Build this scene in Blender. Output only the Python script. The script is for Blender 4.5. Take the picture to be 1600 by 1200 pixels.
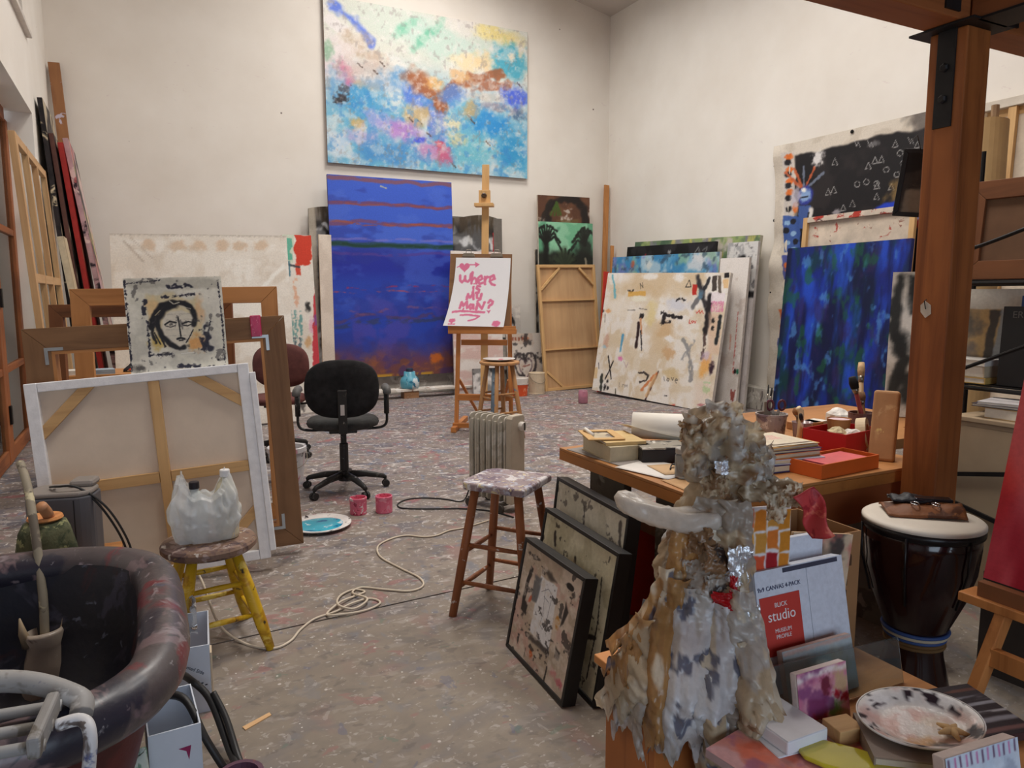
import bpy, bmesh, math, random
import numpy as np
from mathutils import Matrix, Vector, Euler

# ------------------------------------------------------------------ clear
for o in list(bpy.data.objects):
    bpy.data.objects.remove(o)
scene = bpy.context.scene
COL = scene.collection
PI = math.pi
R = math.radians

# ------------------------------------------------------------------ camera
cam_data = bpy.data.cameras.new('camera')
cam_data.sensor_width = 36.0
cam_data.lens = 1130.0 / 1600.0 * 36.0
cam_data.clip_start = 0.05
cam = bpy.data.objects.new('camera', cam_data)
COL.objects.link(cam)
cam.location = (0, 0, 1.45)
cam.rotation_euler = (R(90) - math.atan(138 / 1130.0), 0, R(-27.0))
scene.camera = cam

# ------------------------------------------------------------------ world, lights, exposure
world = bpy.data.worlds.new('world')
scene.world = world
world.use_nodes = True
wn = world.node_tree.nodes
wn['Background'].inputs[0].default_value = (0.62, 0.74, 0.92, 1)
wn['Background'].inputs[1].default_value = 1.0

def area(name, loc, rot, sx, sy, power, col):
    d = bpy.data.lights.new(name, 'AREA')
    d.shape = 'RECTANGLE'; d.size = sx; d.size_y = sy
    d.energy = power; d.color = col
    o = bpy.data.objects.new(name, d)
    COL.objects.link(o)
    o.location = loc; o.rotation_euler = rot
    return o
# skylights of the studio roof (openings are cut in the ceiling below)
area('skylight_light_1', (1.9, 3.2, 7.45), (0, 0, 0), 1.5, 2.2, 330, (1.0, 0.95, 0.88))
area('skylight_light_2', (4.9, 4.6, 6.85), (0, 0, 0), 1.5, 2.4, 165, (1.0, 0.95, 0.88))
area('skylight_light_3', (3.9, 8.3, 7.05), (0, 0, 0), 1.8, 1.6, 270, (1.0, 0.95, 0.88))
# daylight through the glass door and the upper window of the left wall, and the window behind the camera
area('door_daylight', (-1.55, 7.0, 1.7), (0, R(-90), 0), 3.0, 2.6, 40, (0.86, 0.93, 1.0))
area('rear_window_daylight', (0.6, -2.35, 1.5), (R(90), 0, 0), 3.4, 1.7, 80, (0.68, 0.83, 1.0))
scene.view_settings.view_transform = 'Standard'
scene.view_settings.look = 'None'
scene.view_settings.gamma = 1.0
scene.view_settings.use_curve_mapping = False
scene.view_settings.exposure = -0.30

# ------------------------------------------------------------------ helpers: colour and materials
def lin1(c):
    return c / 12.92 if c <= 0.04045 else ((c + 0.055) / 1.055) ** 2.4
def hx(c):
    """sRGB 0..255 triple to a linear rgba tuple"""
    return tuple(lin1(v / 255.0) for v in c[:3]) + (1.0,)

MATS = {}
def _new(name):
    m = bpy.data.materials.new(name)
    m.use_nodes = True
    nt = m.node_tree
    return m, nt, nt.nodes['Principled BSDF']
def _noise(nt, scale, detail=4, vec=None, rough=0.55, dist=0.0):
    n = nt.nodes.new('ShaderNodeTexNoise')
    n.inputs['Scale'].default_value = scale
    n.inputs['Detail'].default_value = detail
    n.inputs['Roughness'].default_value = rough
    n.inputs['Distortion'].default_value = dist
    if vec is not None: nt.links.new(vec, n.inputs['Vector'])
    return n
def _ramp(nt, fac, stops, interp='LINEAR'):
    r = nt.nodes.new('ShaderNodeValToRGB')
    cr = r.color_ramp
    cr.interpolation = interp
    while len(cr.elements) < len(stops): cr.elements.new(0.5)
    for e, (p, c) in zip(cr.elements, stops):
        e.position = p; e.color = c
    nt.links.new(fac, r.inputs[0])
    return r
def _mix(nt, fac, a, b):
    m = nt.nodes.new('ShaderNodeMix'); m.data_type = 'RGBA'
    for s, k in ((a, 6), (b, 7)):
        if isinstance(s, tuple): m.inputs[k].default_value = s
        else: nt.links.new(s, m.inputs[k])
    if isinstance(fac, float): m.inputs[0].default_value = fac
    else: nt.links.new(fac, m.inputs[0])
    return m.outputs[2]
def _bump(nt, bsdf, h, strength, dist=0.01):
    b = nt.nodes.new('ShaderNodeBump')
    b.inputs['Strength'].default_value = strength
    b.inputs['Distance'].default_value = dist
    nt.links.new(h, b.inputs['Height'])
    nt.links.new(b.outputs[0], bsdf.inputs['Normal'])
def THR(t): return 0.5 + (t - 0.5) * 0.62   # thresholds fitted to the narrow spread of the noise
def _coord(nt, scale=(1, 1, 1), kind='Object'):
    tc = nt.nodes.new('ShaderNodeTexCoord')
    mp = nt.nodes.new('ShaderNodeMapping')
    mp.inputs['Scale'].default_value = scale
    nt.links.new(tc.outputs[kind], mp.inputs[0])
    return mp.outputs[0]

def plain(name, col, rough=0.6, metal=0.0, var=0.12, scale=9.0, bump=0.0, spec=0.4, alpha=None, trans=0.0, coat=0.0):
    """a plain coloured surface with a little procedural unevenness"""
    if name in MATS: return MATS[name]
    m, nt, b = _new(name)
    c = hx(col)
    v = _coord(nt)
    n = _noise(nt, scale, 5, v)
    lo = tuple(x * (1 - var) for x in c[:3]) + (1,)
    hi = tuple(min(1, x * (1 + var)) for x in c[:3]) + (1,)
    r = _ramp(nt, n.outputs[0], [(0.3, lo), (0.7, hi)])
    nt.links.new(r.outputs[0], b.inputs['Base Color'])
    b.inputs['Roughness'].default_value = rough
    b.inputs['Metallic'].default_value = metal
    b.inputs['Specular IOR Level'].default_value = spec
    if coat: b.inputs['Coat Weight'].default_value = coat
    if trans:
        b.inputs['Transmission Weight'].default_value = trans
    if alpha is not None: b.inputs['Alpha'].default_value = alpha
    if bump:
        n2 = _noise(nt, scale * 6, 3, v)
        _bump(nt, b, n2.outputs[0], bump, 0.004)
    MATS[name] = m
    return m

def wood(name, c1, c2, axis='z', freq=16.0, rough=0.55, spots=None, bump=0.15):
    """wood with grain stretched along one axis; spots = list of (colour, threshold, scale) of paint specks"""
    if name in MATS: return MATS[name]
    m, nt, b = _new(name)
    s = [freq, freq, freq]
    s['xyz'.index(axis)] = freq * 0.06
    v = _coord(nt, tuple(s))
    n = _noise(nt, 1.0, 6, v, 0.65, 0.6)
    r = _ramp(nt, n.outputs[0], [(0.28, hx(c2)), (0.5, hx(c1)), (0.74, tuple(min(1, x * 1.12) for x in hx(c1)[:3]) + (1,))])
    colr = r.outputs[0]
    big = _noise(nt, 3.0, 2, _coord(nt))
    colr = _mix(nt, _ramp(nt, big.outputs[0], [(0.45, (0, 0, 0, 1)), (0.8, (0.45, 0.45, 0.45, 1))]).outputs[0], colr, hx(c2))
    for i, (sc, th, scale) in enumerate(spots or []):
        th = THR(th)
        nn = _noise(nt, scale, 4, _coord(nt, (1 + 0.3 * i, 1, 1.2)), 0.6, 0.4)
        colr = _mix(nt, _ramp(nt, nn.outputs[0], [(th, (0, 0, 0, 1)), (th + 0.03, (1, 1, 1, 1))]).outputs[0], colr, hx(sc))
    nt.links.new(colr, b.inputs['Base Color'])
    b.inputs['Roughness'].default_value = rough
    b.inputs['Specular IOR Level'].default_value = 0.35
    if bump: _bump(nt, b, n.outputs[0], bump, 0.003)
    MATS[name] = m
    return m

def splat(name, base, spots, rough=0.55, bump=0.3, basevar=0.2, scale=6.0, coat=0.0):
    """surface covered with dried paint: base plus layered blotches (colour, threshold, scale[, stretch])"""
    if name in MATS: return MATS[name]
    m, nt, b = _new(name)
    v = _coord(nt)
    n = _noise(nt, scale, 5, v)
    c = hx(base)
    colr = _ramp(nt, n.outputs[0], [(0.3, tuple(x * (1 - basevar) for x in c[:3]) + (1,)), (0.7, tuple(min(1, x * (1 + basevar)) for x in c[:3]) + (1,))]).outputs[0]
    for i, sp in enumerate(spots):
        sc, th, scl = sp[:3]; th = THR(th)
        st = sp[3] if len(sp) > 3 else (1, 1, 1)
        tc = nt.nodes.new('ShaderNodeTexCoord'); mp = nt.nodes.new('ShaderNodeMapping')
        mp.inputs['Scale'].default_value = st
        mp.inputs['Location'].default_value = (3.7 * i, 1.9 * i, 5.3 * i)
        nt.links.new(tc.outputs['Object'], mp.inputs[0])
        nn = _noise(nt, scl, 4, mp.outputs[0], 0.6, 0.5)
        colr = _mix(nt, _ramp(nt, nn.outputs[0], [(th, (0, 0, 0, 1)), (th + 0.05, (1, 1, 1, 1))]).outputs[0], colr, hx(sc))
    nt.links.new(colr, b.inputs['Base Color'])
    b.inputs['Roughness'].default_value = rough
    b.inputs['Specular IOR Level'].default_value = 0.4
    if coat:
        b.inputs['Coat Weight'].default_value = coat
        b.inputs['Coat Roughness'].default_value = 0.25
    if bump: _bump(nt, b, _noise(nt, scale * 5, 4, v).outputs[0], bump, 0.006)
    MATS[name] = m
    return m

def painted(name='paint_film', rough=0.55, bump=0.25, scale=60, spec=0.3, coat=0.0, trans=0.0, var=0.10):
    """colour comes from the painter's colour attribute laid down on the surface"""
    if name in MATS: return MATS[name]
    m, nt, b = _new(name)
    a = nt.nodes.new('ShaderNodeAttribute'); a.attribute_name = 'Col'
    v = _coord(nt)
    n = _noise(nt, scale, 4, v)
    g = _ramp(nt, n.outputs[0], [(0.25, (1 - var,) * 3 + (1,)), (0.75, (1 + var,) * 3 + (1,))])
    mm = nt.nodes.new('ShaderNodeMix'); mm.data_type = 'RGBA'; mm.blend_type = 'MULTIPLY'
    mm.inputs[0].default_value = 1.0
    nt.links.new(a.outputs['Color'], mm.inputs[6]); nt.links.new(g.outputs[0], mm.inputs[7])
    nt.links.new(mm.outputs[2], b.inputs['Base Color'])
    b.inputs['Roughness'].default_value = rough
    b.inputs['Specular IOR Level'].default_value = spec
    if coat:
        b.inputs['Coat Weight'].default_value = coat; b.inputs['Coat Roughness'].default_value = 0.15
    if bump: _bump(nt, b, n.outputs[0], bump, 0.004)
    if trans:
        tr = nt.nodes.new('ShaderNodeBsdfTranslucent')
        nt.links.new(mm.outputs[2], tr.inputs[0])
        mx = nt.nodes.new('ShaderNodeMixShader'); mx.inputs[0].default_value = trans
        out = nt.nodes['Material Output']
        nt.links.new(b.outputs[0], mx.inputs[1]); nt.links.new(tr.outputs[0], mx.inputs[2])
        nt.links.new(mx.outputs[0], out.inputs[0])
    MATS[name] = m
    return m

def glass(name, tint=(235, 245, 245), rough=0.02, mixv=0.88):
    """thin pane: mostly clear, a little reflective"""
    if name in MATS: return MATS[name]
    m, nt, b = _new(name)
    nt.nodes.remove(b)
    t = nt.nodes.new('ShaderNodeBsdfTransparent'); t.inputs[0].default_value = hx(tint)
    g = nt.nodes.new('ShaderNodeBsdfGlossy'); g.inputs['Roughness'].default_value = rough
    f = nt.nodes.new('ShaderNodeFresnel'); f.inputs[0].default_value = 1.5
    mx = nt.nodes.new('ShaderNodeMixShader')
    nt.links.new(f.outputs[0], mx.inputs[0])
    nt.links.new(t.outputs[0], mx.inputs[1]); nt.links.new(g.outputs[0], mx.inputs[2])
    nt.links.new(mx.outputs[0], nt.nodes['Material Output'].inputs[0])
    MATS[name] = m
    return m

# ------------------------------------------------------------------ helpers: meshes and objects
def V(*a): return Vector(a)
class MB:
    """collects shapes; build() links them as ONE mesh object"""
    def __init__(s): s.v = []; s.f = []
    def add(s, vs, fs):
        k = len(s.v); s.v += [tuple(p) for p in vs]; s.f += [tuple(i + k for i in f) for f in fs]
        return s
    def box(s, c, sz, rot=None):
        M = Euler(rot).to_matrix() if rot is not None and not isinstance(rot, Matrix) else (rot or Matrix.Identity(3))
        c = Vector(c); vs = []
        for x in (-.5, .5):
            for y in (-.5, .5):
                for z in (-.5, .5): vs.append(c + M @ Vector((x * sz[0], y * sz[1], z * sz[2])))
        return s.add(vs, [(0, 1, 3, 2), (4, 6, 7, 5), (0, 4, 5, 1), (2, 3, 7, 6), (0, 2, 6, 4), (1, 5, 7, 3)])
    def bx(s, x0, x1, y0, y1, z0, z1):
        return s.box(((x0 + x1) / 2, (y0 + y1) / 2, (z0 + z1) / 2), (abs(x1 - x0), abs(y1 - y0), abs(z1 - z0)))
    def bar(s, a, b, w, t, ref=(0, 0, 1)):
        a = Vector(a); b = Vector(b); d = (b - a); L = d.length; d.normalize()
        r = d.cross(Vector(ref))
        if r.length < 1e-4: r = d.cross(Vector((0, 1, 0)))
        r.normalize(); u = r.cross(d)
        M = Matrix((r, d, u)).transposed()
        return s.box((a + b) / 2, (w, L, t), M)
    def tube(s, pts, r, n=8, closed=False, cap=True):
        pts = [Vector(p) for p in pts]; N = len(pts)
        rr = r if isinstance(r, (list, tuple)) else [r] * N
        t0 = (pts[1] - pts[0]).normalized()
        ref = Vector((0, 0, 1)) if abs(t0.z) < 0.9 else Vector((1, 0, 0))
        nrm = t0.cross(ref).normalized(); vs = []
        for i, p in enumerate(pts):
            if closed: t = pts[(i + 1) % N] - pts[i - 1]
            else: t = pts[min(i + 1, N - 1)] - pts[max(i - 1, 0)]
            if t.length < 1e-9: t = t0.copy()
            t.normalize()
            nrm = nrm - t * nrm.dot(t)
            if nrm.length < 1e-6: nrm = t.orthogonal()
            nrm.normalize(); bn = t.cross(nrm)
            for k in range(n):
                a = 2 * PI * k / n
                vs.append(p + (nrm * math.cos(a) + bn * math.sin(a)) * rr[i])
        fs = []
        for i in range(N if closed else N - 1):
            j = (i + 1) % N
            for k in range(n):
                l = (k + 1) % n
                fs.append((i * n + k, i * n + l, j * n + l, j * n + k))
        if cap and not closed:
            fs.append(tuple(range(n))[::-1]); fs.append(tuple((N - 1) * n + k for k in range(n)))
        return s.add(vs, fs)
    def lathe(s, prof, n=24, c=(0, 0, 0), M=None, fn=None, cap=True):
        vs = []; fs = []; N = len(prof)
        for i, (r, z) in enumerate(prof):
            for k in range(n):
                a = 2 * PI * k / n
                p = Vector((r * math.cos(a), r * math.sin(a), z))
                if fn: p = Vector(fn(p, a, i))
                if M: p = M @ p
                vs.append(p + Vector(c))
        for i in range(N - 1):
            for k in range(n):
                l = (k + 1) % n
                fs.append((i * n + k, i * n + l, (i + 1) * n + l, (i + 1) * n + k))
        if cap and prof[0][0] > 1e-5: fs.append(tuple(range(n))[::-1])
        if cap and prof[-1][0] > 1e-5: fs.append(tuple((N - 1) * n + k for k in range(n)))
        return s.add(vs, fs)
    def prism(s, poly, y0, y1):
        """polygon in local x,z extruded along y"""
        n = len(poly)
        vs = [(x, y0, z) for x, z in poly] + [(x, y1, z) for x, z in poly]
        fs = [tuple(range(n)), tuple(range(2 * n - 1, n - 1, -1))]
        for i in range(n):
            j = (i + 1) % n; fs.append((i, i + n, j + n, j))
        return s.add(vs, fs)
    def slab(s, poly, z0, z1):
        """polygon in local x,y extruded along z"""
        n = len(poly)
        vs = [(x, y, z0) for x, y in poly] + [(x, y, z1) for x, y in poly]
        fs = [tuple(range(n - 1, -1, -1)), tuple(range(n, 2 * n))]
        for i in range(n):
            j = (i + 1) % n; fs.append((i, j, j + n, i + n))
        return s.add(vs, fs)
    def sheet(s, fn, nu, nv):
        vs = [fn(i / nu, j / nv) for j in range(nv + 1) for i in range(nu + 1)]
        fs = [(j * (nu + 1) + i, j * (nu + 1) + i + 1, (j + 1) * (nu + 1) + i + 1, (j + 1) * (nu + 1) + i) for j in range(nv) for i in range(nu)]
        return s.add(vs, fs)
    def ball(s, c, r, n=16, m=10, sc=(1, 1, 1)):
        prof = [(max(1e-4, math.sin(PI * i / m)) * r, -math.cos(PI * i / m) * r) for i in range(m + 1)]
        M = Matrix.Diagonal(Vector(sc))
        return s.lathe(prof, n, c, M)
    def build(s, name, mat, parent=None, smooth=False, bevel=0.0, solid=0.0, sub=0, label=None, loc=None, rot=None, seg=2):
        me = bpy.data.meshes.new(name)
        me.from_pydata(s.v, [], s.f)
        me.validate()
        bm = bmesh.new(); bm.from_mesh(me)
        bmesh.ops.recalc_face_normals(bm, faces=bm.faces)
        bm.to_mesh(me); bm.free()
        if smooth: me.polygons.foreach_set('use_smooth', [True] * len(me.polygons))
        o = bpy.data.objects.new(name, me)
        COL.objects.link(o)
        if mat: me.materials.append(mat)
        if parent: o.parent = parent
        if loc: o.location = loc
        if rot: o.rotation_euler = rot
        if solid:
            md = o.modifiers.new('thickness', 'SOLIDIFY'); md.thickness = solid; md.offset = 0
        if bevel:
            md = o.modifiers.new('soft_edges', 'BEVEL'); md.width = bevel; md.segments = seg
            md.limit_method = 'ANGLE'; md.angle_limit = R(40)
        if sub:
            md = o.modifiers.new('smooth', 'SUBSURF'); md.levels = sub; md.render_levels = sub
        if label: o['label'] = label
        return o
def tag(o, label, cat, group=None, kind=None):
    o['label'] = label
    o['category'] = cat
    if group: o['group'] = group
    if kind: o['kind'] = kind
    return o
def struct(o, label=None):
    o['kind'] = 'structure'
    if label: o['label'] = label
    return o
def thing(name, label, cat, loc=(0, 0, 0), rz=0.0, group=None, M=None):
    o = bpy.data.objects.new(name, None)
    o.empty_display_size = 0.05
    COL.objects.link(o)
    if M is not None: o.matrix_world = M
    else:
        o.location = loc; o.rotation_euler = (0, 0, rz)
    return tag(o, label, cat, group)
def copy_thing(root, label, loc=None, rz=None, name=None):
    r = root.copy(); COL.objects.link(r)
    if loc is not None: r.location = loc
    if rz is not None: r.rotation_euler = (0, 0, rz)
    r['label'] = label
    for ch in root.children:
        c = ch.copy(); COL.objects.link(c); c.parent = r
        for g in ch.children:
            d = g.copy(); COL.objects.link(d); d.parent = c
    return r
def PF(x, y, z, psi, lean, roll):
    """frame of a standing panel: local x along its width, local y to its back, local z up its face"""
    psi, lean, roll = R(psi), R(lean), R(roll)
    r = Vector((math.cos(psi), math.sin(psi), 0)); n = Vector((math.sin(psi), -math.cos(psi), 0))
    u = Vector((0, 0, 1)) * math.cos(lean) - n * math.sin(lean)
    r2 = r * math.cos(roll) + u * math.sin(roll); u2 = u * math.cos(roll) - r * math.sin(roll)
    b = -(r2.cross(u2))
    M = Matrix((r2, b, u2)).transposed().to_4x4()
    M.translation = Vector((x, y, z))
    return M
def lettering(text, size, mat, parent, loc, rot=(0, 0, 0), name='lettering', extr=0.0004, align='CENTER', sx=1.0):
    cu = bpy.data.curves.new(name, 'FONT')
    cu.body = text; cu.size = size; cu.extrude = extr; cu.align_x = align; cu.align_y = 'CENTER'
    cu.resolution_u = 3
    o = bpy.data.objects.new(name, cu); COL.objects.link(o)
    dg = bpy.context.evaluated_depsgraph_get()
    me = bpy.data.meshes.new_from_object(o.evaluated_get(dg))
    bpy.data.objects.remove(o)
    o = bpy.data.objects.new(name, me); COL.objects.link(o)
    me.materials.clear(); me.materials.append(mat)
    o.parent = parent; o.location = loc; o.rotation_euler = rot; o.scale = (sx, 1, 1)
    return o

# ------------------------------------------------------------------ helpers: painting by numbers
def vnoise(x, y, seed):
    xi = np.floor(x).astype(int); yi = np.floor(y).astype(int)
    fx = x - xi; fy = y - yi
    fx = fx * fx * (3 - 2 * fx); fy = fy * fy * (3 - 2 * fy)
    def h(a, b):
        k = (a * 374761393 + b * 668265263 + seed * 974634749) & 0x7fffffff
        k = ((k ^ (k >> 13)) * 1274126177) & 0x7fffffff
        return ((k ^ (k >> 16)) & 0xffff) / 65535.0
    return (h(xi, yi) * (1 - fx) + h(xi + 1, yi) * fx) * (1 - fy) + (h(xi, yi + 1) * (1 - fx) + h(xi + 1, yi + 1) * fx) * fy
def vnoise3(x, y, z, seed):
    zi = np.floor(z).astype(int); fz = z - zi; fz = fz * fz * (3 - 2 * fz)
    return vnoise(x + zi * 37.31, y + zi * 17.77, seed) * (1 - fz) + vnoise(x + (zi + 1) * 37.31, y + (zi + 1) * 17.77, seed) * fz
def fbm3(x, y, z, seed, o=3):
    s = 0; a = 0.5; t = 0
    for i in range(o):
        s = s + a * vnoise3(x * 2 ** i, y * 2 ** i, z * 2 ** i, seed + 17 * i); t += a; a *= 0.55
    return np.clip((s / t - 0.5) * 1.7 + 0.5, 0, 1)
def fbm(x, y, seed, o=4):
    s = 0; a = 0.5; t = 0
    for i in range(o):
        s = s + a * vnoise(x * 2 ** i, y * 2 ** i, seed + 17 * i); t += a; a *= 0.55
    return np.clip((s / t - 0.5) * 1.7 + 0.5, 0, 1)
def sstep(a, b, x):
    t = np.clip((x - a) / (b - a + 1e-9), 0, 1)
    return t * t * (3 - 2 * t)
class Cv:
    """a colour field over a w x h metre surface; coordinates of the strokes come from any measured quad"""
    def __init__(s, w, h, res, base=(230, 225, 215)):
        s.w, s.h = w, h
        s.nx, s.ny = max(2, int(w * res)), max(2, int(h * res))
        s.X, s.Y = np.meshgrid(np.linspace(0, w, s.nx + 1), np.linspace(0, h, s.ny + 1))
        s.c = np.ones(s.X.shape + (3,)) * np.array(base, float)
        s.k = 1
        s.quad((0, 0), (1, 0), (1, 1), (0, 1))
    def quad(s, TL, TR, BR, BL):
        src = [TL, TR, BR, BL]; dst = [(0, s.h), (s.w, s.h), (s.w, 0), (0, 0)]
        A = []; b = []
        for (x, y), (u, v) in zip(src, dst):
            A.append([x, y, 1, 0, 0, 0, -u * x, -u * y]); b.append(u)
            A.append([0, 0, 0, x, y, 1, -v * x, -v * y]); b.append(v)
        q = np.linalg.solve(np.array(A, float), np.array(b, float))
        s.Hm = np.append(q, 1).reshape(3, 3)
        d = lambda a, b: math.hypot(a[0] - b[0], a[1] - b[1])
        s.sx = s.w / ((d(TL, TR) + d(BL, BR)) / 2); s.sy = s.h / ((d(TL, BL) + d(TR, BR)) / 2)
        return s
    def m(s, p):
        r = s.Hm @ np.array([p[0], p[1], 1.0]); return r[0] / r[2], r[1] / r[2]
    def n(s, fx, fy, o=4, seed=None):
        s.k += 1
        return fbm(s.X * fx, s.Y * fy, seed if seed is not None else s.k * 31, o)
    def mix(s, col, mask):
        mk = np.clip(mask, 0, 1)[..., None]
        s.c = s.c * (1 - mk) + np.array(col, float) * mk
        return s
    def blob(s, p, rx, ry, col, a=1.0, rot=0, soft=0.5, wob=0.5, f=6.0):
        cx, cy = s.m(p); dx = s.X - cx; dy = s.Y - cy
        t = R(rot); ex = dx * math.cos(t) + dy * math.sin(t); ey = -dx * math.sin(t) + dy * math.cos(t)
        ax = rx * s.sx; ay = ry * s.sy
        d = np.sqrt((ex / ax) ** 2 + (ey / ay) ** 2)
        if wob:
            q = f / max(ax, ay) / 3.0
            d = d + wob * 1.6 * (s.n(q, q, 3) - 0.5)
        return s.mix(col, a * sstep(1 + soft, 1 - soft, d))
    def line(s, pts, wd, col, a=1.0, rough=0.3, dry=0.0, soft=0.5, f=1.0):
        P = [s.m(p) for p in pts]; D = np.full(s.X.shape, 1e9)
        for (ax, ay), (bx, by) in zip(P[:-1], P[1:]):
            vx, vy = bx - ax, by - ay; L = vx * vx + vy * vy + 1e-12
            t = np.clip(((s.X - ax) * vx + (s.Y - ay) * vy) / L, 0, 1)
            D = np.minimum(D, np.hypot(s.X - ax - t * vx, s.Y - ay - t * vy))
        hw = wd * (s.sx + s.sy) / 4
        if rough:
            q = f / max(hw, 1e-3) / 2
            D = D + hw * rough * 2 * (s.n(q, q, 2) - 0.5)
        mk = sstep(hw * (1 + soft), hw * (1 - soft), D)
        if dry:
            q = 1 / max(hw, 1e-3)
            mk = mk * sstep(dry - 0.15, dry + 0.1, s.n(q * 0.4, q * 0.4, 3))
        return s.mix(col, mk * a)
    def rect(s, x0, y0, x1, y1, col, a=1.0, soft=0.006, wob=0.01, f=14):
        ps = [s.m(p) for p in ((x0, y0), (x1, y0), (x1, y1), (x0, y1))]
        return s.poly([(x0, y0), (x1, y0), (x1, y1), (x0, y1)], col, a, soft, wob, f)
    def poly(s, pts, col, a=1.0, soft=0.006, wob=0.01, f=14):
        P = [s.m(p) for p in pts]
        cx = sum(p[0] for p in P) / len(P); cy = sum(p[1] for p in P) / len(P)
        X = s.X; Y = s.Y
        if wob: X = X + wob * 2 * (s.n(f, f, 3) - .5); Y = Y + wob * 2 * (s.n(f, f, 3) - .5)
        ins = np.zeros(X.shape, bool); D = np.full(X.shape, 1e9)
        for (ax, ay), (bx, by) in zip(P, P[1:] + P[:1]):
            cond = ((ay > Y) != (by > Y)) & (X < (bx - ax) * (Y - ay) / (by - ay + 1e-12) + ax)
            ins ^= cond
            vx, vy = bx - ax, by - ay; L = vx * vx + vy * vy + 1e-12
            t = np.clip(((X - ax) * vx + (Y - ay) * vy) / L, 0, 1)
            D = np.minimum(D, np.hypot(X - ax - t * vx, Y - ay - t * vy))
        sd = np.where(ins, D, -D)
        return s.mix(col, a * sstep(-soft, soft, sd))
    def cloud(s, col, fx, fy, th, a=1.0, soft=0.12, o=4, mask=None):
        mk = a * sstep(th - soft, th + soft, s.n(fx, fy, o))
        return s.mix(col, mk if mask is None else mk * mask)
    def arrays(s):
        c = np.clip(s.c / 255.0, 0, 1)
        return np.where(c <= 0.04045, c / 12.92, ((c + 0.055) / 1.055) ** 2.4)
def grid_mesh(name, P, colors=None, mat=None, parent=None, smooth=True):
    """mesh from an (ny+1, nx+1, 3) array of points, optional colour per point"""
    ny, nx = P.shape[0] - 1, P.shape[1] - 1
    me = bpy.data.meshes.new(name)
    nv = (nx + 1) * (ny + 1); nf = nx * ny
    idx = np.arange(nv).reshape(ny + 1, nx + 1)
    fa = np.stack([idx[:-1, :-1], idx[:-1, 1:], idx[1:, 1:], idx[1:, :-1]], -1).reshape(-1)
    me.vertices.add(nv); me.vertices.foreach_set('co', P.reshape(-1).astype(np.float32))
    me.loops.add(nf * 4); me.loops.foreach_set('vertex_index', fa.astype(np.int32))
    me.polygons.add(nf)
    me.polygons.foreach_set('loop_start', np.arange(0, nf * 4, 4, dtype=np.int32))
    me.polygons.foreach_set('loop_total', np.full(nf, 4, np.int32))
    me.polygons.foreach_set('use_smooth', np.full(nf, smooth))
    me.update(calc_edges=True)
    if colors is not None:
        at = me.color_attributes.new('Col', 'FLOAT_COLOR', 'POINT')
        rgba = np.ones((nv, 4), np.float32); rgba[:, :3] = colors.reshape(-1, 3)
        at.data.foreach_set('color', rgba.reshape(-1))
    if mat: me.materials.append(mat)
    o = bpy.data.objects.new(name, me); COL.objects.link(o)
    if parent: o.parent = parent
    return o
def face_sheet(name, cv, mat, parent, y=-0.0015, bend=None):
    P = np.stack([cv.X, np.full(cv.X.shape, y), cv.Y], -1)
    if bend: P = bend(P, cv)
    return grid_mesh(name, P, cv.arrays(), mat, parent)
def canvas(name, label, cat, pf, w, h, t, res, paint, edge=(225, 215, 200), base=(230, 225, 215), group=None, film=None, bend=None, emat=None):
    """a stretched canvas: wrapped sides plus the painted front"""
    root = thing(name, label, cat, M=PF(*pf), group=group)
    em = emat or plain('wrap_%d_%d_%d' % edge, edge, 0.8, var=0.15, scale=14, bump=0.2)
    MB().bx(0, w, 0, t, 0, h).build('canvas_wrap', em, root, bevel=min(0.004, t * 0.2))
    cv = Cv(w, h, res, base)
    paint(cv)
    face_sheet('painted_surface', cv, film or painted(), root, bend=bend)
    return root
def mitred(root, w, h, bw, t, mat_h, mat_v, name='frame_bar', y0=0.0):
    """four mitred bars, each a part of its own"""
    e = 0.0006
    for poly, m in (([(0 + e, 0), (w - e, 0), (w - bw - e, bw), (bw + e, bw)], mat_h), ([(bw + e, h - bw), (w - bw - e, h - bw), (w - e, h), (e, h)], mat_h),
                    ([(0, e), (bw, bw + e), (bw, h - bw - e), (0, h - e)], mat_v), ([(w - bw, bw + e), (w, e), (w, h - e), (w - bw, h - bw - e)], mat_v)):
        MB().prism(poly, y0, y0 + t).build(name, m, root, bevel=0.002)
def noise3(p, s, seed=0):
    from mathutils import noise as N
    return N.noise(Vector((p[0] * s + seed * 7.13, p[1] * s + seed * 3.7, p[2] * s + seed * 1.9)))
def smooth_path(pts, k=6):
    """Catmull-Rom through the points"""
    P = [Vector(p) for p in pts]; out = []
    for i in range(len(P) - 1):
        a = P[max(i - 1, 0)]; b = P[i]; c = P[i + 1]; d = P[min(i + 2, len(P) - 1)]
        for j in range(k):
            t = j / k
            out.append(0.5 * ((2 * b) + (c - a) * t + (2 * a - 5 * b + 4 * c - d) * t * t + (3 * b - a - 3 * c + d) * t ** 3))
    out.append(P[-1]); return out
# ================================================================== the room
XL, XR, YB, YF = -0.85, 7.18, 10.5, -2.6
def ceil_z(x): return 6.03 + 0.2 * (XR - x)

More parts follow.
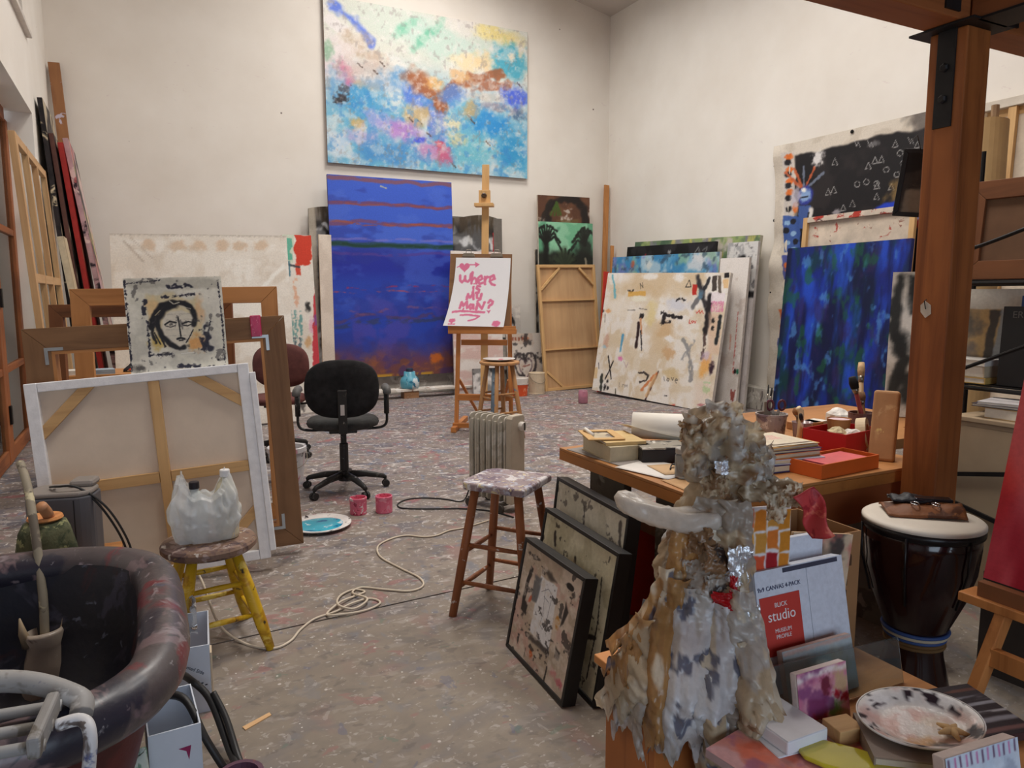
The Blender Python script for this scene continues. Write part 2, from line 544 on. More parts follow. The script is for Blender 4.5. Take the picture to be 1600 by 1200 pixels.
def wall_mat():
    m, nt, b = _new('white_plaster')
    v = _coord(nt)
    n = _noise(nt, 1.1, 4, v)
    r = _ramp(nt, n.outputs[0], [(0.3, hx((229, 222, 213))), (0.75, hx((240, 235, 228)))])
    vo = nt.nodes.new('ShaderNodeTexVoronoi'); vo.inputs['Scale'].default_value = 1.7
    vo.inputs['Randomness'].default_value = 1.0
    nt.links.new(v, vo.inputs['Vector'])
    c = _mix(nt, _ramp(nt, vo.outputs['Distance'], [(0.0, (1, 1, 1, 1)), (0.018, (1, 1, 1, 1)), (0.026, (0, 0, 0, 1))]).outputs[0], r.outputs[0], hx((120, 105, 100)))
    scr = _noise(nt, 5.0, 3, _coord(nt, (1, 1, 2.5)), 0.6, 1.5)
    c = _mix(nt, _ramp(nt, scr.outputs[0], [(0.70, (0, 0, 0, 1)), (0.73, (0.25, 0.25, 0.25, 1))]).outputs[0], c, hx((205, 185, 190)))
    nt.links.new(c, b.inputs['Base Color'])
    b.inputs['Roughness'].default_value = 0.85
    b.inputs['Specular IOR Level'].default_value = 0.2
    _bump(nt, b, _noise(nt, 70, 3, v).outputs[0], 0.08, 0.003)
    return m
M_WALL = wall_mat()
M_CEIL = plain('ceiling_white', (205, 196, 188), 0.9, var=0.04, scale=2)
M_CURB = splat('curb_paint', (196, 190, 180), [((120, 112, 108), 0.66, 9, (1.6, 1.6, 0.25)), ((150, 120, 110), 0.71, 12, (1.6, 1.6, 0.3)), ((225, 220, 212), 0.62, 5)], 0.8, 0.2)

def floor_mat():
    m, nt, b = _new('paint_stained_concrete')
    v = _coord(nt)
    n1 = _noise(nt, 0.9, 6, v, 0.6)
    n2 = _noise(nt, 7.0, 6, v, 0.65)
    c = _ramp(nt, n1.outputs[0], [(0.3, hx((126, 115, 103))), (0.7, hx((150, 138, 124)))]).outputs[0]
    c = _mix(nt, _ramp(nt, n2.outputs[0], [(0.42, (0, 0, 0, 1)), (0.75, (0.55, 0.55, 0.55, 1))]).outputs[0], c, hx((112, 101, 95)))
    # worn paint grows denser towards the painting walls
    sep = nt.nodes.new('ShaderNodeSeparateXYZ'); nt.links.new(v, sep.inputs[0])
    mr = nt.nodes.new('ShaderNodeMapRange'); mr.inputs[1].default_value = 2.6; mr.inputs[2].default_value = 5.6
    mr.inputs[3].default_value = 0.0; mr.inputs[4].default_value = 1.0
    nt.links.new(sep.outputs[1], mr.inputs[0])
    dens = mr.outputs[0]
    film = _noise(nt, 2.2, 6, v, 0.7, 0.8)
    def times(a, k):
        q = nt.nodes.new('ShaderNodeMath'); q.operation = 'MULTIPLY'
        nt.links.new(a, q.inputs[0])
        if isinstance(k, float): q.inputs[1].default_value = k
        else: nt.links.new(k, q.inputs[1])
        return q.outputs[0]
    f = _ramp(nt, film.outputs[0], [(0.35, (0.25, 0.25, 0.25, 1)), (0.65, (0.8, 0.8, 0.8, 1))])
    c = _mix(nt, times(f.outputs[0], dens), c, hx((131, 119, 120)))
    def layer(c, colour, scale, th, soft, stretch, loc, amt, seed, withd=0.0):
        tc = nt.nodes.new('ShaderNodeTexCoord'); mp = nt.nodes.new('ShaderNodeMapping')
        mp.inputs['Scale'].default_value = stretch; mp.inputs['Location'].default_value = (seed * 3.1, seed * 1.7, 0)
        mp.inputs['Rotation'].default_value = (0, 0, loc)
        nt.links.new(tc.outputs['Object'], mp.inputs[0])
        nn = _noise(nt, scale, 3, mp.outputs[0], 0.6, 0.4)
        th = THR(th)
        rr = _ramp(nt, nn.outputs[0], [(th, (0, 0, 0, 1)), (th + soft * 0.8, (amt, amt, amt, 1))])
        fac = rr.outputs[0]
        if withd:
            md = nt.nodes.new('ShaderNodeMapRange'); md.inputs[3].default_value = 1 - withd; md.inputs[4].default_value = 1.0
            nt.links.new(dens, md.inputs[0]); fac = times(fac, md.outputs[0])
        return _mix(nt, fac, c, hx(colour))
    c = layer(c, (92, 94, 108), 3.2, 0.55, 0.12, (1, 1.6, 1), 0.3, 0.65, 1, 0.6)
    c = layer(c, (150, 96, 96), 2.6, 0.62, 0.12, (1.3, 1, 1), 0.8, 0.5, 2, 0.6)
    c = layer(c, (98, 92, 88), 6.0, 0.60, 0.10, (1, 1.4, 1), 1.3, 0.55, 3, 0.4)
    c = layer(c, (188, 180, 175), 4.5, 0.64, 0.08, (1, 2.2, 1), 0.5, 0.6, 4, 0.8)
    c = layer(c, (110, 122, 140), 5.2, 0.66, 0.06, (1.8, 1, 1), 0.2, 0.6, 5, 0.7)
    c = layer(c, (202, 194, 190), 8.0, 0.665, 0.05, (1, 2.2, 1), 0.9, 0.75, 6, 0.85)
    c = layer(c, (212, 206, 202), 14.0, 0.71, 0.03, (1.5, 1, 1), 0.4, 0.85, 7, 0.8)
    c = layer(c, (208, 202, 198), 26.0, 0.71, 0.03, (1, 1.6, 1), 1.4, 0.7, 17, 0.6)
    c = layer(c, (78, 70, 72), 9.0, 0.67, 0.06, (1, 1.5, 1), 2.0, 0.6, 8, 0.45)
    c = layer(c, (154, 84, 90), 5.0, 0.71, 0.03, (1, 1.3, 1), 2.6, 0.6, 9, 0.5)
    c = layer(c, (86, 94, 124), 9.0, 0.76, 0.02, (1, 1, 1), 1.1, 0.6, 10, 0.4)
    c = layer(c, (96, 118, 104), 8.0, 0.78, 0.02, (1, 1.6, 1), 1.9, 0.6, 11, 0.3)
    for k, (sc, th, colr) in enumerate(((13.0, 0.055, (214, 208, 202)), (9.0, 0.05, (200, 190, 184)), (24.0, 0.07, (222, 218, 212)))):
        vo = nt.nodes.new('ShaderNodeTexVoronoi'); vo.inputs['Scale'].default_value = sc
        mp = nt.nodes.new('ShaderNodeMapping'); mp.inputs['Location'].default_value = (k * 2.3, k, 0.37 * k)
        nt.links.new(v, mp.inputs[0]); nt.links.new(mp.outputs[0], vo.inputs['Vector'])
        rr = _ramp(nt, vo.outputs['Distance'], [(th, (0.85, 0.85, 0.85, 1)), (th + 0.02, (0, 0, 0, 1))])
        sel = _ramp(nt, _noise(nt, 3.0, 2, mp.outputs[0]).outputs[0], [(0.48, (0, 0, 0, 1)), (0.52, (1, 1, 1, 1))])
        c = _mix(nt, times(rr.outputs[0], sel.outputs[0]), c, hx(colr))
    nt.links.new(c, b.inputs['Base Color'])
    b.inputs['Roughness'].default_value = 0.62
    b.inputs['Specular IOR Level'].default_value = 0.25
    _bump(nt, b, n2.outputs[0], 0.12, 0.004)
    return m
M_FLOOR = floor_mat()

# floor: two concrete slabs with an open joint between them
fl = MB().slab([(XL - 1.9, YF), (XR, YF), (XR, YB), (XL - 0.34, YB), (XL - 0.34, 4.9), (XL - 1.9, 4.9)], -0.12, -0.016).build('floor', plain('joint_dark', (58, 52, 48), 0.9)); struct(fl, 'paint-stained concrete studio floor')
# the joint runs across the room near the stools
def jl(x): return 3.12 + 0.05 * x
jx0, jx1 = XL - 1.9, XR
MB().slab([(jx0, jl(jx0) + 0.006), (jx1, jl(jx1) + 0.006), (jx1, YB), (XL - 0.34, YB), (XL - 0.34, 4.9), (jx0, 4.9)], -0.015, 0.0).build('floor_slab', M_FLOOR, fl)
MB().slab([(jx0, YF), (jx1, YF), (jx1, jl(jx1) - 0.006), (jx0, jl(jx0) - 0.006)], -0.015, 0.0).build('floor_slab', M_FLOOR, fl)

# walls
struct(MB().prism([(XL - 0.3, 0), (XR + 0.1, 0), (XR + 0.1, ceil_z(XR + 0.1)), (XL - 0.3, ceil_z(XL - 0.3))], YB, YB + 0.15).build('wall_back', M_WALL), 'tall white back wall')
struct(MB().bx(XR, XR + 0.15, YF, YB, 0, 6.05).build('wall_right', M_WALL), 'tall white right wall')
struct(MB().prism([(XL - 1.9, 0), (XR + 0.1, 0), (XR + 0.1, 6.0), (XL - 1.9, 7.9)], YF - 0.15, YF).build('wall_rear', M_WALL), 'white wall behind the viewer')
wl = MB()
DY0, DY1, DZ = 4.6, 8.67, 3.22          # recess of the glass door
WY0, WY1, WZ0, WZ1 = 4.8, 8.55, 3.98, 6.4   # upper window
wl.bx(XL - 1.9, XL - 1.6, YF, 4.9, 0, 8.1).bx(XL - 1.6, XL - 0.3, 4.6, 4.9, 0, 8.1)   # the wall steps back beside the tub
for y0, y1, z0, z1 in ((DY1, YB, 0, 7.7), (DY0, DY1, DZ, WZ0), (DY0, WY0, WZ0, WZ1), (WY1, DY1, WZ0, WZ1), (DY0, DY1, WZ1, 7.7)):
    wl.bx(XL - 0.3, XL, y0, y1, z0, z1)
struct(wl.build('wall_left', M_WALL), 'white left wall with glass door recess')

# ceiling: sloping boards with three skylight openings
cl = MB()
holes = [(1.1, 2.7, 2.0, 4.4), (4.1, 5.7, 3.3, 5.9), (2.9, 4.9, 7.3, 9.1)]
xs = sorted({XL - 1.9, XR + 0.1, *[h[0] for h in holes], *[h[1] for h in holes]})
ys = sorted({YF, YB + 0.1, *[h[2] for h in holes], *[h[3] for h in holes]})
for x0, x1 in zip(xs, xs[1:]):
    for y0, y1 in zip(ys, ys[1:]):
        cx, cy = (x0 + x1) / 2, (y0 + y1) / 2
        if any(h[0] < cx < h[1] and h[2] < cy < h[3] for h in holes): continue
        a, b_ = ceil_z(x0), ceil_z(x1)
        cl.add([(x0, y0, a), (x1, y0, b_), (x1, y1, b_), (x0, y1, a), (x0, y0, a + .12), (x1, y0, b_ + .12), (x1, y1, b_ + .12), (x0, y1, a + .12)],
               [(0, 1, 2, 3), (7, 6, 5, 4), (0, 4, 5, 1), (1, 5, 6, 2), (2, 6, 7, 3), (3, 7, 4, 0)])
struct(cl.build('ceiling', M_CEIL), 'white sloping studio ceiling')

# concrete curb along the foot of the back and right wall, on which the pictures stand
struct(MB().bx(XL, XR, YB - 0.25, YB, 0, 0.28).build('baseboard_back', M_CURB, bevel=0.006), 'paint-dripped curb along the back wall')
struct(MB().bx(XR - 0.22, XR, 2.9, YB - 0.25, 0, 0.28).build('baseboard_right', M_CURB, bevel=0.006), 'paint-dripped curb along the right wall')

# glass door: reddish wooden frame in the recess of the left wall
M_REDWOOD = wood('door_redwood', (156, 92, 52), (110, 60, 36), 'z', 14)
M_REDWOODH = wood('door_redwood_rail', (156, 92, 52), (110, 60, 36), 'y', 14)
M_PANE = glass('window_glass')
door = thing('door_1', 'tall glass door with reddish wooden frame', 'door')
del door['category']; struct(door)
dx = XL - 0.24
for y0 in (DY0, 5.95, 6.07, 7.3, 7.42, DY1 - 0.12):
    MB().bx(dx - 0.03, dx + 0.03, y0, y0 + 0.12, 0.02, DZ - 0.1).build('stile', M_REDWOOD, door, bevel=0.004)
for z0 in (0.02, 0.78, 2.02, DZ - 0.12):
    for y0, y1 in ((DY0 + .12, 5.95), (6.19, 7.3), (7.54, DY1 - .12)):
        MB().bx(dx - 0.025, dx + 0.025, y0, y1, z0, z0 + (0.12 if z0 < 0.1 or z0 > 3 else 0.06)).build('rail', M_REDWOODH, door, bevel=0.003)
for y0, y1 in ((DY0 + .12, 5.95), (6.19, 7.3), (7.54, DY1 - .12)):
    for z0, z1 in ((0.14, 0.78), (0.84, 2.02), (2.08, DZ - 0.12)):
        MB().bx(dx - 0.004, dx + 0.004, y0, y1, z0, z1).build('pane', M_PANE, door)
for z0 in (0.35, 1.35, 2.6):
    MB().bx(dx + 0.03, dx + 0.05, 7.40, 7.46, z0, z0 + 0.16).build('hinge', plain('black_iron', (30, 28, 28), 0.5, 0.6), door, bevel=0.003)
# upper window
win = thing('window_1', 'upper window with brown wooden frame', 'window')
del win['category']; struct(win)
wx = XL - 0.2
for y0 in (WY0, 6.6, WY1 - 0.1):
    MB().bx(wx - 0.03, wx + 0.03, y0, y0 + 0.1, WZ0 + 0.1, WZ1).build('stile', M_REDWOOD, win, bevel=0.003)
for z0 in (WZ0 + 0.02, WZ1 - 0.1):
    MB().bx(wx - 0.03, wx + 0.03, WY0, WY1, z0, z0 + 0.1).build('rail', M_REDWOODH, win, bevel=0.003)
for y0, y1 in ((WY0 + .1, 6.6), (6.7, WY1 - .1)):
    MB().bx(wx - 0.004, wx + 0.004, y0, y1, WZ0 + 0.12, WZ1 - 0.1).build('pane', M_PANE, win)
struct(MB().bx(XL - 0.3, XL + 0.05, WY0 - 0.15, WY1 + 0.15, WZ0 - 0.05, WZ0).build('trim_1', plain('trim_white', (216, 208, 200), 0.6), bevel=0.006), 'white sill under the upper window')
# garden seen through the glass: lawn and hedge
M_HEDGE = splat('hedge_green', (70, 92, 52), [((108, 128, 66), 0.55, 6), ((40, 58, 36), 0.6, 9)], 0.9, 0.6)
tag(MB().bx(-3.45, XL - 0.34, 4.95, 34, -0.2, -0.04).build('lawn', splat('lawn_green', (98, 112, 64), [((130, 128, 84), 0.55, 3)], 0.95, 0.4)), 'green lawn seen through the glass door', 'lawn')
hg = MB().sheet(lambda u, v: (-4.2 + 0.35 * noise3((0, u * 24, v * 3), 1.3) + 0.2 * noise3((1, u * 24, v * 3), 4), 5.3 + u * 26, -0.035 + v * 2.0), 160, 16)
tag(hg.build('hedge', M_HEDGE, smooth=True, solid=0.3), 'leafy hedge outside the glass door', 'hedge')
# ================================================================== loft structure: post and beams
M_POST = wood('fir_post', (158, 92, 46), (108, 56, 26), 'z', 11, 0.5)
M_BEAMX = wood('fir_beam_x', (150, 88, 48), (104, 56, 28), 'x', 11, 0.55)
M_BEAMY = wood('fir_beam_y', (140, 82, 46), (96, 52, 28), 'y', 11, 0.55)
M_IRON = plain('black_bracket', (44, 42, 42), 0.5, 0.5, var=0.25)
p = thing('timber_post', 'square reddish timber post with black steel bracket beside the drum', 'post', (2.72, 1.73, 0))
MB().bx(-.07, .07, -.07, .07, 0, 2.40).build('post_body', M_POST, p, bevel=0.006)
br = MB().bx(-.077, -.07, -.034, .034, 2.06, 2.40).build('bracket_plate', M_IRON, p, bevel=0.001)
for zz in (2.16, 2.27):
    MB().lathe([(0.0, 0), (0.016, 0), (0.016, 0.008), (0.011, 0.013), (0.0, 0.014)], 6, M=Matrix.Rotation(R(-90), 3, 'Y'), c=(-.077, 0, zz)).build('bolt', M_IRON, br)
MB().bx(-.12, .12, -.12, .12, 2.40, 2.408).build('cap_plate', M_IRON, p, bevel=0.001)
tg = MB().prism([(-.021, -.018), (.0, -.034), (.02, -.012), (.022, .014), (.004, .03), (-.018, .014)], 0, 0.002).build('paper_scrap', plain('tag_paper', (196, 184, 168), 0.8), p, loc=(-.0715, .012, 1.40), rot=(0, 0, R(90)))
MB().tube([(-.0735, .012, 1.435), (-.085, .012, 1.43), (-.075, .012, 1.40)], 0.002, 6).build('nail', M_IRON, p)
b1 = thing('timber_beam', 'long horizontal timber beam resting across the top of the post', 'beam', (0, 0, 0))
MB().bx(XL - 1.6, XR, 1.66, 1.80, 2.41, 2.66).build('beam_body', M_BEAMX, b1, bevel=0.006)
for xx in (2.55, 2.9):
    MB().bx(xx - .04, xx + .04, 1.652, 1.66, 2.43, 2.6).build('strap', M_IRON, b1)
b2 = thing('cross_beam', 'timber beam running from the post back over the viewer', 'beam', (0, 0, 0))
MB().bx(2.65, 2.79, YF, 1.655, 2.41, 2.66).build('beam_body', M_BEAMY, b2, bevel=0.006)
MB().bx(2.64, 2.80, 1.30, 1.62, 2.40, 2.408).build('strap', M_IRON, b2)
ld = MB()
lo = thing('trim_1', 'loft deck above the viewer', 'deck'); del lo['category']; struct(lo); lo.name = 'trim_2'
for i in range(22):
    y0 = YF + i * 0.2
    MB().bx(XL - 1.6, XR, y0, y0 + 0.196, 2.665, 2.70).build('deck_board', M_BEAMX, lo)
# ================================================================== paintings along the back wall
FILM = painted()
GLOSS = painted('varnished_paint', 0.55, 0.25, 50, 0.3, 0.04)

def paint_big(c):
    c.quad((112, -32), (1455, 208), (1445, 1165), (122, 1070))
    g = c.Y / c.h
    c.mix((112, 182, 214), sstep(0.75, 0.25, g + 0.25 * (c.n(2, 2) - .5)))
    c.mix((214, 216, 206), sstep(0.5, 0.85, g + 0.3 * (c.n(2, 2) - .5)))
    c.cloud((236, 230, 226), 4, 4, 0.62, 0.5)
    c.cloud((98, 168, 208), 3, 3, 0.62, 0.5, mask=sstep(.75, .45, g))
    B = c.blob
    B((200, 420), 130, 110, (226, 208, 214), .8); B((560, 160), 260, 110, (206, 216, 206), .8); B((900, 280), 280, 130, (188, 216, 206), .7)
    B((1030, 170), 140, 70, (230, 222, 216), .7)
    c.line([(180, 45), (300, 130), (380, 200), (420, 280)], 60, (88, 118, 222), .9, .6); c.line([(150, 120), (260, 200)], 60, (234, 228, 230), .7, .8)
    B((320, 300), 90, 90, (190, 166, 140), .7, 40); B((230, 330), 80, 60, (232, 222, 222), .8); B((440, 380), 70, 50, (196, 170, 150), .7)
    B((650, 180), 90, 30, (120, 196, 166), .8, 35); B((800, 230), 110, 36, (112, 190, 160), .85, 45); B((140, 340), 30, 60, (112, 170, 130), .6)
    B((1280, 240), 170, 55, (228, 208, 132), .85, -6); B((1160, 200), 60, 40, (236, 222, 160), .6)
    B((1330, 400), 130, 110, (62, 166, 198), .85); B((1060, 410), 110, 55, (238, 218, 178), .9); B((1180, 400), 70, 60, (236, 208, 160), .8); B((1350, 370), 24, 26, (236, 218, 190), .9); B((1410, 350), 20, 40, (236, 218, 190), .8)
    B((250, 490), 45, 75, (206, 90, 140), .75, 30); B((400, 480), 150, 70, (206, 186, 178), .7); B((400, 560), 90, 30, (200, 170, 130), .7)
    B((620, 520), 110, 60, (86, 148, 204), .8); B((500, 570), 150, 45, (130, 168, 206), .7)
    B((340, 660), 120, 90, (58, 148, 206), .85); B((180, 600), 70, 120, (120, 170, 206), .7); B((210, 660), 42, 26, (46, 40, 44), .9, 25, .3, .8); B((240, 590), 34, 30, (70, 62, 70), .7, 30, .4, .9)
    B((740, 660), 130, 70, (84, 122, 218), .85, -30)
    c.line([(690, 510), (790, 560), (870, 640), (872, 690)], 95, (166, 94, 56), .9, .7); c.line([(872, 700), (930, 590), (1060, 520), (1270, 470)], 56, (160, 92, 58), .85, .9)
    B((840, 545), 60, 40, (226, 176, 110), .9); B((1000, 500), 70, 40, (222, 180, 130), .8); c.line([(1090, 590), (1200, 550), (1330, 555)], 50, (170, 100, 70), .8, .9)
    B((960, 620), 90, 55, (96, 134, 206), .85, 30); B((1180, 630), 110, 30, (208, 200, 190), .7)
    B((1370, 630), 90, 75, (74, 100, 226), .9); B((1390, 740), 60, 40, (60, 90, 130), .7); B((1250, 700), 120, 26, (140, 130, 150), .7)
    c.line([(820, 720), (810, 900)], 50, (90, 126, 226), .9, .6); c.line([(880, 740), (890, 920)], 50, (92, 130, 220), .8, .7); B((850, 850), 60, 80, (150, 160, 190), .6)
    B((720, 750), 90, 70, (202, 172, 118), .85); B((960, 800), 60, 50, (236, 222, 180), .85); B((1080, 720), 50, 60, (198, 164, 110), .8); B((330, 815), 40, 40, (206, 172, 110), .85)
    B((620, 850), 150, 80, (188, 130, 206), .85); B((450, 790), 70, 60, (160, 160, 220), .7); B((360, 900), 80, 50, (196, 170, 216), .7)
    B((800, 980), 110, 60, (198, 132, 186), .8); B((900, 1010), 60, 60, (206, 92, 128), .85, -30); B((870, 945), 30, 26, (210, 70, 90), .9); B((740, 915), 46, 18, (70, 86, 222), .9, 15)
    B((520, 1010), 170, 70, (72, 142, 206), .8); B((220, 1010), 90, 30, (214, 226, 236), .7, -10); B((200, 930), 60, 50, (196, 214, 236), .7)
    B((1200, 800), 130, 90, (42, 140, 214), .85); B((1350, 980), 90, 120, (46, 146, 206), .8); B((1080, 980), 130, 110, (116, 190, 206), .8); B((980, 910), 60, 40, (216, 206, 160), .8); B((1200, 930), 40, 26, (226, 226, 220), .8)
    for x, y in ((800, 880), (1070, 760), (1090, 790), (1190, 935), (500, 420), (680, 780), (740, 800), (960, 1080), (1400, 550), (450, 470), (350, 430)): c.line([(x - 14, y - 12), (x + 12, y + 14)], 9, (86, 70, 62), .8, .8)
    c.cloud((236, 232, 228), 9, 9, .7, .4, .2); c.cloud((226, 222, 222), 22, 22, .78, .4); c.cloud((150, 140, 140), 18, 14, .80, .4); c.cloud((70, 140, 206), 10, 10, .72, .5, mask=sstep(.6, .4, g))
canvas('abstract_painting', 'large pastel blue and white abstract canvas hung high on the back wall', 'painting', (2.43, 10.44, 3.30, 0, 0, 0), 3.16, 2.22, 0.045, 85, paint_big, (150, 130, 120))

def paint_blue(c):
    c.quad((445, 285), (1220, 335), (1258, 1525), (502, 1575))
    g = c.Y / c.h
    c.mix((42, 70, 178), np.ones(c.X.shape))
    c.mix((62, 96, 205), sstep(.45, .75, g + .25 * (c.n(1.2, 2) - .5)))
    c.mix((38, 50, 160), sstep(.12, .02, np.abs(g - .58)))
    c.cloud((78, 110, 212), 2.5, 4, .6, .5, mask=sstep(.3, .4, g)); c.cloud((44, 56, 150), 2, 4, .58, .5)
    c.mix((84, 74, 170), .6 * sstep(.5, .75, c.n(3, 3)) * sstep(.55, .3, g))
    # rust horizon bands
    def band(v, th, col, a, wob=.012, dry=.3):
        d = np.abs(g - v + wob * 2 * (c.n(2.2, 1) - .5))
        c.mix(col, a * sstep(th, th * .4, d) * sstep(dry - .2, dry + .15, c.n(7, 20)))
    band(.985, .014, (130, 84, 100), .9, dry=.05); band(.868, .012, (112, 70, 110), .9, dry=.05); band(.868, .007, (150, 78, 70), .7, dry=.4)
    band(.772, .013, (116, 74, 112), .9, dry=.05); band(.772, .008, (160, 84, 66), .8, dry=.4)
    band(.668, .018, (40, 76, 86), .95, dry=.1); band(.666, .010, (30, 64, 52), .9, dry=.3); band(.69, .008, (150, 130, 200), .5); band(.62, .010, (86, 64, 150), .7)
    band(.455, .006, (150, 52, 100), .9, dry=.62); band(.43, .005, (190, 84, 90), .7, dry=.72); band(.31, .014, (92, 66, 110), .7, .03, .5); band(.285, .016, (60, 66, 90), .6, .03, .45)
    band(.35, .010, (140, 90, 130), .6, .03, .65)
    low = sstep(.24, .05, g + .13 * (c.n(2.5, 2.5) - .5))
    c.mix((112, 66, 86), low * .95); c.mix((122, 76, 60), sstep(.13, .02, g + .13 * (c.n(4, 6) - .5)) * .75)
    c.cloud((164, 100, 58), 9, 12, .68, .5, mask=sstep(.16, .06, g)); c.cloud((70, 56, 120), 4, 5, .6, .6, mask=sstep(.24, .1, g))
    c.blob((1130, 1435), 40, 30, (206, 108, 40), .85, 0, .4, .4); c.mix((206, 160, 50), .8 * sstep(.018, .008, g) * sstep(.4, .55, c.n(8, 3)))
    c.line([(780, 360), (815, 372)], 8, (200, 196, 150), .8)
canvas('blue_striped_painting', 'tall ultramarine painting with rust bands standing on the curb', 'painting', (2.375, 10.11, 0.28, 0.0, 1.6, 0.4), 1.83, 2.82, 0.04, 90, paint_blue, (70, 66, 110))

def paint_grey(c):
    g = c.Y / c.h; u = c.X / c.w
    c.mix((92, 92, 94), np.ones(c.X.shape)); c.cloud((34, 32, 33), 2.2, 3, .5, .9); c.cloud((150, 150, 152), 3, 5, .6, .8); c.cloud((224, 226, 228), 5, 4, .72, .9)
    top = sstep(.9, .99, g + .05 * (c.n(9, 1) - .5)); c.mix((150, 136, 118), top * .6); c.cloud((70, 58, 44), 14, 2, .55, .8, mask=sstep(.8, .96, g))
    c.mix((186, 176, 160), .9 * sstep(.035, .025, u + .01 * (c.n(3, 6) - .5)))
    c.line([(.07, .10), (.16, .22)], .02, (230, 232, 236), .9, .5); c.blob((.1, .28), .05, .04, (216, 220, 226), .8)
    c.rect(.945, .1, .97, .75, (178, 44, 48), .9)
def bend_grey(P, c):
    u = c.X / c.w; v = c.Y / c.h
    P[..., 1] -= 0.03 * np.sin(u * 9 + 1) * v + 0.02 * np.sin(u * 23) * v
    P[..., 2] += 0.035 * np.sin(u * 16) * v * v
    return P
canvas('unstretched_canvas', 'loose grey and black canvas with ragged top behind the blue painting', 'painting', (2.12, 10.30, 0.285, 0, 1.5, 0), 2.98, 2.36, 0.006, 70, paint_grey, (110, 104, 98), bend=bend_grey)

def paint_white(c):
    c.quad((172, 366), (450, 367), (463, 655), (185, 680))
    c.mix((230, 221, 210), np.ones(c.X.shape)); c.cloud((218, 206, 192), 4, 4, .58, .4); c.cloud((240, 234, 226), 3, 6, .55, .7)
    for x in (232, 280, 312, 350, 378, 410): c.blob((x, 384), 12, 8, (208, 176, 146), .7, 0, .4, .5)
    c.line([(195, 378), (225, 410)], 3, (176, 160, 146), .6); c.line([(205, 372), (240, 405)], 2, (176, 160, 146), .5); c.cloud((206, 190, 172), 9, 9, .74, .4)
    c.line([(410, 450), (445, 415)], 6, (242, 238, 230), .8, .6); c.line([(172, 367), (450, 368)], 2.5, (170, 158, 146), .8)
canvas('cream_painting', 'long cream textured canvas leaning behind the picture frames', 'painting', (-0.288, 8.62, 0.0, -7.2, 11.5, 0.8), 1.828, 2.161, 0.04, 60, paint_white, (206, 196, 184))

def paint_colour(c):
    c.quad((449, 367), (483, 367), (503, 640), (465, 650))
    c.mix((224, 216, 204), np.ones(c.X.shape)); c.cloud((236, 230, 222), 6, 3, .5, .7)
    c.rect(449, 367, 463, 406, (206, 216, 196), 1); c.rect(454, 372, 461, 402, (92, 176, 152), .9, wob=.02); c.rect(465, 367, 484, 408, (206, 62, 40), 1, wob=.02); c.rect(466, 408, 472, 424, (206, 62, 40), .9)
    c.line([(452, 408), (470, 412)], 3, (60, 62, 70), .9); c.line([(458, 405), (459, 425)], 3, (60, 110, 130), .8)
    for x in (461, 466, 472): c.line([(x, 480), (x + 2, 525)], 4, (92, 150, 150), .8, .8, .4); c.line([(x, 520), (x + 1, 545)], 3, (70, 90, 104), .8, .8)
    c.line([(464, 430), (468, 470)], 6, (222, 150, 110), .6, .8, .4); c.blob((481, 470), 3, 8, (30, 28, 28), .9); c.blob((483, 525), 4, 9, (206, 160, 110), .8); c.blob((487, 500), 4, 12, (226, 160, 190), .7)
    c.rect(488, 440, 497, 565, (196, 56, 66), .95, wob=.015); c.blob((492, 490), 3, 8, (120, 80, 160), .8); c.line([(470, 600), (478, 640)], 5, (70, 66, 66), .8, .8)
canvas('colour_study_painting', 'narrow white canvas with red and teal marks beside the grey canvas', 'painting', (1.60, 9.10, 0.0, 0.3, 6.9, 0.4), 0.36, 2.214, 0.04, 110, paint_colour, (190, 80, 76))
def paint_edge(c):
    c.mix((226, 214, 200), np.ones(c.X.shape)); c.cloud((206, 192, 178), 6, 3, .55, .6)
canvas('blank_canvas', 'blank cream canvas edge peeking out left of the blue painting', 'painting', (2.17, 9.97, 0.0, 0, 3.0, -0.6), 0.17, 2.28, 0.04, 30, paint_edge, (206, 186, 160))
# pictures seen between the legs of the easel
def paint_pink(c):
    c.mix((222, 208, 200), np.ones(c.X.shape)); c.cloud((214, 178, 172), 2, 7, .55, .7); c.cloud((236, 230, 226), 3, 9, .6, .8); c.line([(.05, .05), (.95, .04)], .02, (206, 190, 180), .8)
canvas('pink_white_painting', 'pale pink and white canvas leaning behind the easel legs', 'painting', (4.03, 9.75, 0.0, 0, 3, 0), 0.80, 2.10, 0.035, 60, paint_pink, (214, 200, 190))
def paint_circle(c):
    c.mix((222, 216, 208), np.ones(c.X.shape)); c.cloud((170, 164, 160), 4, 6, .6, .6)
    th = [(.5 + .3 * math.cos(a), .32 + .2 * math.sin(a)) for a in np.linspace(0, 2 * PI, 20)]
    c.line(th, .05, (60, 56, 54), .9, .6, .25); c.blob((.7, .25), .1, .06, (36, 34, 34), .9)
    c.line([(.2, .75), (.8, .9)], .04, (90, 86, 84), .7, .6, .3)
canvas('ring_painting', 'small white canvas with a black ring propped behind the stool', 'painting', (4.80, 10.18, 0.29, 0, 2, 0), 0.55, 1.02, 0.03, 70, paint_circle, (206, 198, 190))
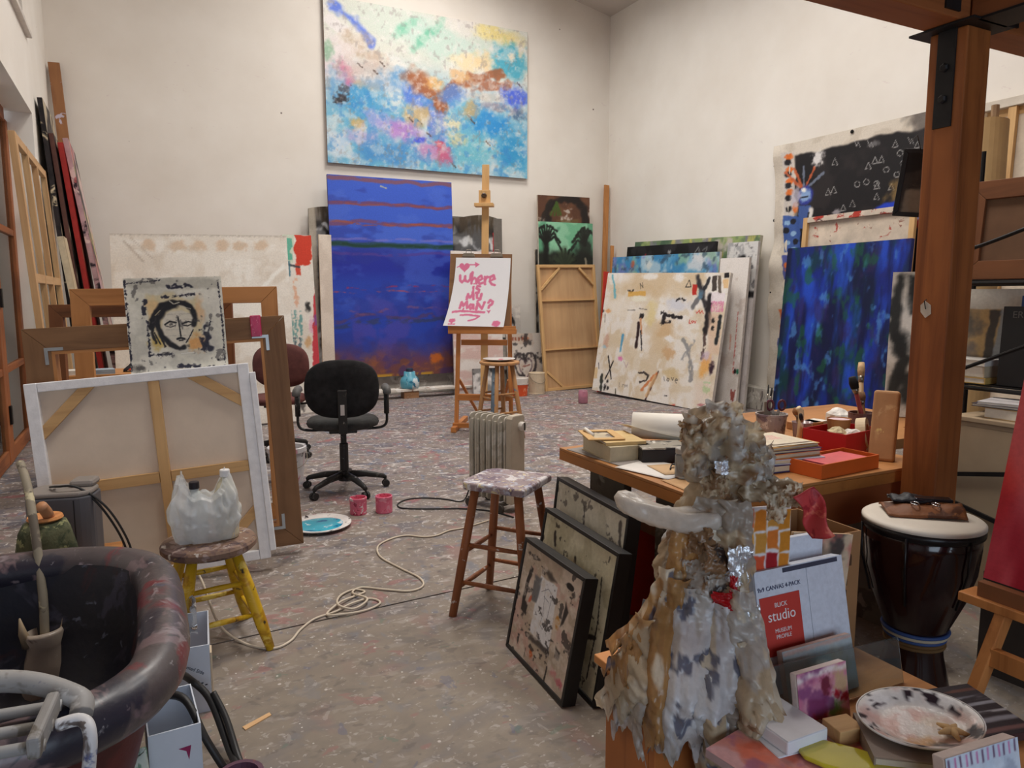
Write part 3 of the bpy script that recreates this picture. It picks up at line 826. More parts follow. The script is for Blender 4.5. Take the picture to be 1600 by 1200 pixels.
def paint_heart(c):
    c.mix((222, 212, 202), np.ones(c.X.shape)); c.cloud((200, 178, 160), 5, 5, .6, .6)
    hp = [(.5 + .034 * 9 * math.sin(t) ** 3, .62 - .022 * (13 * math.cos(t) - 5 * math.cos(2 * t) - 2 * math.cos(3 * t) - math.cos(4 * t))) for t in np.linspace(0, 2 * PI, 40)]
    c.line(hp, .05, (70, 62, 64), .9, .5); hq = [(.5 + (a - .5) * .62, .62 + (b - .62) * .62) for a, b in hp]; c.line(hq, .03, (120, 96, 104), .8, .5)
    c.line([(.42, .6), (.62, .58)], .03, (150, 90, 80), .8, .6)
    for k in range(5): c.rect(.06 + .09 * k, .06, .11 + .09 * k, .12, (150, 70, 50), .8)
    c.blob((.55, .1), .07, .05, (196, 110, 70), .9); c.cloud((60, 56, 58), 12, 10, .74, .8)
canvas('heart_painting', 'small canvas with a sketched grey heart propped at the back wall', 'painting', (5.02, 9.95, 0.0, 0, 5, 1.0), 0.62, 0.86, 0.035, 90, paint_heart, (206, 190, 176))
def paint_mono(c):
    c.mix((196, 192, 188), np.ones(c.X.shape)); c.cloud((120, 118, 118), 5, 5, .55, .8); c.cloud((40, 38, 40), 9, 7, .7, .9); c.cloud((234, 230, 228), 8, 8, .66, .8)
canvas('monochrome_study', 'small grey and white canvas on the floor left of the stool', 'painting', (4.22, 9.50, 0.0, 0, 6, 0), 0.42, 0.40, 0.03, 80, paint_mono, (170, 164, 160))

# palm pictures at the right end of the back wall
def paint_palm1(c):
    c.quad((70, 95), (400, 108), (430, 1140), (105, 1150))
    c.mix((112, 76, 56), np.ones(c.X.shape)); c.cloud((88, 58, 44), 4, 4, .5, .7); c.cloud((210, 200, 190), 8, 8, .76, .8)
    g = c.Y / c.h; c.mix((26, 24, 24), sstep(.86, .8, g)); c.cloud((120, 116, 110), 7, 5, .64, .8, mask=sstep(.8, .7, g))
    arch = [(140 + 0, 270), (135, 200), (165, 140), (235, 118), (320, 122), (370, 170), (385, 270)]
    c.line(arch, 44, (34, 30, 30), .9, .5); c.line([(150, 130), (120, 200), (95, 260)], 20, (40, 36, 32), .8, .6)
    for d in (-34, -12, 10, 30): c.line([(190, 140), (190 + d, 215)], 14, (70, 96, 40), .9, .4)
    c.line([(240, 190), (265, 200), (250, 235)], 18, (206, 198, 190), .85, .9, .3); c.rect(190, 245, 330, 275, (110, 96, 60), .7)
canvas('arch_palm_painting', 'tall brown canvas with dark arch, tallest in the palm group', 'painting', (5.76, 10.30, 0.285, 0, 0.6, 0.8), 0.98, 2.76, 0.035, 70, paint_palm1, (190, 176, 160))
def paint_palm2(c):
    c.quad((98, 268), (428, 282), (440, 1100), (128, 1100))
    c.mix((120, 190, 150), np.ones(c.X.shape)); c.cloud((160, 214, 180), 3, 4, .55, .7); c.cloud((86, 150, 116), 4, 4, .6, .7)
    g = c.Y / c.h; c.mix((38, 42, 36), sstep(.84, .79, g + .04 * (c.n(5, 5) - .5)))
    K = (28, 28, 26)
    for a in (-80, -58, -35, -14, 6, 26, 46, 66, 90): c.line([(145, 385), (145 + 50 * math.sin(R(a)), 350 - 62 * math.cos(R(a))), (145 + 92 * math.sin(R(a)), 372 - 84 * math.cos(R(a)) + (44 if abs(a) > 50 else 6))], 12, K, .95, .4)
    c.line([(145, 380), (150, 520)], 34, K, .95)
    for a in (-85, -62, -40, -20, 0, 20, 40): c.line([(380, 395), (380 + 46 * math.sin(R(a)), 375 - 70 * math.cos(R(a))), (380 + 84 * math.sin(R(a)), 410 - 112 * math.cos(R(a)) + 20)], 15, (36, 38, 34), .9, .5)
    c.blob((380, 420), 50, 100, (40, 42, 38), .9)
    for a in (-70, -45, -20, 0, 20, 45, 70): c.line([(262, 510), (262 + 70 * math.sin(R(a)), 510 - 95 * math.cos(R(a)))], 10, (20, 20, 20), .95, .3)
    c.blob((255, 470), 60, 50, (70, 84, 62), .6)
    c.line([(385, 470), (395, 530)], 12, (170, 160, 140), .8)
canvas('green_palm_painting', 'green canvas with black palm plants behind the plywood panel', 'painting', (5.70, 10.16, 0.02, 0.6, 1.4, 0.5), 1.03, 2.60, 0.04, 75, paint_palm2, (196, 190, 176))
def paint_side(c):
    c.mix((60, 56, 52), np.ones(c.X.shape)); c.cloud((150, 146, 138), 10, 5, .6, .8); c.cloud((20, 18, 18), 6, 6, .6, .8)
canvas('dark_canvas', 'dark canvas sliver left of the palm paintings', 'painting', (5.66, 10.22, 0.285, 0, 1.2, 0.6), 0.10, 1.9, 0.03, 60, paint_side, (186, 174, 160))
# plywood cradled panel, back side to the room
M_PLY = wood('plywood_face', (196, 158, 116), (176, 136, 96), 'z', 7, 0.6, bump=0.05)
M_PINE = wood('pine_bar', (208, 168, 116), (180, 138, 90), 'z', 15, 0.6)
M_PINEX = wood('pine_bar_x', (208, 168, 116), (180, 138, 90), 'x', 15, 0.6)
pl = thing('cradled_panel', 'bare plywood panel turned to show its wooden bracing', 'panel', M=PF(5.42, 9.50, 0.0, 1.0, 6.5, 1.2))
pw, ph = 1.06, 1.93
MB().bx(0.01, pw - 0.01, 0.045, 0.055, 0.01, ph - 0.01).build('plywood_sheet', M_PLY, pl)
for x0 in (0, pw - 0.045): MB().bx(x0, x0 + 0.045, 0, 0.045, 0, ph).build('side_bar', M_PINE, pl, bevel=0.002)
for z0 in (0, 0.62, 1.37, ph - 0.045): MB().bx(0.045, pw - 0.045, 0.004 if 0 < z0 < 1.5 else 0, 0.045, z0, z0 + (0.045 if z0 in (0, ph - 0.045) else 0.02)).build('cross_bar', M_PINEX, pl, bevel=0.002)
for a, b in (((0.045, 1.55), (0.40, ph - 0.05)), ((pw - 0.045, 1.62), (pw - 0.30, ph - 0.05)), ((0.045, 0.30), (0.32, 0.05))):
    MB().bar((a[0], 0.02, a[1]), (b[0], 0.02, b[1]), 0.035, 0.04, (0, 1, 0)).build('corner_brace', M_PINEX, pl, bevel=0.002)
MB().prism([(0.045, 0.30), (0.32, 0.045), (0.045, 0.045)], 0.015, 0.03).build('gusset', M_PLY, pl)
# loose timber in the corner
M_STICK = wood('corner_stick', (190, 132, 78), (150, 98, 56), 'z', 14)
s1 = MB().bar((6.92, 10.22, 0.29), (7.10, 10.42, 3.30), 0.09, 0.035, (0, 1, 0)).build('wooden_plank', M_STICK, bevel=0.003); tag(s1, 'long narrow plank standing in the room corner', 'plank')
s2 = MB().bar((6.86, 9.88, 0.0), (7.08, 10.2, 2.28), 0.06, 0.03, (0, 1, 0)).build('narrow_lath', M_STICK, bevel=0.003); tag(s2, 'shorter wooden slat leaning beside the corner plank', 'slat')
s3 = MB().bar((6.13, 9.10, 0.0), (6.28, 9.19, 1.81), 0.09, 0.02, (0, 1, 0)).build('red_board', plain('red_board_paint', (204, 58, 40), 0.6, var=.2), bevel=0.002); tag(s3, 'thin red board wedged between the plywood and the cream abstract', 'board')

# ================================================================== stack along the right wall
def paint_love(c):
    c.quad((250, 20), (1205, 33), (1062, 1115), (125, 950))
    c.mix((226, 214, 196), np.ones(c.X.shape)); c.cloud((212, 192, 162), 2, 2.5, .54, .6); c.cloud((234, 228, 220), 2.5, 2, .50, .85); c.cloud((238, 234, 230), 7, 4, .62, .7); c.cloud((214, 196, 166), 5, 9, .66, .5)
    B, L, Q = c.blob, c.line, c.rect; K = (34, 30, 32)
    B((560, 110), 190, 110, (206, 178, 138), .7); B((870, 120), 150, 90, (210, 186, 150), .7); B((690, 520), 110, 130, (214, 190, 156), .7); B((350, 300), 130, 60, (234, 226, 214), .8); B((600, 330), 40, 90, (226, 206, 140), .6)
    B((700, 480), 60, 60, (206, 172, 128), .7); B((740, 660), 46, 46, (204, 164, 120), .8); B((760, 820), 60, 40, (206, 180, 130), .7); B((585, 50), 60, 26, (240, 238, 236), .8); B((810, 70), 40, 30, (240, 238, 236), .8); B((740, 545), 40, 24, (240, 238, 236), .9); B((800, 280), 90, 50, (206, 208, 220), .7)
    L([(955, 70), (985, 180), (1010, 290)], 34, (48, 46, 50), .95, .5); L([(1045, 75), (990, 190)], 24, (40, 40, 44), .95, .4); L([(985, 190), (925, 295)], 36, (96, 96, 100), .85, .6)
    Q(915, 115, 950, 200, (190, 52, 42)); B((975, 200), 18, 36, (86, 130, 160), .7)
    L([(1050, 225), (1035, 350), (1020, 500)], 42, K, .97, .4); L([(1015, 510), (1000, 690)], 24, (80, 62, 58), .9, .6, .25)
    Q(1065, 60, 1100, 170, (74, 64, 60)); Q(1110, 50, 1135, 200, (104, 92, 82)); Q(1155, 35, 1190, 75, (36, 32, 34)); Q(1150, 80, 1185, 150, (230, 188, 130), .8); Q(1060, 185, 1165, 260, (236, 226, 230), .9)
    for x in range(1066, 1160, 12): L([(x, 255), (x - 4, 330)], 7, (222, 110, 160), .8, .7)
    Q(1040, 340, 1130, 660, (222, 186, 160), .6, .03); B((1075, 400), 12, 20, K, .95); B((1072, 460), 10, 16, K, .95); L([(1130, 370), (1120, 440), (1100, 575)], 26, (30, 36, 40), .95, .4)
    B((1030, 690), 40, 40, (206, 182, 210), .6); B((1015, 760), 30, 70, (232, 170, 90), .85, -20); B((1068, 770), 16, 46, (50, 30, 44), .95)
    L([(285, 40), (300, 110), (308, 210)], 18, (110, 180, 196), .9, .5); Q(205, 20, 245, 70, (206, 54, 40), .9); L([(200, 80), (180, 300)], 14, (206, 130, 100), .6, .6)
    L([(512, 148), (506, 105), (530, 142), (524, 100)], 5, (70, 62, 58), .9); L([(862, 140), (890, 85), (905, 138), (862, 140)], 6, K, .9); L([(410, 160), (440, 175), (455, 158)], 14, K, .9, .8)
    Q(415, 168, 552, 205, (218, 168, 82), .85); B((500, 225), 70, 20, (236, 232, 214), .9); L([(795, 240), (830, 228), (858, 242)], 12, K, .9, .9)
    L([(408, 315), (470, 315)], 5, (90, 84, 80), .8); L([(498, 302), (560, 312)], 7, (120, 112, 106), .8, .7); L([(680, 335), (730, 355), (830, 378)], 18, K, .95, .9, .2); L([(700, 360), (690, 410)], 30, K, .95, .7); L([(665, 420), (745, 412)], 18, K, .9, .8, .2); L([(780, 372), (830, 380)], 16, K, .8, .9, .4)
    B((520, 362), 20, 22, K, .95, 0, .3, .5); L([(497, 420), (490, 520), (476, 600)], 26, (44, 26, 28), .97, .3); L([(513, 385), (520, 500)], 16, (206, 146, 104), .9); L([(515, 480), (522, 630)], 12, K, .9, .5)
    L([(372, 510), (352, 640)], 20, (70, 150, 196), .85, .5, .1); B((250, 320), 26, 18, (226, 160, 100), .8); B((210, 322), 10, 12, K, .9); L([(228, 345), (226, 410)], 7, (80, 74, 70), .7); B((240, 560), 22, 60, (200, 150, 130), .6); B((222, 605), 16, 16, (160, 200, 220), .8); B((352, 700), 20, 20, (222, 110, 170), .8); L([(380, 720), (400, 770), (415, 730)], 5, (160, 120, 140), .6)
    L([(255, 680), (270, 780), (280, 860)], 12, K, .97, .3); L([(296, 720), (262, 800), (232, 860)], 12, K, .97, .3)
    L([(130, 740), (122, 870)], 18, (40, 30, 50), .9, .5); L([(178, 735), (180, 780)], 8, (60, 50, 60), .8); Q(135, 770, 170, 860, (222, 190, 140), .8); L([(205, 840), (195, 950)], 26, (44, 48, 44), .9, .7, .2); B((228, 930), 10, 26, K, .95); B((250, 880), 9, 14, K, .95); B((252, 935), 9, 16, K, .95); L([(315, 940), (315, 985)], 9, (70, 62, 40), .9)
    L([(852, 545), (885, 620), (905, 740), (910, 860)], 28, (136, 136, 138), .85, .6, .1); L([(930, 560), (880, 640), (840, 700)], 26, (150, 150, 152), .8, .7, .2)
    L([(500, 810), (540, 808), (580, 830), (560, 870), (510, 885)], 13, (48, 40, 40), .9, .6); L([(655, 800), (600, 920), (555, 1025)], 15, (60, 30, 26), .95, .4); L([(640, 815), (580, 880), (525, 945)], 20, (206, 120, 70), .85, .5); L([(630, 840), (560, 990)], 26, (220, 178, 130), .8, .4)
    for pts in ([(700, 840), (704, 872)], [(730, 850), (722, 866), (734, 876), (742, 858), (730, 850)], [(760, 848), (768, 868), (776, 846)], [(790, 868), (808, 866), (796, 854), (786, 872), (800, 890)]): L(pts, 5, (60, 54, 56), .9, .2)
    for pts in ([(345, 890), (345, 925)], [(368, 925), (372, 905), (386, 906), (386, 926)], [(392, 926), (394, 906), (402, 922), (408, 906), (412, 926)]): L(pts, 4, (120, 112, 110), .8, .2)
    for pts in ([(895, 395), (892, 420), (905, 422)], [(910, 405), (918, 420), (928, 405), (918, 402)], [(932, 404), (938, 420), (946, 402)], [(946, 330), (950, 345), (970, 320), (976, 345), (990, 325), (1000, 345)]): L(pts, 6, (206, 60, 50), .9, .4)
    B((1026, 935), 24, 26, (130, 200, 110), .9); L([(1010, 880), (1056, 885)], 10, (150, 206, 140), .7, .6); Q(745, 1060, 790, 1110, (204, 56, 40), .95, .02); Q(790, 1088, 860, 1112, (204, 60, 44), .9, .02); B((1010, 1060), 36, 12, (150, 46, 66), .9); L([(706, 990), (724, 990)], 7, K, .9)
    B((1000, 960), 60, 90, (226, 206, 190), .6)
canvas('cream_abstract_painting', 'big cream abstract with black crosses, foremost on the right wall', 'painting', (5.955, 9.04, 0.05, -81.9, 8.2, -1.3), 2.23, 1.752, 0.05, 115, paint_love, (214, 206, 196))
def paint_bluesky(c):
    c.mix((96, 160, 196), np.ones(c.X.shape)); c.cloud((60, 132, 184), 3, 3, .5, .8); c.cloud((190, 210, 220), 4, 3, .6, .8); c.cloud((126, 126, 190), 4, 4, .68, .7); c.cloud((150, 190, 150), 4, 4, .72, .7)
    c.blob((.22, .06), .02, .025, (196, 90, 60), .8); c.blob((.38, .07), .03, .03, (220, 220, 214), .8); c.blob((.82, .07), .08, .05, (226, 222, 222), .8); c.cloud((60, 80, 100), 12, 12, .76, .7)
canvas('sky_blue_painting', 'sky blue abstract canvas second from the front of the right stack', 'painting', (6.42, 9.40, 0.02, -86.0, 3.2, -0.6), 2.18, 2.02, 0.04, 60, paint_bluesky, (206, 200, 194))
def paint_whiteA(c):
    c.mix((222, 214, 206), np.ones(c.X.shape)); c.cloud((236, 230, 226), 3, 3, .5, .7); c.cloud((196, 180, 170), 5, 6, .66, .6)
    c.line([(.78, .35), (.8, .75)], .012, (196, 80, 70), .8, .6, .3); c.line([(.6, .5), (.62, .6)], .02, (206, 130, 110), .6, .6)
    c.blob((.86, .735), .045, .018, (44, 30, 30), .95, 0, .2, .1); c.blob((.955, .735), .045, .018, (30, 106, 80), .95, 0, .2, .1); c.line([(.8, .86), (.82, .92), (.86, .87), (.88, .93), (.92, .86)], .02, (150, 60, 50), .8, .3)
canvas('white_pink_painting', 'white canvas with green square mark behind the cream abstract', 'painting', (6.55, 7.20, 0.0, -86.5, 3.6, -0.8), 0.47, 1.93, 0.04, 80, paint_whiteA, (208, 200, 190))
def paint_bw(c):
    c.mix((214, 212, 210), np.ones(c.X.shape)); c.cloud((150, 150, 152), 8, 8, .6, .7); c.cloud((60, 58, 60), 12, 10, .7, .7)
    c.line([(.55, .10), (.5, .16), (.48, .22), (.6, .2), (.55, .12)], .1, (26, 24, 26), .95, .7); c.line([(.3, .26), (.5, .2)], .05, (40, 38, 40), .9, .9); c.line([(.5, .2), (.44, .28)], .04, (30, 28, 30), .9)
    g = c.Y / c.h; c.mix((34, 32, 34), .9 * sstep(.72, .70, g) * sstep(.66, .68, g)); c.mix((216, 208, 206), .9 * sstep(.68, .66, g))
canvas('figure_painting', 'black and white figure canvas at the right end of the right stack', 'painting', (6.70, 7.24, 0.0, -89.5, 3.4, -0.5), 0.52, 2.13, 0.04, 90, paint_bw, (200, 194, 188))
def paint_black(c):
    c.mix((24, 22, 24), np.ones(c.X.shape)); c.cloud((46, 44, 48), 4, 4, .6, .8)
    c.line([(.8, .06), (.83, .03), (.85, .07)], .008, (150, 150, 150), .8); c.line([(.88, .05), (.92, .03), (.9, .08)], .008, (130, 130, 130), .8); c.blob((.52, .05), .02, .01, (200, 200, 200), .8); c.blob((.24, .07), .01, .015, (150, 40, 50), .8)
canvas('black_painting', 'black canvas peeking out behind the sky blue one', 'painting', (6.66, 9.45, 0.02, -89.0, 4.3, -1.0), 1.94, 2.19, 0.04, 55, paint_black, (40, 38, 40))
def paint_green(c):
    c.mix((110, 132, 96), np.ones(c.X.shape)); c.cloud((160, 176, 110), 4, 4, .55, .8); c.cloud((70, 96, 76), 4, 4, .6, .8); c.cloud((206, 190, 190), 5, 5, .66, .8); c.cloud((130, 120, 150), 5, 5, .7, .7); c.cloud((214, 200, 110), 8, 5, .74, .7)
canvas('green_abstract_painting', 'green abstract canvas at the very back of the right stack', 'painting', (6.72, 9.41, 0.03, -88.3, 5.2, -1.6), 2.52, 2.26, 0.05, 55, paint_green, (188, 182, 160))

# ================================================================== right wall: tacked canvas and pictures before it
def paint_tack(c):
    c.quad((1220, 227), (1440, 186), (1440, 640), (1195, 605))
    c.mix((218, 208, 194), np.ones(c.X.shape)); c.cloud((198, 186, 170), 5, 5, .6, .6)
    c.poly([(1243, 241), (1440, 206), (1440, 640), (1246, 640)], (30, 27, 29), 1, .02, .03, 5)
    c.cloud((52, 46, 46), 3, 3, .6, .6, mask=(c.X > .25).astype(float))
    B, L, Q = c.blob, c.line, c.rect; O = (226, 112, 44); K = (30, 28, 32); BL = (44, 66, 170)
    Q(1228, 236, 1242, 400, (206, 198, 192), .9)
    for i, y in enumerate((240, 258, 274, 290)): B((1236, y + 2), 6, 5, O, .95, 0, .3, .3)
    for i, y in enumerate((250, 266, 282, 300, 316)): B((1234, y), 5, 5, K, .95, 0, .3, .3)
    B((1243, 314), 5, 9, O, .95, 0, .3, .3)
    for a in (-40, -20, 0, 22, 44): L([(1256, 290), (1256 + 40 * math.sin(R(a)), 290 - 34 * math.cos(R(a)))], 4, (200, 100, 60) if a in (-40, -20, 22) else (120, 130, 150), .9, .5)
    B((1258, 297), 13, 16, (50, 60, 150), 1, 0, .2, .1); B((1258, 296), 9, 11, (140, 170, 214), 1, 0, .3, .3); B((1256, 289), 5, 3, (240, 238, 232), 1); L([(1250, 300), (1262, 298)], 2, K, .9)
    B((1276, 246), 9, 11, (232, 228, 226), .95, 0, .4, .5); B((1244, 300), 7, 16, (196, 190, 204), .8)
    Q(1248, 312, 1266, 345, (70, 96, 160), .95); L([(1266, 318), (1262, 345)], 8, (232, 228, 222), .95); L([(1263, 322), (1259, 340)], 3, K, .9)
    Q(1226, 326, 1250, 380, (60, 90, 160), .95); 
    for x, y in ((1232, 336), (1240, 352), (1231, 366), (1240, 376)): B((x, y), 5, 4, (150, 186, 220), .9, 0, .2, .2)
    for x, y in ((1240, 334), (1230, 347), (1243, 364)): B((x, y), 5, 5, K, .9, 0, .2, .2)
    Q(1224, 384, 1236, 470, (66, 76, 150), .9); B((1231, 402), 5, 8, O, .95); Q(1218, 470, 1228, 600, (206, 100, 50), .9); Q(1214, 520, 1222, 600, (60, 70, 150), .8); B((1222, 560), 5, 14, O, .9)
    W = (206, 204, 202)
    for x, y in ((1300, 251), (1299, 290), (1347, 258), (1326, 310), (1360, 286), (1383, 230), (1360, 301), (1313, 316), (1356, 251), (1365, 250), (1291, 293), (1380, 288), (1413, 232)):
        L([(x - 4, y + 4), (x, y - 5), (x + 4, y + 4), (x - 4, y + 4)], .9, W, .7, .2)
    for x, y in ((1332, 283), (1345, 280), (1372, 264), (1387, 271), (1390, 242), (1395, 256), (1359, 283)):
        L([(x + 4 * math.cos(a), y + 4 * math.sin(a)) for a in np.linspace(0, 6, 8)], .9, W, .7, .2)
    for x, y in ((1350, 228), (1332, 227), (1405, 226)): L([(x - 5, y - 4), (x - 2, y + 4), (x, y - 2), (x + 3, y + 5)], .9, W, .7, .2)
    B((1303, 322), 5, 5, (206, 200, 206), .7); B((1353, 229), 7, 4, (120, 118, 120), .8)
    B((1395, 295), 18, 14, (150, 120, 70), .8); B((1385, 320), 24, 12, (36, 66, 196), 1, 0, .2, .2); L([(1366, 332), (1378, 322), (1392, 332)], 5, (236, 232, 228), 1, .2); L([(1416, 300), (1408, 312), (1414, 328), (1424, 334)], 6, (236, 232, 228), 1, .2); B((1424, 318), 9, 14, (40, 60, 170), 1)
    Q(1262, 336, 1440, 346, (188, 52, 40), .9, .02)
def bend_tack(P, c):
    u = c.X / c.w; v = c.Y / c.h
    P[..., 1] -= 0.05 * sstep(.12, 0, u) * (0.4 + 0.6 * np.sin(v * 15) ** 2) + 0.008 * np.sin(v * 40) * (u < .1)
    P[..., 0] += 0.03 * np.sin(v * 11) * sstep(.08, 0, u)
    return P
tk = canvas('tacked_canvas', 'unstretched canvas with black night field of triangles tacked to the right wall', 'painting', (7.135, 6.74, 0.285, -90, 0, 0), 2.05, 3.0, 0.004, 100, paint_tack, (214, 204, 188), bend=bend_tack)
M_TACK = plain('tack_black', (26, 25, 25), 0.4, 0.5)
for x, z in ((-.05, 2.96), (-.06, 2.1), (-.07, 1.2), (-.03, .1), (1.0, 2.97)):
    MB().ball((x + .06, -.012, z), 0.022, 10, 6, (1, .5, 1)).build('tack', M_TACK, tk)
cb = thing('reversed_canvas', 'reversed canvas with red-splashed top bar behind the blue-green painting', 'canvas', M=PF(6.86, 6.16, 0.03, -90, 3.5, 0.6))
M_LINEN = plain('linen_back', (206, 190, 170), 0.9, var=.1, scale=12, bump=.2)
M_LINENR = splat('linen_red_splash', (206, 190, 172), [((176, 70, 60), .68, 7), ((150, 110, 96), .7, 11)], .85)
MB().bx(0.02, 1.38, 0.04, 0.046, 0.02, 2.3).build('canvas_sheet', M_LINENR, cb)
for x0 in (0, 1.34): MB().bx(x0, x0 + .06, 0, .04, 0, 2.33).build('stretcher_bar', M_PINE, cb, bevel=.002)
for z0 in (0, 2.27): MB().bx(.06, 1.34, 0, .04, z0, z0 + .06).build('stretcher_bar', splat('bar_red_splash', (206, 192, 176), [((176, 58, 46), .52, 6), ((90, 60, 60), .66, 12)], .8), cb, bevel=.002)
def paint_bg(c):
    c.mix((20, 36, 120), np.ones(c.X.shape)); c.cloud((24, 56, 164), 6, 1.6, .5, .8, .25); c.cloud((14, 40, 66), 5, 1.2, .58, .8, .2); c.cloud((14, 58, 50), 6, 2.2, .68, .7, .15); c.cloud((38, 80, 200), 6, 2.0, .62, .8, .2); c.cloud((12, 16, 54), 9, 1.2, .56, .8, .2)
    c.cloud((80, 136, 200), 10, 5, .80, .7, .1); c.cloud((56, 34, 80), 7, 4, .74, .5, .15); c.cloud((26, 96, 56), 9, 5, .78, .6)
canvas('blue_green_painting', 'deep blue and green abstract canvas leaning at the right wall', 'painting', (6.66, 6.22, 0.03, -90, 5.0, 0.5), 1.55, 1.98, 0.045, 70, paint_bg, (26, 40, 110))
def paint_wb(c):
    c.mix((206, 200, 190), np.ones(c.X.shape)); c.cloud((226, 222, 214), 4, 4, .5, .7)
    K = (44, 46, 46); c.poly([(.2, .02), (1.0, .02), (1.0, .3), (.35, .3)], K, 1, .02, .02); c.line([(.15, .05), (.05, .4), (.3, .6), (.1, .9)], .1, K, .95, .4); c.blob((.25, .5), .16, .1, K, .95, 20); c.blob((.5, .8), .3, .14, K, .95, 30); c.blob((.7, .45), .2, .1, (120, 110, 96), .8)
canvas('shape_painting', 'small white canvas with black shapes half hidden behind the post', 'painting', (3.78, 2.70, 0.765, -60, 4, 0), 0.28, 0.82, 0.03, 90, paint_wb, (214, 208, 200))
# ================================================================== easel with clipboard and sign
M_BEECH = wood('easel_beech', (196, 128, 70), (160, 98, 50), 'z', 14, 0.5)
M_BEECHX = wood('easel_beech_x', (196, 128, 70), (160, 98, 50), 'x', 14, 0.5)
M_BEECHP = wood('easel_mast_pale', (222, 176, 118), (196, 148, 94), 'z', 14, 0.5)
M_STEEL = plain('clip_steel', (150, 142, 130), 0.35, 0.9)
ez = thing('studio_easel', 'tall wooden studio easel standing in the middle of the room', 'easel', (3.22, 7.00, 0), R(-33))
bar = lambda a, b, w, t, nm, m=M_BEECH, ref=(0, 1, 0): MB().bar(a, b, w, t, ref).build(nm, m, ez, bevel=.003)
for sx in (-1, 1):
    bar((sx * .30, 0.02, .04), (sx * .265, .12, 1.62), .045, .03, 'leg')
    bar((sx * .30, -.16, .03), (sx * .30, .62, .03), .055, .055, 'floor_runner', M_BEECHX, (0, 0, 1))
    bar((sx * .27, .05, .55), (sx * .12, .56, .06), .03, .025, 'rear_strut')
bar((-.33, -.02, .06), (.33, -.02, .06), .05, .05, 'base_bar', M_BEECHX)
bar((-.28, .03, .36), (.28, .03, .36), .03, .07, 'cross_bar', M_BEECHX, (0, 0, 1))
bar((-.25, .09, .95), (.25, .09, .95), .03, .06, 'cross_bar', M_BEECHX, (0, 0, 1))
bar((0, .05, .36), (0, .27, 2.84), .075, .03, 'mast', M_BEECHP)
bar((-.36, -.03, 1.075), (.36, -.03, 1.075), .12, .05, 'tray', M_BEECHX, (0, 0, 1))
bar((-.36, -.085, 1.115), (.36, -.085, 1.115), .015, .04, 'tray_lip', M_BEECHX, (0, 0, 1))
hd = MB().bx(-.06, .06, .145, .20, 2.42, 2.56).build('top_holder', M_BEECHP, ez, bevel=.004)
MB().bx(-.10, .10, .08, .20, 2.385, 2.42).build('holder_ledge', M_BEECHP, hd, bevel=.003)
MB().lathe([(0, 0), (.028, 0), (.028, .03), (.02, .04), (0, .04)], 10, M=Matrix.Rotation(R(90), 3, 'X'), c=(0, .145, 2.50)).build('knob', plain('dark_knob', (70, 50, 34), .4), hd)
# clipboard
bd = thing('drawing_board', 'brown hardboard drawing board resting on the easel tray', 'board', M=PF(2.883, 7.165, 1.105, -34, 9, -0.8))
MB().bx(0, .665, 0.004, .012, 0, .80).build('hardboard', wood('hardboard', (136, 98, 66), (112, 78, 52), 'x', 5, .6), bd, bevel=.002)
for x0 in (.20, .50):
    cp = MB().prism([(x0 - .07, .765), (x0 + .07, .765), (x0 + .055, .805), (x0 - .055, .805)], -.012, .018).build('clip', M_STEEL, bd, bevel=.003)
    MB().tube([(x0 - .03, -.008, .80), (x0 - .022, -.008, .84), (x0 + .022, -.008, .84), (x0 + .03, -.008, .80)], .004, 6).build('clip_loop', M_STEEL, cp)
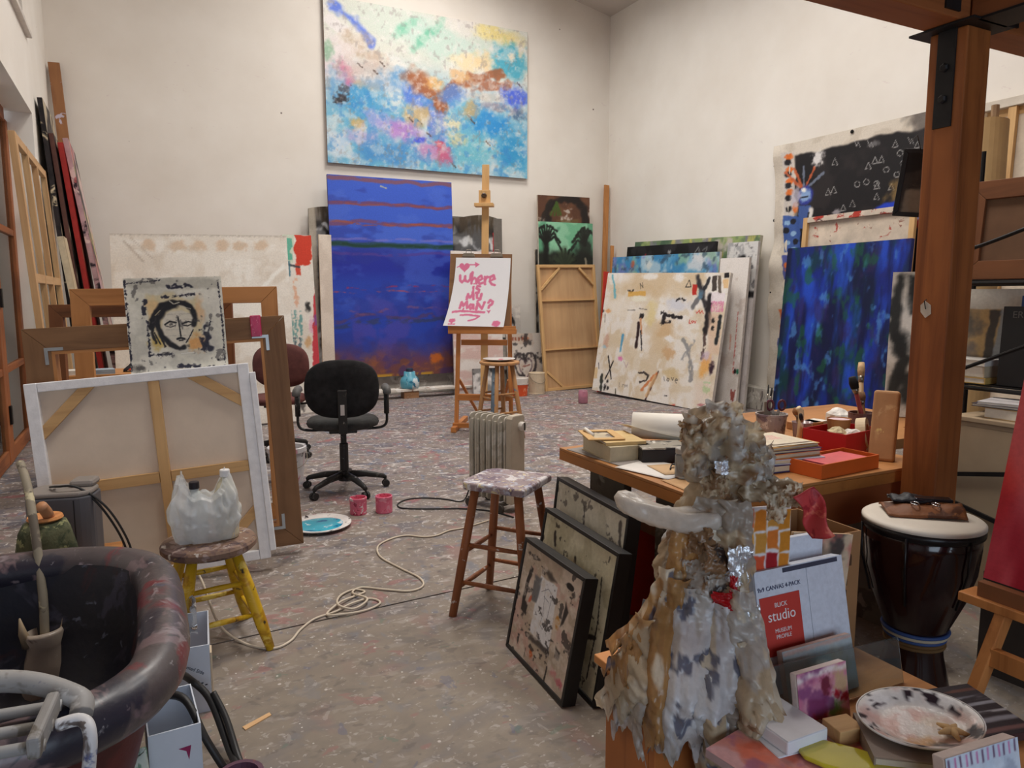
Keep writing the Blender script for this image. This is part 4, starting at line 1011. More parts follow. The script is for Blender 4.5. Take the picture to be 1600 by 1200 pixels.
# the sign on paper
def paint_sign(c):
    c.quad((365, 120), (780, 118), (755, 655), (320, 655))
    c.mix((240, 238, 240), np.ones(c.X.shape)); P = (226, 122, 156)
    def S(*pts, w=19): c.line(list(pts), w, P, .97, .25, 0, .35)
    ht = [(428 + 2.5 * 16 * math.sin(t) ** 3 * 1.0, 190 - 2.5 * (13 * math.cos(t) - 5 * math.cos(2 * t) - 2 * math.cos(3 * t) - math.cos(4 * t))) for t in np.linspace(0, 2 * PI, 30)]
    c.poly(ht, P, 1, .003, .002); S((372, 192), (392, 182), w=9); S((462, 172), (530, 170), w=12); c.poly([(508, 150), (545, 168), (512, 192)], P, 1, .003, 0)
    S((395, 255), (396, 292), (412, 304), (430, 285), (434, 258)); S((434, 262), (438, 296), (456, 302), (474, 280), (478, 238))     # W
    S((490, 228), (484, 312)); S((488, 285), (506, 268), (520, 280), (522, 312))                                                   # h
    S((538, 290), (566, 276), (556, 256), (536, 268), (532, 300), (550, 316), (572, 306))                                          # e
    S((586, 262), (588, 316)); S((588, 280), (604, 262), (622, 262))                                                               # r
    S((630, 290), (660, 276), (650, 250), (628, 262), (622, 296), (640, 318), (660, 322))                                          # e
    S((502, 340), (500, 384)); c.blob((505, 316), 7, 6, P, 1, 0, .3, 0)                                                            # i
    S((552, 336), (532, 334), (526, 350), (548, 362), (544, 384), (524, 386))                                                      # s
    S((458, 438), (464, 398), (482, 424), (502, 392), (510, 436))                                                                  # M
    S((534, 400), (536, 424), (552, 430)); S((566, 396), (560, 436), (540, 452))                                                   # y
    S((416, 506), (424, 462), (440, 490), (462, 458), (470, 508))                                                                  # M
    S((512, 484), (492, 478), (482, 498), (496, 514), (510, 500)); S((512, 480), (518, 514))                                       # a
    S((540, 516), (544, 468), (580, 512), (594, 460))                                                                              # N
    S((622, 462), (636, 442), (656, 452), (652, 474), (632, 486), (628, 502)); c.poly([(614, 520), (630, 526), (648, 518), (636, 550)], P, 1, .003, .001)
    S((370, 542), (440, 532), (600, 540), w=18); S((430, 566), (480, 562), (570, 572), (540, 596), (494, 610), w=15); S((440, 532), (445, 512), w=12)
    c.blob((376, 612), 22, 18, P, 1, 0, .2, .2); S((378, 625), (376, 640), w=10); S((356, 640), (400, 640), w=9)
    c.blob((698, 628), 30, 24, P, 1, 0, .2, .2); S((700, 640), (700, 650), w=12)
def bend_sign(Pt, c):
    v = c.Y / c.h; u = c.X / c.w
    Pt[..., 1] -= 0.07 * (1 - v) ** 2.2 * (1.0 - .35 * u); Pt[..., 0] -= 0.10 * (1 - v) ** 2 * (1 - .55 * u)
    return Pt
sg = thing('paper_sign', 'white paper sheet with pink brush lettering clipped to the easel board', 'sign', M=PF(2.935, 7.122, 1.125, -34, 9, -0.8))
sc = Cv(.585, .735, 330); paint_sign(sc)
face_sheet('paper_sheet', sc, painted('sign_paper', .7, .02, 40, .2, var=.01), sg, bend=bend_sign)

# stool with plate behind the radiator
def round_stool(name, label, cat, loc, rz, hgt, rs, rfoot, mseat, mleg, legr=(.017, .021), rungs=((.3, 1), (.2, 0)), group=None, thick=.035):
    st = thing(name, label, cat, loc, rz, group)
    MB().lathe([(0, hgt - thick), (rs * .93, hgt - thick), (rs, hgt - thick * .7), (rs, hgt - thick * .25), (rs * .96, hgt), (0, hgt + .001)], 36).build('seat', mseat, st, smooth=False, bevel=0)
    ang = [R(45 + 90 * k) for k in range(4)]
    top = [Vector((rs * .62 * math.cos(a), rs * .62 * math.sin(a), hgt - thick)) for a in ang]
    bot = [Vector((rfoot * math.cos(a), rfoot * math.sin(a), 0)) for a in ang]
    for t, b in zip(top, bot):
        MB().tube([t, t.lerp(b, .4), t.lerp(b, .75), b], [legr[0], legr[1], legr[1] * .95, legr[0] * .85], 12).build('leg', mleg, st, smooth=True)
    for k in range(4):
        for f, par in rungs:
            ff = f + (.06 if k % 2 == 0 else 0)
            a = bot[k].lerp(top[k], ff); b = bot[(k + 1) % 4].lerp(top[(k + 1) % 4], ff)
            MB().tube([a, a.lerp(b, .5), b], [.009, .0125, .009], 8).build('rung', mleg, st, smooth=True)
    return st
M_STOOLW = wood('stool_pine', (186, 138, 92), (150, 104, 64), 'z', 12, spots=[((120, 130, 150), .68, 9)])
round_stool('plate_stool', 'tall round wooden stool standing before the easel leg', 'stool', (3.22, 6.60, 0), R(8), .79, .205, .25, M_STOOLW, M_STOOLW, (.022, .024), ((.55, 1), (.3, 1)))
pt = thing('white_plate', 'white plate lying on the tall round stool', 'plate', (3.215, 6.60, .792))
MB().lathe([(0, 0), (.08, 0), (.10, .006), (.165, .022), (.165, .026), (.10, .012), (0, .008)], 32).build('plate_body', plain('plate_white', (232, 228, 226), .25), pt, smooth=True)
MB().ball((.03, .02, .012), .02, 10, 6, (1.4, 1, .3)).build('paint_blob', plain('pink_paint', (214, 120, 140), .3), pt, smooth=True)
tag(MB().tube([(3.06, 6.42, 0.02), (3.10, 6.48, .45), (3.13, 6.52, .72)], .03, 10).build('painted_tube', splat('blue_grey_tube', (104, 120, 134), [((60, 70, 86), .55, 8), ((190, 186, 180), .68, 10)]), smooth=True), 'blue-grey paint-stained tube propped against the tall round stool', 'tube')

# brown stool with square paint-covered seat
M_SEATP = splat('stool_seat_paint', (150, 132, 134), [((214, 208, 208), .57, 14), ((110, 90, 106), .58, 11), ((176, 176, 190), .60, 22), ((206, 190, 150), .66, 26), ((60, 76, 150), .75, 14), ((120, 62, 66), .72, 20), ((232, 228, 226), .69, 34)], .5, .5)
M_CHERRY = wood('stool_cherry', (152, 92, 56), (112, 62, 36), 'z', 12, .5, [((206, 196, 190), .74, 18)])
ms = thing('square_stool', 'brown wooden stool with paint-covered square seat beside the black framed pictures', 'stool', (1.44, 2.89, 0), R(-52))
sq = [(-.155, -.10), (-.13, -.145), (.145, -.155), (.155, -.14), (.155, .15), (.14, .155), (-.115, .15), (-.15, .11)]
MB().slab([(x * 1.06, y * 1.06) for x, y in sq], .588, .624).build('seat', M_SEATP, ms, bevel=.01, seg=3)
tops = [(-.10, -.105), (.11, -.105), (.11, .105), (-.10, .105)]; bots = [(-.185, -.175), (.18, -.165), (.185, .18), (-.175, .175)]
tops = [Vector((x, y, .592)) for x, y in tops]; bots = [Vector((x, y, 0)) for x, y in bots]
for t, b in zip(tops, bots): MB().tube([t, t.lerp(b, .5), b], [.0195, .021, .0185], 14).build('leg', M_CHERRY, ms, smooth=True)
for k in range(4):
    for f in ((.22, .50) if k % 2 else (.27, .56)):
        a = bots[k].lerp(tops[k], f); b = bots[(k + 1) % 4].lerp(tops[(k + 1) % 4], f)
        MB().tube([a, a.lerp(b, .5), b], [.009, .012, .009], 8).build('rung', M_CHERRY, ms, smooth=True)

# oil radiator
M_RAD = splat('radiator_enamel', (186, 178, 164), [((160, 148, 130), .58, 4), ((206, 200, 190), .6, 5), ((120, 108, 96), .72, 14)], .5, .05, .08, 3)
rd = thing('oil_radiator', 'beige oil-filled radiator heater on wheels behind the square stool', 'radiator', (2.125, 4.36, 0), R(24))
M_RADD = plain('radiator_dark', (70, 64, 58), .6)
fins = np.linspace(-.10, .21, 7)
for i, yy in enumerate(fins):
    f = MB()
    pts = []
    w2, z0, z1, rr = .072, .06, .65, .03
    for cx, cz, a0 in ((w2 - rr, z0 + rr, -90), (w2 - rr, z1 - rr, 0), (-w2 + rr, z1 - rr, 90), (-w2 + rr, z0 + rr, 180)):
        for k in range(5): pts.append((cx + rr * math.cos(R(a0 + 22.5 * k)), cz + rr * math.sin(R(a0 + 22.5 * k))))
    f.prism(pts, yy - .006, yy + .006)
    for dx_ in (-.048, 0.0, .048): f.tube([(dx_, yy, .10), (dx_, yy, .61)], .016, 8)
    f.build('fin', M_RAD, rd, bevel=.003)
MB().tube([(0, -.12, .12), (0, .22, .12)], .028, 12).tube([(0, -.12, .59), (0, .22, .59)], .028, 12).build('manifold', M_RAD, rd, smooth=True)
pn = MB().prism([(-.072, .06), (.072, .06), (.072, .64), (.055, .662), (-.055, .662), (-.072, .64)], -.165, -.115).build('control_panel', plain('radiator_panel', (186, 174, 156), .5, var=.1), rd, bevel=.008)
MB().lathe([(0, 0), (.030, 0), (.032, .012), (.026, .03), (0, .032)], 20, M=Matrix.Rotation(R(90), 3, 'X'), c=(.025, -.165, .585)).build('thermostat_dial', plain('dial_white', (214, 206, 196), .4), pn, smooth=False)
MB().bx(-.004, .004, -.203, -.195, .56, .61).build('dial_mark', M_RADD, pn, loc=(.025, 0, 0))
MB().lathe([(0, 0), (.036, 0), (.036, .006), (0, .008)], 20, M=Matrix.Rotation(R(90), 3, 'X'), c=(.022, -.165, .15)).build('rating_plate', plain('dial_tan', (170, 158, 136), .5), pn)
for yy in (-.09, .19):
    MB().bx(-.10, .10, yy - .015, yy + .015, .045, .065).build('wheel_bracket', M_RADD, rd)
    for sx in (-1, 1):
        MB().lathe([(0, -.012), (.028, -.012), (.03, -.006), (.03, .006), (.028, .012), (0, .012)], 16, M=Matrix.Rotation(R(90), 3, 'Y'), c=(sx * .10, yy, .03)).build('wheel', M_RADD, rd)
# cords on the floor
def cord(name, pts, r, mat, label, k=7):
    return tag(MB().tube(smooth_path(pts, k), r, 6).build(name, mat, smooth=True), label, 'cord')
M_CORDW = plain('cord_ivory', (206, 192, 172), .5); M_CORDB = plain('cord_black', (34, 32, 32), .5)
cord('extension_cord', [(.12, 3.40, .30), (.17, 3.36, .20), (.22, 3.22, .05), (.30, 3.08, .006), (.40, 2.97, .006), (.48, 3.0, .006), (.54, 3.09, .006), (.62, 3.17, .006), (.72, 3.2, .006), (.80, 3.24, .012), (.90, 3.27, .006), (.93, 3.20, .006), (.84, 3.15, .006), (.70, 3.15, .014), (.68, 3.2, .006), (.76, 3.27, .018), (.84, 3.33, .006), (.90, 3.36, .006), (.86, 3.41, .006), (.78, 3.36, .01), (.74, 3.24, .02), (.80, 3.18, .012), (.88, 3.24, .02), (.84, 3.36, .012), (.90, 3.42, .006), (1.0, 3.34, .006), (1.10, 3.27, .006), (1.18, 3.30, .006), (1.20, 3.41, .006), (1.15, 3.60, .006), (1.11, 3.80, .006), (1.15, 3.97, .006), (1.26, 4.06, .006), (1.36, 4.07, .006), (1.44, 4.0, .006), (1.52, 3.99, .006), (1.62, 4.04, .006), (1.73, 4.05, .006), (1.95, 4.12, .006)], .0055, M_CORDW, 'ivory extension cord tangled across the floor')
cord('power_cord', [(2.01, 4.58, .16), (1.99, 4.62, .03), (1.93, 4.60, .006), (1.86, 4.70, .006), (1.74, 4.80, .006), (1.62, 4.82, .006), (1.52, 4.74, .006), (1.51, 4.64, .006), (1.60, 4.57, .006), (1.74, 4.50, .006), (1.88, 4.43, .006), (2.02, 4.30, .006), (2.10, 4.10, .006)], .005, M_CORDB, 'black power cord looping on the floor left of the radiator')

# office chairs
M_FAB = plain('chair_fabric_black', (34, 33, 34), .9, var=.35, scale=22, bump=.2, spec=.2)
M_FABG = plain('chair_fabric_grey', (62, 61, 60), .9, var=.25, scale=22, bump=.2, spec=.2)
M_FABM = plain('chair_fabric_maroon', (98, 56, 52), .85, var=.25, scale=14, bump=.2)
M_PLAS = splat('chair_plastic', (38, 36, 35), [((76, 72, 68), .68, 14), ((150, 146, 140), .75, 26)], .5, .05)
def office_chair(label, loc, rz, fb, fs):
    ch = thing('office_chair', label, 'chair', loc, rz)
    for k in range(5):
        a = R(72 * k + 10)
        d = Vector((math.cos(a), math.sin(a), 0)); n = Vector((-d.y, d.x, 0))
        l = MB().tube([d * .03 + V(0, 0, .125), d * .16 + V(0, 0, .115), d * .29 + V(0, 0, .085), d * .31 + V(0, 0, .07)], [.028, .024, .018, .015], 10).build('base_leg', M_PLAS, ch, smooth=True)
        cs = MB()
        for sgn in (-1, 1):
            Rm = Matrix((d, V(0, 0, 1), n * 1.0)).transposed()
            cs.lathe([(0, -.009), (.026, -.009), (.028, 0), (.026, .009), (0, .009)], 14, d * .31 + n * (.014 * sgn) + V(0, 0, .028), Rm)
        cs.tube([d * .31 + V(0, 0, .03), d * .31 + V(0, 0, .075)], .008, 6)
        cs.build('caster', M_PLAS, l)
    MB().lathe([(.045, .08), (.045, .15), (.032, .16), (.032, .36), (.022, .365), (.022, .46)], 18).build('gas_column', M_PLAS, ch, smooth=False)
    MB().bx(-.10, .10, -.12, .10, .455, .485).build('seat_plate', M_PLAS, ch, bevel=.006)
    def seatf(p, a, i):
        sq_ = 1 + .10 * abs(math.sin(2 * a)); return (p.x * sq_ * 1.05, p.y * sq_ * .98, p.z)
    MB().lathe([(0, .48), (.19, .485), (.235, .505), (.245, .53), (.225, .552), (.15, .562), (0, .555)], 40, fn=seatf).build('seat', fs, ch, smooth=True)
    sp = MB().bar((0, -.18, .47), (0, -.29, .50), .06, .016).bar((0, -.29, .49), (0, -.335, .80), .062, .03, (0, 1, 0)).build('back_support', M_PLAS, ch, bevel=.004)
    MB().box((0, -.3335, .66), (.028, .004, .075), (R(8), 0, 0)).build('label_sticker', plain('sticker_white', (206, 200, 196), .5), sp)
    def backf(u, v):
        a = u * 2 * PI
        return None
    bk = MB()
    prof = [(0.0, -.028), (.12, -.036), (.20, -.034), (.248, -.018), (.258, 0), (.248, .02), (.19, .036), (.1, .04), (0, .038)]
    def bf(p, a, i):
        sq_ = 1 + .09 * math.sin(2 * a) ** 2
        x, z = p.x * sq_, p.y * sq_ * .80
        return (x, p.z + .45 * x * x, z)
    bk.lathe(prof, 44, c=(0, -.265, .80), fn=bf)
    bk.build('backrest', fb, ch, smooth=True)
    for sx in (-1, 1):
        am = MB().tube(smooth_path([(sx * .14, -.02, .47), (sx * .26, -.03, .475), (sx * .315, -.03, .51), (sx * .318, -.03, .62)], 5), .010, 8).tube([(sx * .318, -.03, .58), (sx * .318, -.03, .74)], .020, 10).build('arm_post', M_PLAS, ch, smooth=True)
        MB().tube(smooth_path([(sx * .318, -.13, .745), (sx * .318, -.12, .765), (sx * .318, .0, .765), (sx * .318, .12, .76), (sx * .318, .13, .745)], 4), [.03] * 17, 12).build('arm_pad', plain('arm_pad_grey', (84, 82, 80), .6, var=.3), am, smooth=True)
    return ch
c1 = office_chair('black fabric office chair with grey arm knobs, seen from behind', (1.285, 5.28, 0), R(-14), M_FAB, M_FABG)
c2 = office_chair('maroon office chair behind the leaning wooden frames', (1.05, 6.75, 0), R(160), M_FABM, M_FABM)

# things on the floor around the chair
def paint_pot(name, label, loc, r, h, mat, minside, lab=None):
    t = thing(name, label, 'paint pot', loc)
    MB().lathe([(0, 0), (r * .96, 0), (r, .006), (r, h * .82), (r * 1.03, h * .84), (r * 1.03, h * .96), (r * .97, h), (r * .88, h), (r * .86, h * .85), (r * .86, h * .6), (0, h * .6)], 28).build('pot_body', mat, t, smooth=False, bevel=.001)
    MB().lathe([(0, 0), (r * .85, 0), (r * .85, .004), (0, .005)], 24, c=(0, 0, h * .6)).build('paint_fill', minside, t)
    return t
M_PINK = splat('pink_pot', (222, 112, 138), [((232, 150, 170), .6, 20), ((170, 40, 70), .64, 24)], .4, .1)
M_PINK2 = splat('pink_pot_label', (214, 104, 128), [((226, 214, 212), .60, 26), ((150, 40, 66), .62, 30)], .4, .1)
paint_pot('paint_jar', 'pink paint jar with torn white label, left of the pair', (1.22, 4.66, 0), .056, .115, M_PINK2, plain('pink_wet', (214, 70, 110), .25))
paint_pot('paint_jar', 'open pink paint jar, right of the pair by the chair', (1.385, 4.62, 0), .056, .115, M_PINK, plain('pink_wet', (214, 70, 110), .25))
pp = thing('palette_plate', 'white plate holding turquoise paint on the floor by the frame', 'plate', (.93, 4.50, 0))
MB().lathe([(0, 0), (.13, 0), (.17, .012), (.195, .022), (.195, .028), (.165, .02), (.13, .012), (0, .010)], 40).build('plate_body', splat('plate_rim', (226, 220, 216), [((60, 50, 52), .68, 16), ((150, 60, 80), .7, 14)], .35, 0), pp, smooth=True)
MB().lathe([(0, .0165), (.10, .0165), (.145, .0155), (.15, .0135)], 40, fn=lambda p, a, i: (p.x * (1 + .06 * math.sin(3 * a)), p.y * (1 + .08 * math.cos(2 * a)), p.z)).build('turquoise_paint', splat('turquoise_paint', (58, 166, 190), [((206, 224, 228), .66, 12), ((34, 110, 150), .6, 10)], .2, .1), pp, smooth=True)
bk = thing('paint_bucket', 'white plastic paint bucket under the maroon chair base', 'bucket', (.95, 5.74, 0))
MB().lathe([(0, 0), (.115, 0), (.14, .24), (.15, .245), (.15, .28), (.142, .285), (.128, .28), (.105, .02), (0, .02)], 28).build('bucket_body', splat('bucket_white', (206, 202, 202), [((200, 120, 140), .66, 7, (1, 1, .5)), ((60, 56, 60), .7, 16), ((150, 150, 160), .6, 6)], .45, .05), bk)
MB().tube(smooth_path([(-.15, 0, .25), (-.12, -.12, .17), (0, -.17, .13), (.12, -.12, .17), (.15, 0, .25)]), .003, 6).build('wire_handle', M_STEEL, bk)
# things at the foot of the back wall
M_PLANKW = splat('ledge_board', (214, 206, 196), [((60, 54, 52), .66, 12, (1, 1, .4)), ((150, 110, 90), .68, 8), ((236, 232, 226), .58, 6)], .7, .2)
pk = thing('ledge_board', 'long white paint-spattered board on blocks along the back wall', 'board', (0, 0, 0))
MB().bx(2.35, 4.75, 9.72, 9.92, .10, .135).build('plank', M_PLANKW, pk, bevel=.003)
for xx in (2.55, 3.25, 4.5): MB().bx(xx, xx + .22, 9.74, 9.90, 0, .10).build('block', wood('block_wood', (172, 130, 96), (130, 94, 66), 'x', 9, spots=[((214, 206, 200), .6, 8)]), pk, bevel=.003)
tj = thing('plastic_jug', 'turquoise stained plastic tub on the white board', 'jug', (3.36, 9.82, .136))
MB().lathe([(0, 0), (.115, 0), (.135, .03), (.14, .10), (.12, .15), (.085, .18), (.08, .24), (.06, .24), (.055, .18), (0, .17)], 24).build('jug_body', splat('turquoise_tub', (96, 172, 196), [((206, 216, 220), .55, 6, (1, 1, .3)), ((40, 110, 140), .62, 9)], .35, 0), tj, smooth=True)
MB().lathe([(0, 0), (.05, 0), (.05, .06), (.03, .07), (0, .07)], 16, c=(0, 0, .22)).build('jug_lid', plain('jug_lid_dark', (50, 60, 80), .4), tj)
ob = thing('orange_paint_tub', 'orange paint tub with white drips at the back wall', 'paint pot', (4.86, 9.30, 0))
MB().lathe([(0, 0), (.115, 0), (.125, .16), (.126, .17), (0, .17)], 24).build('tub_body', splat('orange_tub', (214, 84, 44), [((232, 150, 110), .66, 9), ((236, 228, 222), .72, 14)], .4, 0), ob)
MB().lathe([(.126, .165), (.132, .17), (.135, .26), (.12, .265), (.118, .18), (0, .18)], 24).build('tub_rim', splat('tub_white_rim', (224, 216, 208), [((190, 90, 70), .62, 12), ((110, 90, 86), .68, 14)], .5, 0), ob)
bc = thing('beige_can', 'plain beige paint can beside the orange tub', 'can', (5.19, 9.38, 0))
MB().lathe([(0, 0), (.12, 0), (.124, .008), (.12, .016), (.12, .30), (.124, .308), (.12, .316), (.105, .316), (.10, .30), (0, .30)], 28).build('can_body', plain('beige_can', (204, 186, 160), .5, var=.08), bc)
MB().tube(smooth_path([(-.122, 0, .27), (-.10, -.09, .2), (0, -.135, .16), (.10, -.09, .2), (.122, 0, .27)]), .003, 6).build('wire_handle', M_STEEL, bc)
pj = thing('pink_glass_jar', 'small pink-stained glass jar alone on the floor', 'jar', (5.27, 8.22, 0))
MB().lathe([(0, .004), (.062, .004), (.066, .02), (.066, .15), (.058, .16), (.058, .18), (.054, .18), (.054, .16), (.060, .145), (.060, .02), (0, .012)], 22).build('jar_glass', plain('pink_glass', (214, 150, 170), .15, trans=.5, var=.1), pj, smooth=True)
MB().lathe([(0, .014), (.058, .014), (.058, .09), (0, .09)], 22).build('pink_water', plain('pink_water', (186, 90, 120), .2, var=.2), pj)
sc_ = tag(MB().slab([(-.055, -.011), (.05, -.012), (.056, .006), (-.05, .012)], 0, .004).build('wood_scrap', wood('scrap_pine', (220, 178, 130), (190, 146, 100), 'x', 14)), 'small pale wood scrap lying on the near floor', 'scrap'); sc_.location = (.275, 2.465, 0.0); sc_.rotation_euler = (0, 0, R(30))
# ================================================================== left side: frames, face painting, tall canvases
M_LINENW = plain('linen_raw', (224, 206, 186), 0.9, var=.06, scale=5, bump=.15)
M_GESSO = plain('gesso_white', (238, 238, 240), .75, var=.08, scale=18, bump=.25)
sb = thing('reversed_canvas', 'large reversed canvas with white edges and pine braces behind the yellow stool', 'canvas', M=PF(-0.462, 4.014, 0.0, -8.8, 4.4, 4.2))
w, h = 1.015, 1.036
MB().bx(.02, w - .02, .032, .036, .02, h - .02).build('canvas_sheet', M_LINENW, sb)
for x0, x1, z0, z1 in ((0, .055, 0, h), (w - .055, w, 0, h)): MB().bx(x0, x1, 0, .04, z0, z1).build('canvas_fold', M_GESSO, sb, bevel=.004)
for x0, x1, z0, z1 in ((.056, w - .056, 0, .05), (.056, w - .056, h - .045, h)): MB().bx(x0, x1, 0.001, .04, z0, z1).build('canvas_fold', M_GESSO, sb, bevel=.004)
MB().bx(w, w + .03, -.012, .03, .04, h - .05).build('edge_strip', M_GESSO, sb, bevel=.004)
MB().bx(.535, .585, .006, .03, .05, h - .045).build('cross_bar', M_PINE, sb, bevel=.002)
MB().bx(.056, .533, .008, .03, .475, .53).build('cross_bar', M_PINEX, sb, bevel=.002); MB().bx(.587, w - .056, .008, .03, .475, .53).build('cross_bar', M_PINEX, sb, bevel=.002)
for a, b in (((.035, .775), (.285, h - .022)), ((w - .035, .83), (w - .285, h - .025)), ((.035, .275), (.285, .028)), ((w - .035, .275), (w - .285, .028))):
    MB().bar((a[0], .018, a[1]), (b[0], .018, b[1]), .05, .014, (0, 1, 0)).build('corner_brace', M_PINEX, sb, bevel=.002)
MB().bx(.575, .66, .004, .012, .30, .315).build('wood_chip', M_PINEX, sb)

def paint_face(c):
    c.quad((768, 527), (1380, 520), (1420, 1085), (815, 1125))
    c.mix((218, 214, 198), np.ones(c.X.shape)); c.cloud((198, 194, 182), 9, 9, .55, .6); c.cloud((234, 230, 216), 7, 7, .54, .7)
    B, L, Q = c.blob, c.line, c.rect; K = (28, 24, 26)
    Q(790, 535, 1360, 590, (170, 166, 152), .6, .01, .01); Q(925, 640, 1240, 960, (214, 196, 150), .7, .01, .02, 10); B((950, 720), 40, 70, (226, 186, 130), .7); B((1240, 720), 30, 90, (224, 180, 130), .7); B((1230, 930), 50, 50, (224, 160, 90), .85); B((975, 930), 40, 40, (206, 176, 90), .8)
    for pts, wd in (([(778, 540), (800, 800), (815, 1110)], 12), ([(1360, 560), (1385, 800), (1400, 1070)], 9), ([(1050, 580), (1195, 575)], 20), ([(1015, 645), (1220, 630)], 14), ([(905, 665), (900, 750)], 18), ([(920, 800), (935, 1015)], 14), ([(940, 1010), (1080, 1000)], 14), ([(1290, 830), (1300, 960)], 34), ([(1250, 850), (1270, 970)], 26), ([(1120, 1075), (1240, 1080)], 20), ([(1260, 1085), (1330, 1075)], 12), ([(790, 560), (1000, 540)], 8), ([(1280, 990), (1310, 800)], 10)):
        L(pts, wd, (32, 30, 46), .92, .9, .28)
    f = [(1020, 770), (1010, 850), (1040, 920), (1100, 965), (1150, 965), (1190, 900), (1215, 820), (1205, 760), (1140, 730), (1060, 735)]
    c.poly(f, (216, 208, 190), 1, .004, .002); 
    for y in (755, 790, 850, 890): L([(1040, y), (1200, y - 6)], 6, (176, 168, 156), .6, .6, .4)
    L([(945, 830), (960, 760), (1010, 700), (1080, 678), (1150, 685), (1200, 720), (1218, 780), (1210, 820)], 34, K, 1, .3); L([(1000, 770), (1020, 725), (1090, 700)], 40, K, 1, .3); L([(985, 770), (985, 830), (1010, 890), (1060, 940), (1120, 968), (1145, 960)], 30, K, 1, .3)
    L([(960, 800), (950, 870), (975, 930)], 18, K, .95, .4); L([(1000, 880), (1030, 955)], 12, K, .95, .4); L([(965, 870), (1000, 940)], 10, K, .9, .4); L([(940, 790), (940, 850)], 8, K, .8)
    L([(1060, 670), (1085, 690), (1120, 680)], 6, (206, 200, 180), .9); L([(1120, 700), (1190, 720)], 5, (206, 200, 180), .8); L([(970, 760), (1000, 730)], 5, (206, 190, 150), .8)
    L([(1030, 818), (1060, 798), (1100, 806)], 10, K, 1, .2); L([(1035, 826), (1065, 834), (1095, 824)], 6, K, .9, .2); B((1068, 816), 12, 8, (90, 84, 80), .9)
    L([(1138, 812), (1175, 800), (1205, 806)], 10, K, 1, .2); L([(1142, 822), (1172, 826), (1198, 814)], 8, K, .95, .2); L([(1112, 775), (1120, 830), (1128, 890)], 9, K, 1, .2)
    L([(1108, 908), (1128, 900), (1150, 908)], 14, K, 1, .2); L([(1118, 918), (1140, 916)], 9, K, .9, .2); L([(1205, 850), (1180, 900), (1160, 930)], 7, K, .95, .3); B((1358, 1038), 8, 8, K, .95, 0, .2, .1); B((860, 1095), 40, 22, (130, 124, 114), .8)
    c.cloud((70, 66, 66), 26, 22, .84, .6, .05); L([(1130, 1000), (1210, 990)], 4, (240, 238, 230), .9)
canvas('face_painting', 'square collage painting of a dark-haired face standing on the reversed canvas', 'painting', (-.063, 4.05, 1.064, -5.0, 5.0, 2.0), .452, .472, .035, 420, paint_face, (212, 206, 186), film=GLOSS)

def wood_frame(name, label, pf, w, h, bw, t, m1, m2, extra=None):
    fr = thing(name, label, 'frame', M=PF(*pf)); mitred(fr, w, h, bw, t, m1, m2)
    return fr
M_BRN = wood('frame_brown', (134, 98, 66), (104, 72, 46), 'z', 12, .6); M_BRNX = wood('frame_brown_x', (134, 98, 66), (104, 72, 46), 'x', 12, .6)
M_OAK = wood('frame_oak', (184, 128, 76), (152, 100, 56), 'z', 12, .55); M_OAKX = wood('frame_oak_x', (184, 128, 76), (152, 100, 56), 'x', 12, .55)
M_WAL = wood('frame_walnut', (126, 78, 46), (92, 54, 30), 'z', 12, .55); M_WALX = wood('frame_walnut_x', (126, 78, 46), (92, 54, 30), 'x', 12, .55)
bf_ = wood_frame('picture_frame', 'big weathered brown wooden frame with steel corner brackets', (-.489, 4.251, 0, -9, 2.3, 2.7), 1.251, 1.287, .12, .05, M_BRNX, M_BRN)
for x0 in (.12, 1.251 - .135): MB().bx(x0, x0 + .015, .002, .07, .12, 1.287 - .12).build('rebate_strip', M_OAK, bf_)
MB().bx(.135, 1.251 - .135, .002, .07, 1.287 - .135, 1.287 - .12).build('rebate_strip', M_OAKX, bf_); MB().bx(.135, 1.251 - .135, .002, .07, .12, .135).build('rebate_strip', M_OAKX, bf_)
M_ZINC = plain('zinc_bracket', (168, 170, 170), .4, .8)
for (x, z, sx, sz) in ((.09, 1.287 - .10, 1, -1), (1.251 - .09, .10, -1, 1), (1.251 - .09, 1.287 - .10, -1, -1)):
    MB().prism([(x, z), (x + sx * .085, z), (x + sx * .085, z + sz * .016), (x + sx * .016, z + sz * .016), (x + sx * .016, z + sz * .085), (x, z + sz * .085)], -.003, 0).build('corner_bracket', M_ZINC, bf_)
MB().box((1.251 - .15, .02, 1.287 - .05), (.055, .062, .115)).build('pink_tape', splat('pink_tape', (190, 40, 90), [((226, 120, 150), .62, 26)], .35, .4), bf_, bevel=.004)
wood_frame('picture_frame', 'tall light oak frame rising behind the weathered frame', (-.365, 4.912, 0, -10.1, 3.6, 1.0), 1.164, 1.492, .10, .04, M_OAKX, M_OAK)
wood_frame('picture_frame', 'walnut frame furthest back of the three leaning frames', (-.556, 5.563, 0, -17.6, 3.1, .6), 1.15, 1.393, .085, .04, M_WALX, M_WAL)
